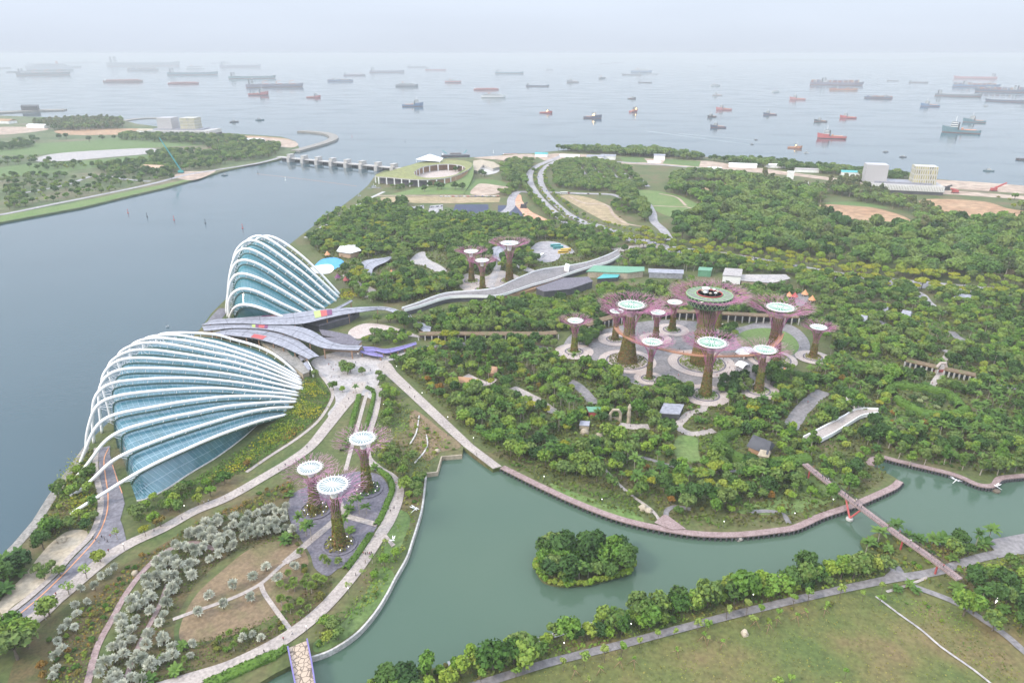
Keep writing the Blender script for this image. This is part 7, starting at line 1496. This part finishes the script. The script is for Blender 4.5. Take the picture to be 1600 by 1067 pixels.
# the round island
ISL = [(830, 880), (834, 895), (845, 908), (870, 914), (900, 914), (930, 910), (960, 902), (985, 897), (996, 884), (993, 868), (975, 852), (945, 843), (905, 838), (865, 842), (842, 858)]
sheet('island_ground', [(836, 880), (840, 893), (850, 905), (872, 911), (900, 911), (930, 907), (960, 899), (982, 893), (991, 882), (988, 868), (970, 854), (945, 846), (905, 841), (868, 845), (846, 860)], .8, M['terrain'], exc=False, skirt=-.5)
fill([(840, 882), (846, 896), (875, 908), (932, 903), (974, 893), (986, 880), (975, 860), (938, 848), (890, 846), (852, 858)], 3.8, {DK: 4, BR: 3, CP: 2.5, PA: 1.4}, .7, 1.15, 0, free=True)
P = resample(crom(W([(838, 880), (842, 893), (853, 904), (875, 910), (905, 911), (935, 906), (962, 898), (981, 892), (989, 881), (986, 868), (968, 855), (940, 846), (905, 842), (868, 846), (848, 861)]), 6, True), 46)
for q in P: PL.append(('clipped_shrub', q[0], q[1], rg.uniform(.85, 1.15), rg.uniform(0, 6.28)))

# ---- landmarks used to tell one plant or person from the next
LM = [(897, 550, 'lone western grove supertree'), (980, 565, 'stout walkway supertree'), (1096, 568, 'tallest supertree'), (1206, 562, 'supertree at the oval lawn'), (1270, 559, 'slender leaning supertree'), (1014, 592, 'magenta stemmed supertree'), (1102, 618, 'frontmost grove supertree'), (1185, 611, 'supertree before the white tent'),
      (574, 765, 'upper dark plaza supertree'), (493, 797, 'shortest white disc supertree'), (531, 851, 'front white disc supertree'), (737, 440, 'westernmost far supertree'), (796, 440, 'tallest far supertree'), (1186, 704, 'dark timber house'), (1048, 648, 'slate blue pavilion'), (928, 648, 'small red walled pavilion'), (727, 600, 'red brown hut'), (982, 660, 'stone totem'),
      (1075, 700, 'small bright lawn'), (1450, 630, 'round flowering garden'), (1469, 583, 'flowered gateway'), (1315, 655, 'white garden bridge'), (1352, 797, 'middle of the footbridge'), (1480, 890, 'south end of the footbridge'), (1258, 724, 'north end of the footbridge'), (1055, 815, 'boardwalk landing'), (1400, 755, 'east tip of the boardwalk'), (910, 785, 'west bend of the boardwalk'), (775, 730, 'foot of the long promenade'), (690, 665, 'middle of the long promenade'), (605, 572, 'head of the long promenade'),
      (912, 880, 'round island'), (470, 1005, 'patterned bridge'), (612, 850, 'white sculpture seat'), (648, 801, 'white winged sculpture'), (690, 720, 'reed bed corner'), (540, 583, 'plaza tree bed'), (470, 600, 'east foot of the wide dome'), (214, 783, 'front corner of the wide dome'), (112, 800, 'outermost rib foot'), (30, 1020, 'big bush in the corner'), (90, 870, 'sandy clearing'), (300, 845, 'upper narrow path'), (199, 925, 'bend of the narrow path'), (153, 1009, 'lower narrow path'), (408, 912, 'crossing of the garden paths'), (350, 985, 'lower dry lawn'), (395, 855, 'top of the dry lawn'), (540, 925, 'lakeside path bend'),
      (760, 1066, 'west end of the meadow path'), (968, 1008, 'middle meadow path'), (1177, 953, 'eastern meadow path'), (1307, 923, 'meadow path by the drain'), (1470, 1010, 'drain line'), (1557, 941, 'lit sign board'), (1570, 850, 'lakeside terrace'), (1531, 750, 'far boardwalk bend'), (1450, 731, 'palm bank boardwalk'),
      (588, 415, 'silver play canopy'), (515, 415, 'blue splash pool'), (665, 410, 'garden pond'), (862, 393, 'coach park'), (880, 455, 'flat dark roof'), (960, 432, 'long glasshouse'), (1142, 440, 'white nursery block'), (700, 460, 'long elevated walkway'), (760, 529, 'western arcade'), (600, 515, 'round court'), (560, 545, 'tan ticket hall'), (1414, 498, 'slate roofed houses'), (1507, 472, 'brown flat shed'), (1430, 470, 'eastern garden road'), (1245, 465, 'orange food tents'),
      (1040, 388, 'highway junction'), (1120, 398, 'avenue west stretch'), (1293, 428, 'middle of the avenue'), (1450, 446, 'east of the avenue'), (1560, 456, 'far east of the avenue'), (861, 318, 'highway curve'), (833, 280, 'upper highway'), (1410, 300, 'gold chequered substation'), (1350, 335, 'brown fallow field'), (1060, 320, 'bright park lawn'), (930, 280, 'shaded car park'), (690, 285, 'grass roofed hall'), (735, 328, 'blue net field'), (296, 208, 'distant substation'), (283, 271, 'teal crane'), (150, 244, 'far shore pond'), (940, 246, 'coast workshop sheds'), (1210, 260, 'coast site offices'), (1510, 325, 'eastern brown field'), (650, 328, 'small car park')]
LMW = np.array([at(u, v)[:2] for u, v, _ in LM]); ORD = ['', 'second ', 'third ', 'fourth ', 'fifth ', 'sixth ', 'seventh ', 'eighth ', 'ninth ', 'tenth ', 'eleventh ', 'twelfth ', 'thirteenth ', 'fourteenth ', 'fifteenth ', 'sixteenth ', 'seventeenth ', 'eighteenth ', 'nineteenth ', 'twentieth ']
def name_by_place(items, look, far):
    """items: (object, x, y). Gives each object a label that says which one it is."""
    xy = np.array([(x, y) for _, x, y in items]); D = np.linalg.norm(xy[:, None] - LMW[None], axis=2); li = D.argmin(1); buck = {}
    for i, (o, x, y) in enumerate(items):
        dx, dy = x - LMW[li[i], 0], y - LMW[li[i], 1]
        dr = ('right of' if dx > 0 else 'left of') if abs(dx) > abs(dy) * .8 else ('behind' if dy > 0 else 'in front of')
        buck.setdefault((li[i], dr), []).append((D[i, li[i]], i, o))
    for (l, dr), q in buck.items():
        q.sort(key=lambda t: t[0])
        for k, (_, i, o) in enumerate(q):
            if k < len(ORD): o['label'] = f"{look}, {ORD[k]}nearest {dr} the {LM[l][2]}"
            else: o['label'] = f"{look}, among the {far} ones {dr} the {LM[l][2]}"; o['group'] = f"{o.get('category','plant')}s {dr} the {LM[l][2]}"
LOOK = {BR: ('round green leafy tree', 'tree', 'leafy garden trees'), SP_: ('broad dark woodland tree', 'tree', 'broad woodland trees'), YE: ('flat crowned yellow green tree', 'tree', 'yellow green avenue trees'), LI: ('upright lime green tree', 'tree', 'lime green trees'), PA: ('bare stemmed feather palm', 'palm', 'tall feather palms'), CP: ('low bushy palm', 'palm', 'low bushy palms'),
        'silver_palm': ('silver grey fan palm', 'palm', 'silver palms of the garden lawn'), 'fan_palm': ('round yellow green fan palm', 'palm', 'green fan palms'), CO: ('narrow column shaped tree', 'tree', 'column trees along the palm bank'), NE: ('tall feathery grey green tree', 'tree', 'feathery coast trees'), DK: ('dense dark green tree', 'tree', 'dense dark trees'), 'sapling': ('thin young tree', 'tree', 'young trees on the meadow edge'), 'staked_sapling': ('small staked sapling', 'tree', 'staked saplings on the meadow'),
        SH_: ('low leafy shrub', 'shrub', 'garden shrubs'), 'clipped_shrub': ('rounded yellow green shrub', 'shrub', 'shrubs ringing the island'), 'rust_tree': ('rusty brown leaved tree', 'tree', 'rusty leaved trees'), 'flowering_tree': ('white flowering dark tree', 'tree', 'white flowering trees'), 'traveller_palm': ('stiff upright fan leaved palm', 'palm', 'stiff palms at the south bank'), 'bare_tree': ('sparse pale stemmed tree', 'tree', 'sparse trees by the paths')}
CAP = {BR: 295, SP_: 180, YE: 190, LI: 200, PA: 220, CP: 180, SH_: 290, DK: 220, NE: 60}
STUFFNAME = {BR: 'leafy_woods', SP_: 'spreading_woods', YE: 'yellow_foliage', LI: 'lime_foliage', PA: 'palm_foliage', CP: 'low_palm_foliage', SH_: 'shrubbery', DK: 'dark_woods', NE: 'feathery_woods'}
bykind = {}
GROW = {BR: 1.42, DK: 1.4, LI: 1.35, PA: 1.2, CP: 1.25, SH_: 1.25, 'silver_palm': 1.0, 'sapling': 1.4, 'staked_sapling': 1.4, 'fan_palm': 1.15, YE: 1.25, SP_: 1.12, 'rust_tree': 1.25, CO: 1.1}
for p in PL: bykind.setdefault(p[0], []).append((p[0], p[1], p[2], p[3] * GROW.get(p[0], 1.0), p[4]))
NVEG = {}
for kind, L_ in bykind.items():
    u, v = pix(np.array([(p[1], p[2], ZG) for p in L_])); dist = np.array([math.hypot(math.hypot(p[1], p[2]), CAM_H) for p in L_]); big = np.array([p[3] for p in L_]) / dist
    vis = (u > -12) & (u < 1612) & (v < 1085); big = np.where(vis, big, big * .3); order = np.argsort(-big)
    cap = CAP.get(kind, 290); ind = [i for i in order[:cap] if vis[i]]; rest = [i for i in order if i not in set(ind)]
    look, cat, grp = LOOK[kind]; items = []; nv = len(PROTO[kind])
    for i in ind:
        _, x, y, s, rot = L_[i]; vi = int(rg.integers(nv)); pm_ = proto_objs(kind, vi)
        z = .8 if inpoly(u[i:i+1], v[i:i+1], ISL)[0] else ZG
        root = empty(kind, (x, y, z), rot, None, cat, grp); root.scale = (s, s * rg.uniform(.85, 1.1), s * rg.uniform(.68, 1.12))
        for nm, me in pm_: link(nm, me, root)
        items.append((root, x, y))
    if items: name_by_place(items, look, 'farther')
    NVEG[kind] = (len(ind), len(rest))
    if rest:
        VV, FF, MI, TT = [], [], [], []; mats = []; o = 0
        for i in rest:
            _, x, y, s, rot = L_[i]; parts = PROTO[kind][int(rg.integers(nv))]; c, sn = math.cos(rot), math.sin(rot); tint = rg.uniform(0, 1)
            z = .8 if inpoly(u[i:i+1], v[i:i+1], ISL)[0] else ZG
            fard = dist[i] > 900
            for nm, V, F, m_ in parts:
                if m_ not in mats: mats.append(m_)
                if fard and len(F) > 200:
                    k = rg.permutation(len(F))[:len(F) // 3]; V = V.reshape(-1, 4, 3)[k]; V = (V.mean(1, keepdims=True) + (V - V.mean(1, keepdims=True)) * 1.65).reshape(-1, 3); F = np.arange(len(V)).reshape(-1, 4)
                W_ = np.stack([(V[:, 0] * c - V[:, 1] * sn) * s + x, (V[:, 0] * sn + V[:, 1] * c) * s + y, V[:, 2] * s * .88 + z], 1)
                VV.append(W_); FF.append(F + o); o += len(V); MI.append(np.full(len(F), mats.index(m_))); TT.append(np.full(len(V), tint))
        nm = STUFFNAME.get(kind, kind + '_foliage'); tag(link(nm, npmesh(nm, np.vstack(VV), np.vstack(FF), mats, np.concatenate(MI), np.concatenate(TT))), kind='stuff')
print('VEG', NVEG)
# ---- undergrowth over the gardens and banks (ground cover nobody could count)
def cover(name, poly, dens, size, mat_, h=.9, free=False, jit=.9, clump=True, soft=.3):
    P = np.array([p[:2] for p in W(poly)]); x0, y0 = P.min(0); x1, y1 = P.max(0); n = int((x1 - x0) * (y1 - y0) * dens)
    x = rg.uniform(x0, x1, n); y = rg.uniform(y0, y1, n); k = inpoly(x, y, P); x, y = x[k] + rg.normal(0, soft, k.sum()), y[k] + rg.normal(0, soft, k.sum())
    if not free: k = ~blocked(x, y, True); x, y = x[k], y[k]
    if clump: f = .5 + .5 * np.sin(x / 2.3 + 2 * np.sin(y / 3.1)) * np.cos(y / 2.7 + np.sin(x / 4.0)); hh = h * (.25 + f) * rg.uniform(.5, 1.2, len(x))
    else: f = np.zeros(len(x)); hh = h * rg.uniform(.3, 1, len(x))
    V, F = leaf_scatter(np.stack([x, y, ZG + hh], 1), np.tile([[0, 0, 1.]], (len(x), 1)), size, rg, jit)
    t = np.repeat(.5 + .5 * np.sin(x / 9 + 2 * np.sin(y / 11)) * np.cos(y / 8), 4) + np.repeat(rg.uniform(-.15, .15, len(x)), 4)
    tag(link(name, npmesh(name, V, F, mat_, tint=t)), kind='stuff')
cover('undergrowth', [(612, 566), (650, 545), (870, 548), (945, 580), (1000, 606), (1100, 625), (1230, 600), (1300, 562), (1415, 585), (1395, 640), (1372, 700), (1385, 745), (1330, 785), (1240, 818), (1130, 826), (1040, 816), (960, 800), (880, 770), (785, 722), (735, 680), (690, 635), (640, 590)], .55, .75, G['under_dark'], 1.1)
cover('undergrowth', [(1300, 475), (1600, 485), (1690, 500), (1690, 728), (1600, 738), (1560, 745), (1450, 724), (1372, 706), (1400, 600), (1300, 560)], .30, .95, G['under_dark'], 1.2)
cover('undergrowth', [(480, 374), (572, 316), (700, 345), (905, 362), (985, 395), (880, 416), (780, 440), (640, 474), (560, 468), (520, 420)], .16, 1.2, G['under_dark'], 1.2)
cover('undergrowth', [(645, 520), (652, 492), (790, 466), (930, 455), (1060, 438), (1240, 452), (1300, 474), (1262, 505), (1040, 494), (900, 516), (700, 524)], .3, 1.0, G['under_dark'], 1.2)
cover('undergrowth', [(560, 1088), (709, 1037), (870, 994), (1065, 941), (1281, 894), (1378, 882), (1386, 898), (1180, 946), (970, 1000), (760, 1058), (620, 1110)], .8, .6, G['under'], 1.0)
cover('undergrowth', [(1346, 846), (1420, 840), (1500, 856), (1600, 850), (1680, 880), (1680, 1000), (1600, 1000), (1530, 960), (1440, 905), (1382, 884)], .6, .6, G['under'], 1.0)
cover('undergrowth', [(585, 650), (600, 612), (640, 640), (700, 690), (680, 722), (664, 745), (650, 815), (630, 862), (590, 935), (500, 1018), (492, 990), (560, 930), (615, 800), (610, 745), (580, 720)], .7, .5, G['under'], .7)
cover('undergrowth', [(60, 830), (130, 700), (156, 706), (160, 790), (140, 835), (80, 845)], 1.6, .5, G['under'], 1.0)
cover('undergrowth', [(70, 1060), (110, 962), (240, 862), (420, 768), (458, 748), (462, 772), (330, 822), (240, 872), (165, 975), (130, 1100)], 1.1, .42, G['under'], .6)
cover('rust_foliage', [(150, 930), (190, 900), (300, 820), (420, 768), (455, 750), (455, 765), (330, 818), (240, 868), (190, 930), (140, 1010), (120, 1060), (90, 1060), (130, 980)], .8, .4, G['rust'], .9)
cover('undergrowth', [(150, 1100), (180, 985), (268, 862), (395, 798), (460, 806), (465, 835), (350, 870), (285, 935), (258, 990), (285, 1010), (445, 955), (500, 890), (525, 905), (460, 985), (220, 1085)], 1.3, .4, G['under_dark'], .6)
SL = [(478, 584), (486, 580), (496, 588), (508, 604), (516, 618), (510, 635), (492, 658), (462, 682), (420, 711), (385, 735), (350, 752), (300, 778), (262, 795), (225, 800), (262, 776), (300, 752), (345, 724), (385, 698), (425, 664), (455, 640), (470, 615)]
cover('ground_cover_foliage', SL, 2.6, .45, G['flower_green'], 1.1, free=True)
for q in ([(470, 606), (484, 596), (502, 610), (500, 622), (480, 622)], [(448, 648), (470, 628), (505, 640), (492, 656), (455, 652)], [(405, 690), (440, 662), (472, 664), (440, 690), (410, 704)], [(345, 742), (372, 712), (400, 700), (398, 716), (370, 738)], [(100, 760), (115, 715), (128, 722), (118, 770)], [(112, 795), (125, 770), (142, 775), (135, 800)]):
    cover('yellow_flowering_foliage', q, 2.6, .42, G['flower_yellow'], 1.6, free=True, soft=2.2)
cover('rust_foliage', [(430, 690), (460, 668), (478, 666), (452, 690)], 2.5, .4, G['rust'], 1.2, free=True)
cover('yellow_flowering_foliage', [(528, 455), (545, 452), (560, 462), (548, 470), (534, 468)], 1.2, .7, G['flower_yellow'], 1.6, free=True)
cover('yellow_flowering_foliage', [(1525, 598), (1600, 608), (1690, 620), (1690, 606), (1600, 594), (1540, 588)], .7, .7, G['yellow'], 1.0, free=True)
# meadow tufts
cover('meadow_grass', [(700, 1090), (968, 1015), (1177, 960), (1307, 930), (1368, 930), (1470, 1012), (1560, 1090)], .35, .28, G['dry'], .18, clump=False)
cover('meadow_grass', [(1380, 925), (1480, 945), (1560, 1000), (1600, 1060), (1560, 1075), (1470, 1005)], .9, .32, G['under'], .2, clump=False)
# ------------------------------------------------------------------ people
def person_mesh(name, pose):
    me = bpy.data.meshes.new(name + '_cage'); o = bpy.data.objects.new(name + '_cage', me); COL.objects.link(o)
    st = .22 if pose == 'walk' else .06
    J = {'pel': (0, 0, .95), 'sp': (0, 0, 1.2), 'ch': (0, .0, 1.4), 'nk': (0, .02, 1.52), 'hd': (0, .04, 1.62), 'tp': (0, .03, 1.76),
         'hl': (-.10, 0, .92), 'kl': (-.11, st, .5), 'al': (-.11, st * 1.1, .09), 'tl': (-.12, st * 1.1 + .16, .04), 'hr': (.10, 0, .92), 'kr': (.11, -st * .4, .5), 'ar': (.11, -st * 1.5, .10), 'tr': (.12, -st * 1.5 + .15, .04),
         'sl': (-.19, 0, 1.42), 'el': (-.25, -st * .6, 1.15), 'wl': (-.24, st * .2 + .08, .92), 'fl': (-.24, st * .3 + .10, .82), 'sr': (.19, 0, 1.42), 'er': (.25, st * .4, 1.15), 'wr': (.24, st * 1.0 + .06, .94), 'fr': (.24, st * 1.1 + .08, .84)}
    E = [('pel', 'sp'), ('sp', 'ch'), ('ch', 'nk'), ('nk', 'hd'), ('hd', 'tp'), ('pel', 'hl'), ('hl', 'kl'), ('kl', 'al'), ('al', 'tl'), ('pel', 'hr'), ('hr', 'kr'), ('kr', 'ar'), ('ar', 'tr'), ('ch', 'sl'), ('sl', 'el'), ('el', 'wl'), ('wl', 'fl'), ('ch', 'sr'), ('sr', 'er'), ('er', 'wr'), ('wr', 'fr')]
    ks = list(J); rad = dict(pel=.14, sp=.13, ch=.15, nk=.055, hd=.10, tp=.07, hl=.09, kl=.065, al=.045, tl=.04, hr=.09, kr=.065, ar=.045, tr=.04, sl=.065, el=.05, wl=.035, fl=.03, sr=.065, er=.05, wr=.035, fr=.03)
    me.from_pydata([J[k] for k in ks], [(ks.index(a), ks.index(b)) for a, b in E], [])
    md = o.modifiers.new('Skin', 'SKIN'); o.modifiers.new('Sub', 'SUBSURF').levels = 1
    for i, k in enumerate(ks): me.skin_vertices[0].data[i].radius = (rad[k] * 1.25, rad[k] * 1.25); me.skin_vertices[0].data[i].use_root = (k == 'pel')
    dg = bpy.context.evaluated_depsgraph_get(); ev = o.evaluated_get(dg); new = bpy.data.meshes.new_from_object(ev); new.name = name
    bpy.data.objects.remove(o, do_unlink=True); bpy.data.meshes.remove(me)
    for m_ in (M['shirt'], M['trousers'], M['skin'], M['hair']): new.materials.append(m_)
    for p in new.polygons:
        x, y, z = p.center; p.material_index = 3 if (z > 1.66 or (z > 1.56 and y < .0)) else 2 if (z > 1.49 or (abs(x) > .2 and z < 1.12)) else 0 if z > .93 else 1
        p.use_smooth = True
    return new
def randcol(name, cols):
    m = bpy.data.materials.new(name); m.use_nodes = True; nt = m.node_tree; oi = nt.nodes.new('ShaderNodeObjectInfo'); r = nt.nodes.new('ShaderNodeValToRGB'); r.color_ramp.interpolation = 'CONSTANT'; e = r.color_ramp.elements
    for k, c in enumerate(cols): x = e[k] if k < 2 else e.new(k / len(cols)); x.position = k / len(cols); x.color = (*c, 1)
    nt.links.new(oi.outputs['Random'], r.inputs[0]); nt.links.new(r.outputs[0], nt.nodes['Principled BSDF'].inputs['Base Color']); nt.nodes['Principled BSDF'].inputs['Roughness'].default_value = .6; return m
M['shirt'] = randcol('shirt_cloth', [(.03, .03, .05), (.05, .06, .12), (.6, .6, .6), (.35, .05, .06), (.05, .05, .06), (.08, .10, .22), (.5, .42, .35), (.04, .04, .05)])
M['trousers'] = randcol('trouser_cloth', [(.03, .03, .04), (.04, .05, .10), (.10, .09, .08), (.03, .03, .05), (.2, .18, .15)])
M['skin'] = mat('skin', (.45, .28, .20)); M['hair'] = mat('hair', (.02, .015, .012))
PM = {'walk': person_mesh('person_walking', 'walk'), 'stand': person_mesh('person_standing', 'stand')}
PEOPLE = [(x, y, ZG + .15) for x, y in [(463, 722), (446, 728), (436, 735), (480, 700), (540, 637), (545, 625), (553, 615), (518, 590), (530, 590), (566, 603), (575, 600), (588, 594), (572, 573), (579, 580), (600, 575), (588, 627), (613, 750), (619, 757), (622, 780), (616, 795), (610, 800), (586, 839), (580, 866), (571, 880), (556, 900), (457, 992), (443, 1000), (413, 1020), (402, 1028), (319, 787), (326, 784), (241, 830), (163, 866), (170, 862), (90, 938), (88, 930), (74, 948), (640, 607), (648, 622), (603, 560), (612, 560), (625, 556), (590, 560), (556, 568), (700, 682), (745, 712), (380, 768), (352, 780), (285, 812), (110, 921)]]
PEOPLE += [(568 + i * 3.2, 866 + (i % 2), ZG + .15) for i in range(5)] + [(514 + i * 3.6, 571 + (i % 3) * 4, ZG + .1) for i in range(4)] + [(146 + i * 4.5, 842 + (i % 3) * 4 - i * .5, ZG + .1) for i in range(7)] + [(18 + i * 4, 975 - i * 2, ZG + .1) for i in range(4)]
PEOPLE += [(x, y, ZG + .2) for x, y in [(1146, 566), (1150, 569), (1155, 562), (1133, 572), (1140, 576), (1143, 581), (1148, 577), (1152, 581), (1136, 584), (1130, 562), (1125, 566), (1120, 588), (1112, 592), (1060, 588), (1048, 580), (1060, 560), (1075, 556), (1062, 547), (1030, 520), (1070, 530), (1085, 543), (1000, 590), (1010, 575), (940, 566), (930, 570), (905, 558), (888, 556), (1145, 556), (1149, 553), (1141, 559), (1137, 568), (1153, 575), (1158, 584), (1135, 560), (1128, 577), (1218, 592), (1210, 588), (1225, 580), (1255, 560), (1250, 545), (1075, 642), (1072, 650), (1078, 646), (1066, 660), (1100, 672), (985, 667), (832, 622), (1240, 660), (1262, 630), (1456, 600), (1475, 566), (760, 448), (772, 445), (745, 445), (790, 446), (805, 440), (735, 450)]]
Q = crom([at(u, v, 8.0) for u, v in [(1258, 724), (1275, 738), (1302, 759), (1352, 797), (1404, 835), (1450, 867), (1500, 904)]], 10)
for t in (.12, .18, .24, .27, .29, .33, .38, .41, .43, .45, .46, .47, .49, .62, .68, .74, .79, .86, .88, .90, .93):
    q = Q[int(t * (len(Q) - 1))]; n_ = rg.uniform(-1.3, 1.3); PEOPLE.append((q + np.array([n_ * .7, n_ * .7, 0]),))
for u, v in ((1068, 552), (1102, 556), (1147, 556), (1180, 554), (1212, 540), (1003, 537), (978, 525), (1219, 526)): PEOPLE.append((at(u, v, 22.0),))
items = []
for k, p in enumerate(PEOPLE):
    q = p[0] if len(p) == 1 else at(p[0], p[1], p[2]); o = link('person', PM['walk' if k % 3 else 'stand'], None, tuple(q)); o.rotation_euler = (0, 0, rg.uniform(0, 6.28)); o.scale = (1.05,) * 3
    tag(o, None, 'person', 'visitors strolling on the paths'); items.append((o, q[0], q[1]))
name_by_place(items, 'person in casual clothes', 'farther')

# ------------------------------------------------------------------ cars and coaches
def car_proto():
    mb = MB()
    def sec(pts, y, mi): pass
    prof = [(-2.1, .35), (-2.15, .75), (-1.6, .95), (-1.0, 1.42), (.5, 1.45), (1.15, .98), (2.0, .82), (2.15, .5), (2.1, .35)]
    n = len(prof); V = [(x, -.82 + (.12 if z > 1.2 else 0), z) for x, z in prof] + [(x, .82 - (.12 if z > 1.2 else 0), z) for x, z in prof]
    F = [(i, i + 1, n + i + 1, n + i) for i in range(n - 1)]
    mb.add(V, F, 0); mb.m[2] = 1; mb.m[4] = 1
    mb.add(V[:n], [tuple(range(n))[::-1]], 0); mb.add(V[n:], [tuple(range(n))], 0)
    for s in (-1, 1): mb.add([(-1.4, s * .80, .98), (1.0, s * .80, .98), (.45, s * .74, 1.36), (-.95, s * .74, 1.36)], [(0, 1, 2, 3) if s < 0 else (3, 2, 1, 0)], 1)
    for x in (-1.35, 1.35):
        for y in (-.78, .78): mb.tube([(x, y - .1, .33), (x, y + .1, .33)], .33, 10, 2)
    me = bpy.data.meshes.new('car'); me.from_pydata(mb.v, [], mb.f); 
    for m_ in (M['car_paint'], M['dark_glass'], M['dark']): me.materials.append(m_)
    me.polygons.foreach_set('material_index', mb.m); me.update(); return me
M['car_paint'] = randcol('car_paint', [(.75, .75, .75), (.6, .6, .62), (.05, .05, .06), (.35, .04, .04), (.8, .8, .8), (.2, .22, .26), (.08, .12, .3)])
CM = car_proto(); items = []
def car(x, y, rz, z=ZG + .12):
    o = link('parked_car', CM, None, (x, y, z)); o.rotation_euler = (0, 0, rz); tag(o, None, 'car', 'cars on the roads and lots'); items.append((o, x, y))
for (u0, v0, u1, v1, n, rz) in ((643, 326, 660, 323, 8, 1.2), (644, 331, 661, 330, 8, 1.2), (672, 325, 690, 323, 8, 1.2), (670, 333, 690, 332, 7, 1.2), (690, 308, 778, 307.5, 16, .1), (1540, 343, 1600, 347, 16, 1.3), (1548, 339, 1600, 342, 12, 1.3), (1545, 350, 1600, 353, 10, 1.3)):
    for k in range(n):
        t = (k + rg.uniform(-.15, .15)) / max(1, n - 1); b = at(u0 + (u1 - u0) * t, v0 + (v1 - v0) * t); car(b[0], b[1], rz)
for pts in (HW, [(890, 246), (865, 254), (848, 267), (845, 285), (853, 302), (867, 318), (893, 338), (924, 352), (955, 360), (1000, 375)], [(858, 301), (912, 303), (957, 304.6), (974, 310), (1005, 316), (1019, 333), (1022, 347), (1036, 360)]):
    P = np.array(crom(W(pts), 8)); A, B = ribbon_pts(P, 7)
    for E_, f in ((A, 1), (B, -1)):
        Q = resample(E_, 12)
        for k in range(1, 11):
            if rg.uniform() < .6: d = Q[k + 1] - Q[k - 1]; car(Q[k][0], Q[k][1], math.atan2(d[1], d[0]) + (0 if f > 0 else math.pi), ZG + .16)
name_by_place(items, 'small car', 'farther')
def coach(u, v, rz, cm, label):
    b = at(u, v); root = empty('coach', (b[0], b[1], ZG + .1), rz, label, 'bus'); bd = MB(); bd.box((0, 0, .45), (11.5, 2.5, 2.75), 0, 0, .97); bd.build('body', M[cm], root)
    wn_ = MB(); wn_.box((0, 0, 1.7), (11.3, 2.58, .95)); wn_.build('windows', M['dark_glass'], root)
    for x in (-3.6, 3.8):
        for y in (-1.2, 1.2): MB().tube([(x, y - .12, .5), (x, y + .12, .5)], .5, 10).build('wheel', M['dark'], root)
M['bus_yellow'] = mat('yellow_paint', (.72, .45, .05), (.75, .5, .08), .3, rough=.4)
coach(880, 396, .2, 'bus_yellow', 'yellow coach at the front edge of the coach park'); coach(884, 393, .2, 'bus_yellow', 'second yellow coach behind the front one'); coach(872, 389, .2, 'teal', 'teal coach in the middle of the coach park'); coach(868, 386, .2, 'teal', 'teal coach farthest back in the coach park'); coach(881, 303.5, .05, 'white', 'white coach on the side road by the tan field'); coach(846, 402, 1.2, 'white', 'pale coach alone near the coach park entrance')
# ------------------------------------------------------------------ garden lamps on posts
items = []
for u, v in [(881, 1016), (761, 1053), (1031, 974), (1283, 908), (1387, 891), (985, 986), (1175, 940), (205, 800), (195, 860), (290, 800), (600, 640), (583, 690), (545, 930), (480, 990), (560, 560), (620, 580), (660, 622), (700, 660), (740, 693), (1240, 812), (1130, 825), (1300, 790), (850, 754), (940, 790)]:
    b = at(u, v); root = empty('garden_lamp', tuple(b), 0, None, 'lamp', 'lamp posts along the paths'); MB().tube([(0, 0, 0), (0, 0, 3.6)], .07, 6).build('post', M['dark'], root); MB().lathe([(.06, 3.5), (.18, 3.65), (.18, 3.95), (.05, 4.05)], n=8).build('lamp_head', M['lamp'], root); items.append((root, b[0], b[1]))
name_by_place(items, 'slim lit lamp post', 'farther')
# ------------------------------------------------------------------ haze: one closed box of even, pale air
hz = MB(); hz.box((0, 13500, -1.5), (58000, 29400, 208)); hm = bpy.data.materials.new('haze_air'); hm.use_nodes = True; nt = hm.node_tree; nt.nodes.remove(nt.nodes['Principled BSDF'])
pv = nt.nodes.new('ShaderNodeVolumePrincipled'); pv.inputs['Color'].default_value = (*HAZE_COLOR, 1); pv.inputs['Density'].default_value = HAZE_DENSITY; pv.inputs['Anisotropy'].default_value = 0.0
nt.links.new(pv.outputs[0], nt.nodes['Material Output'].inputs['Volume'])
tag(hz.build('haze', hm), kind='stuff')
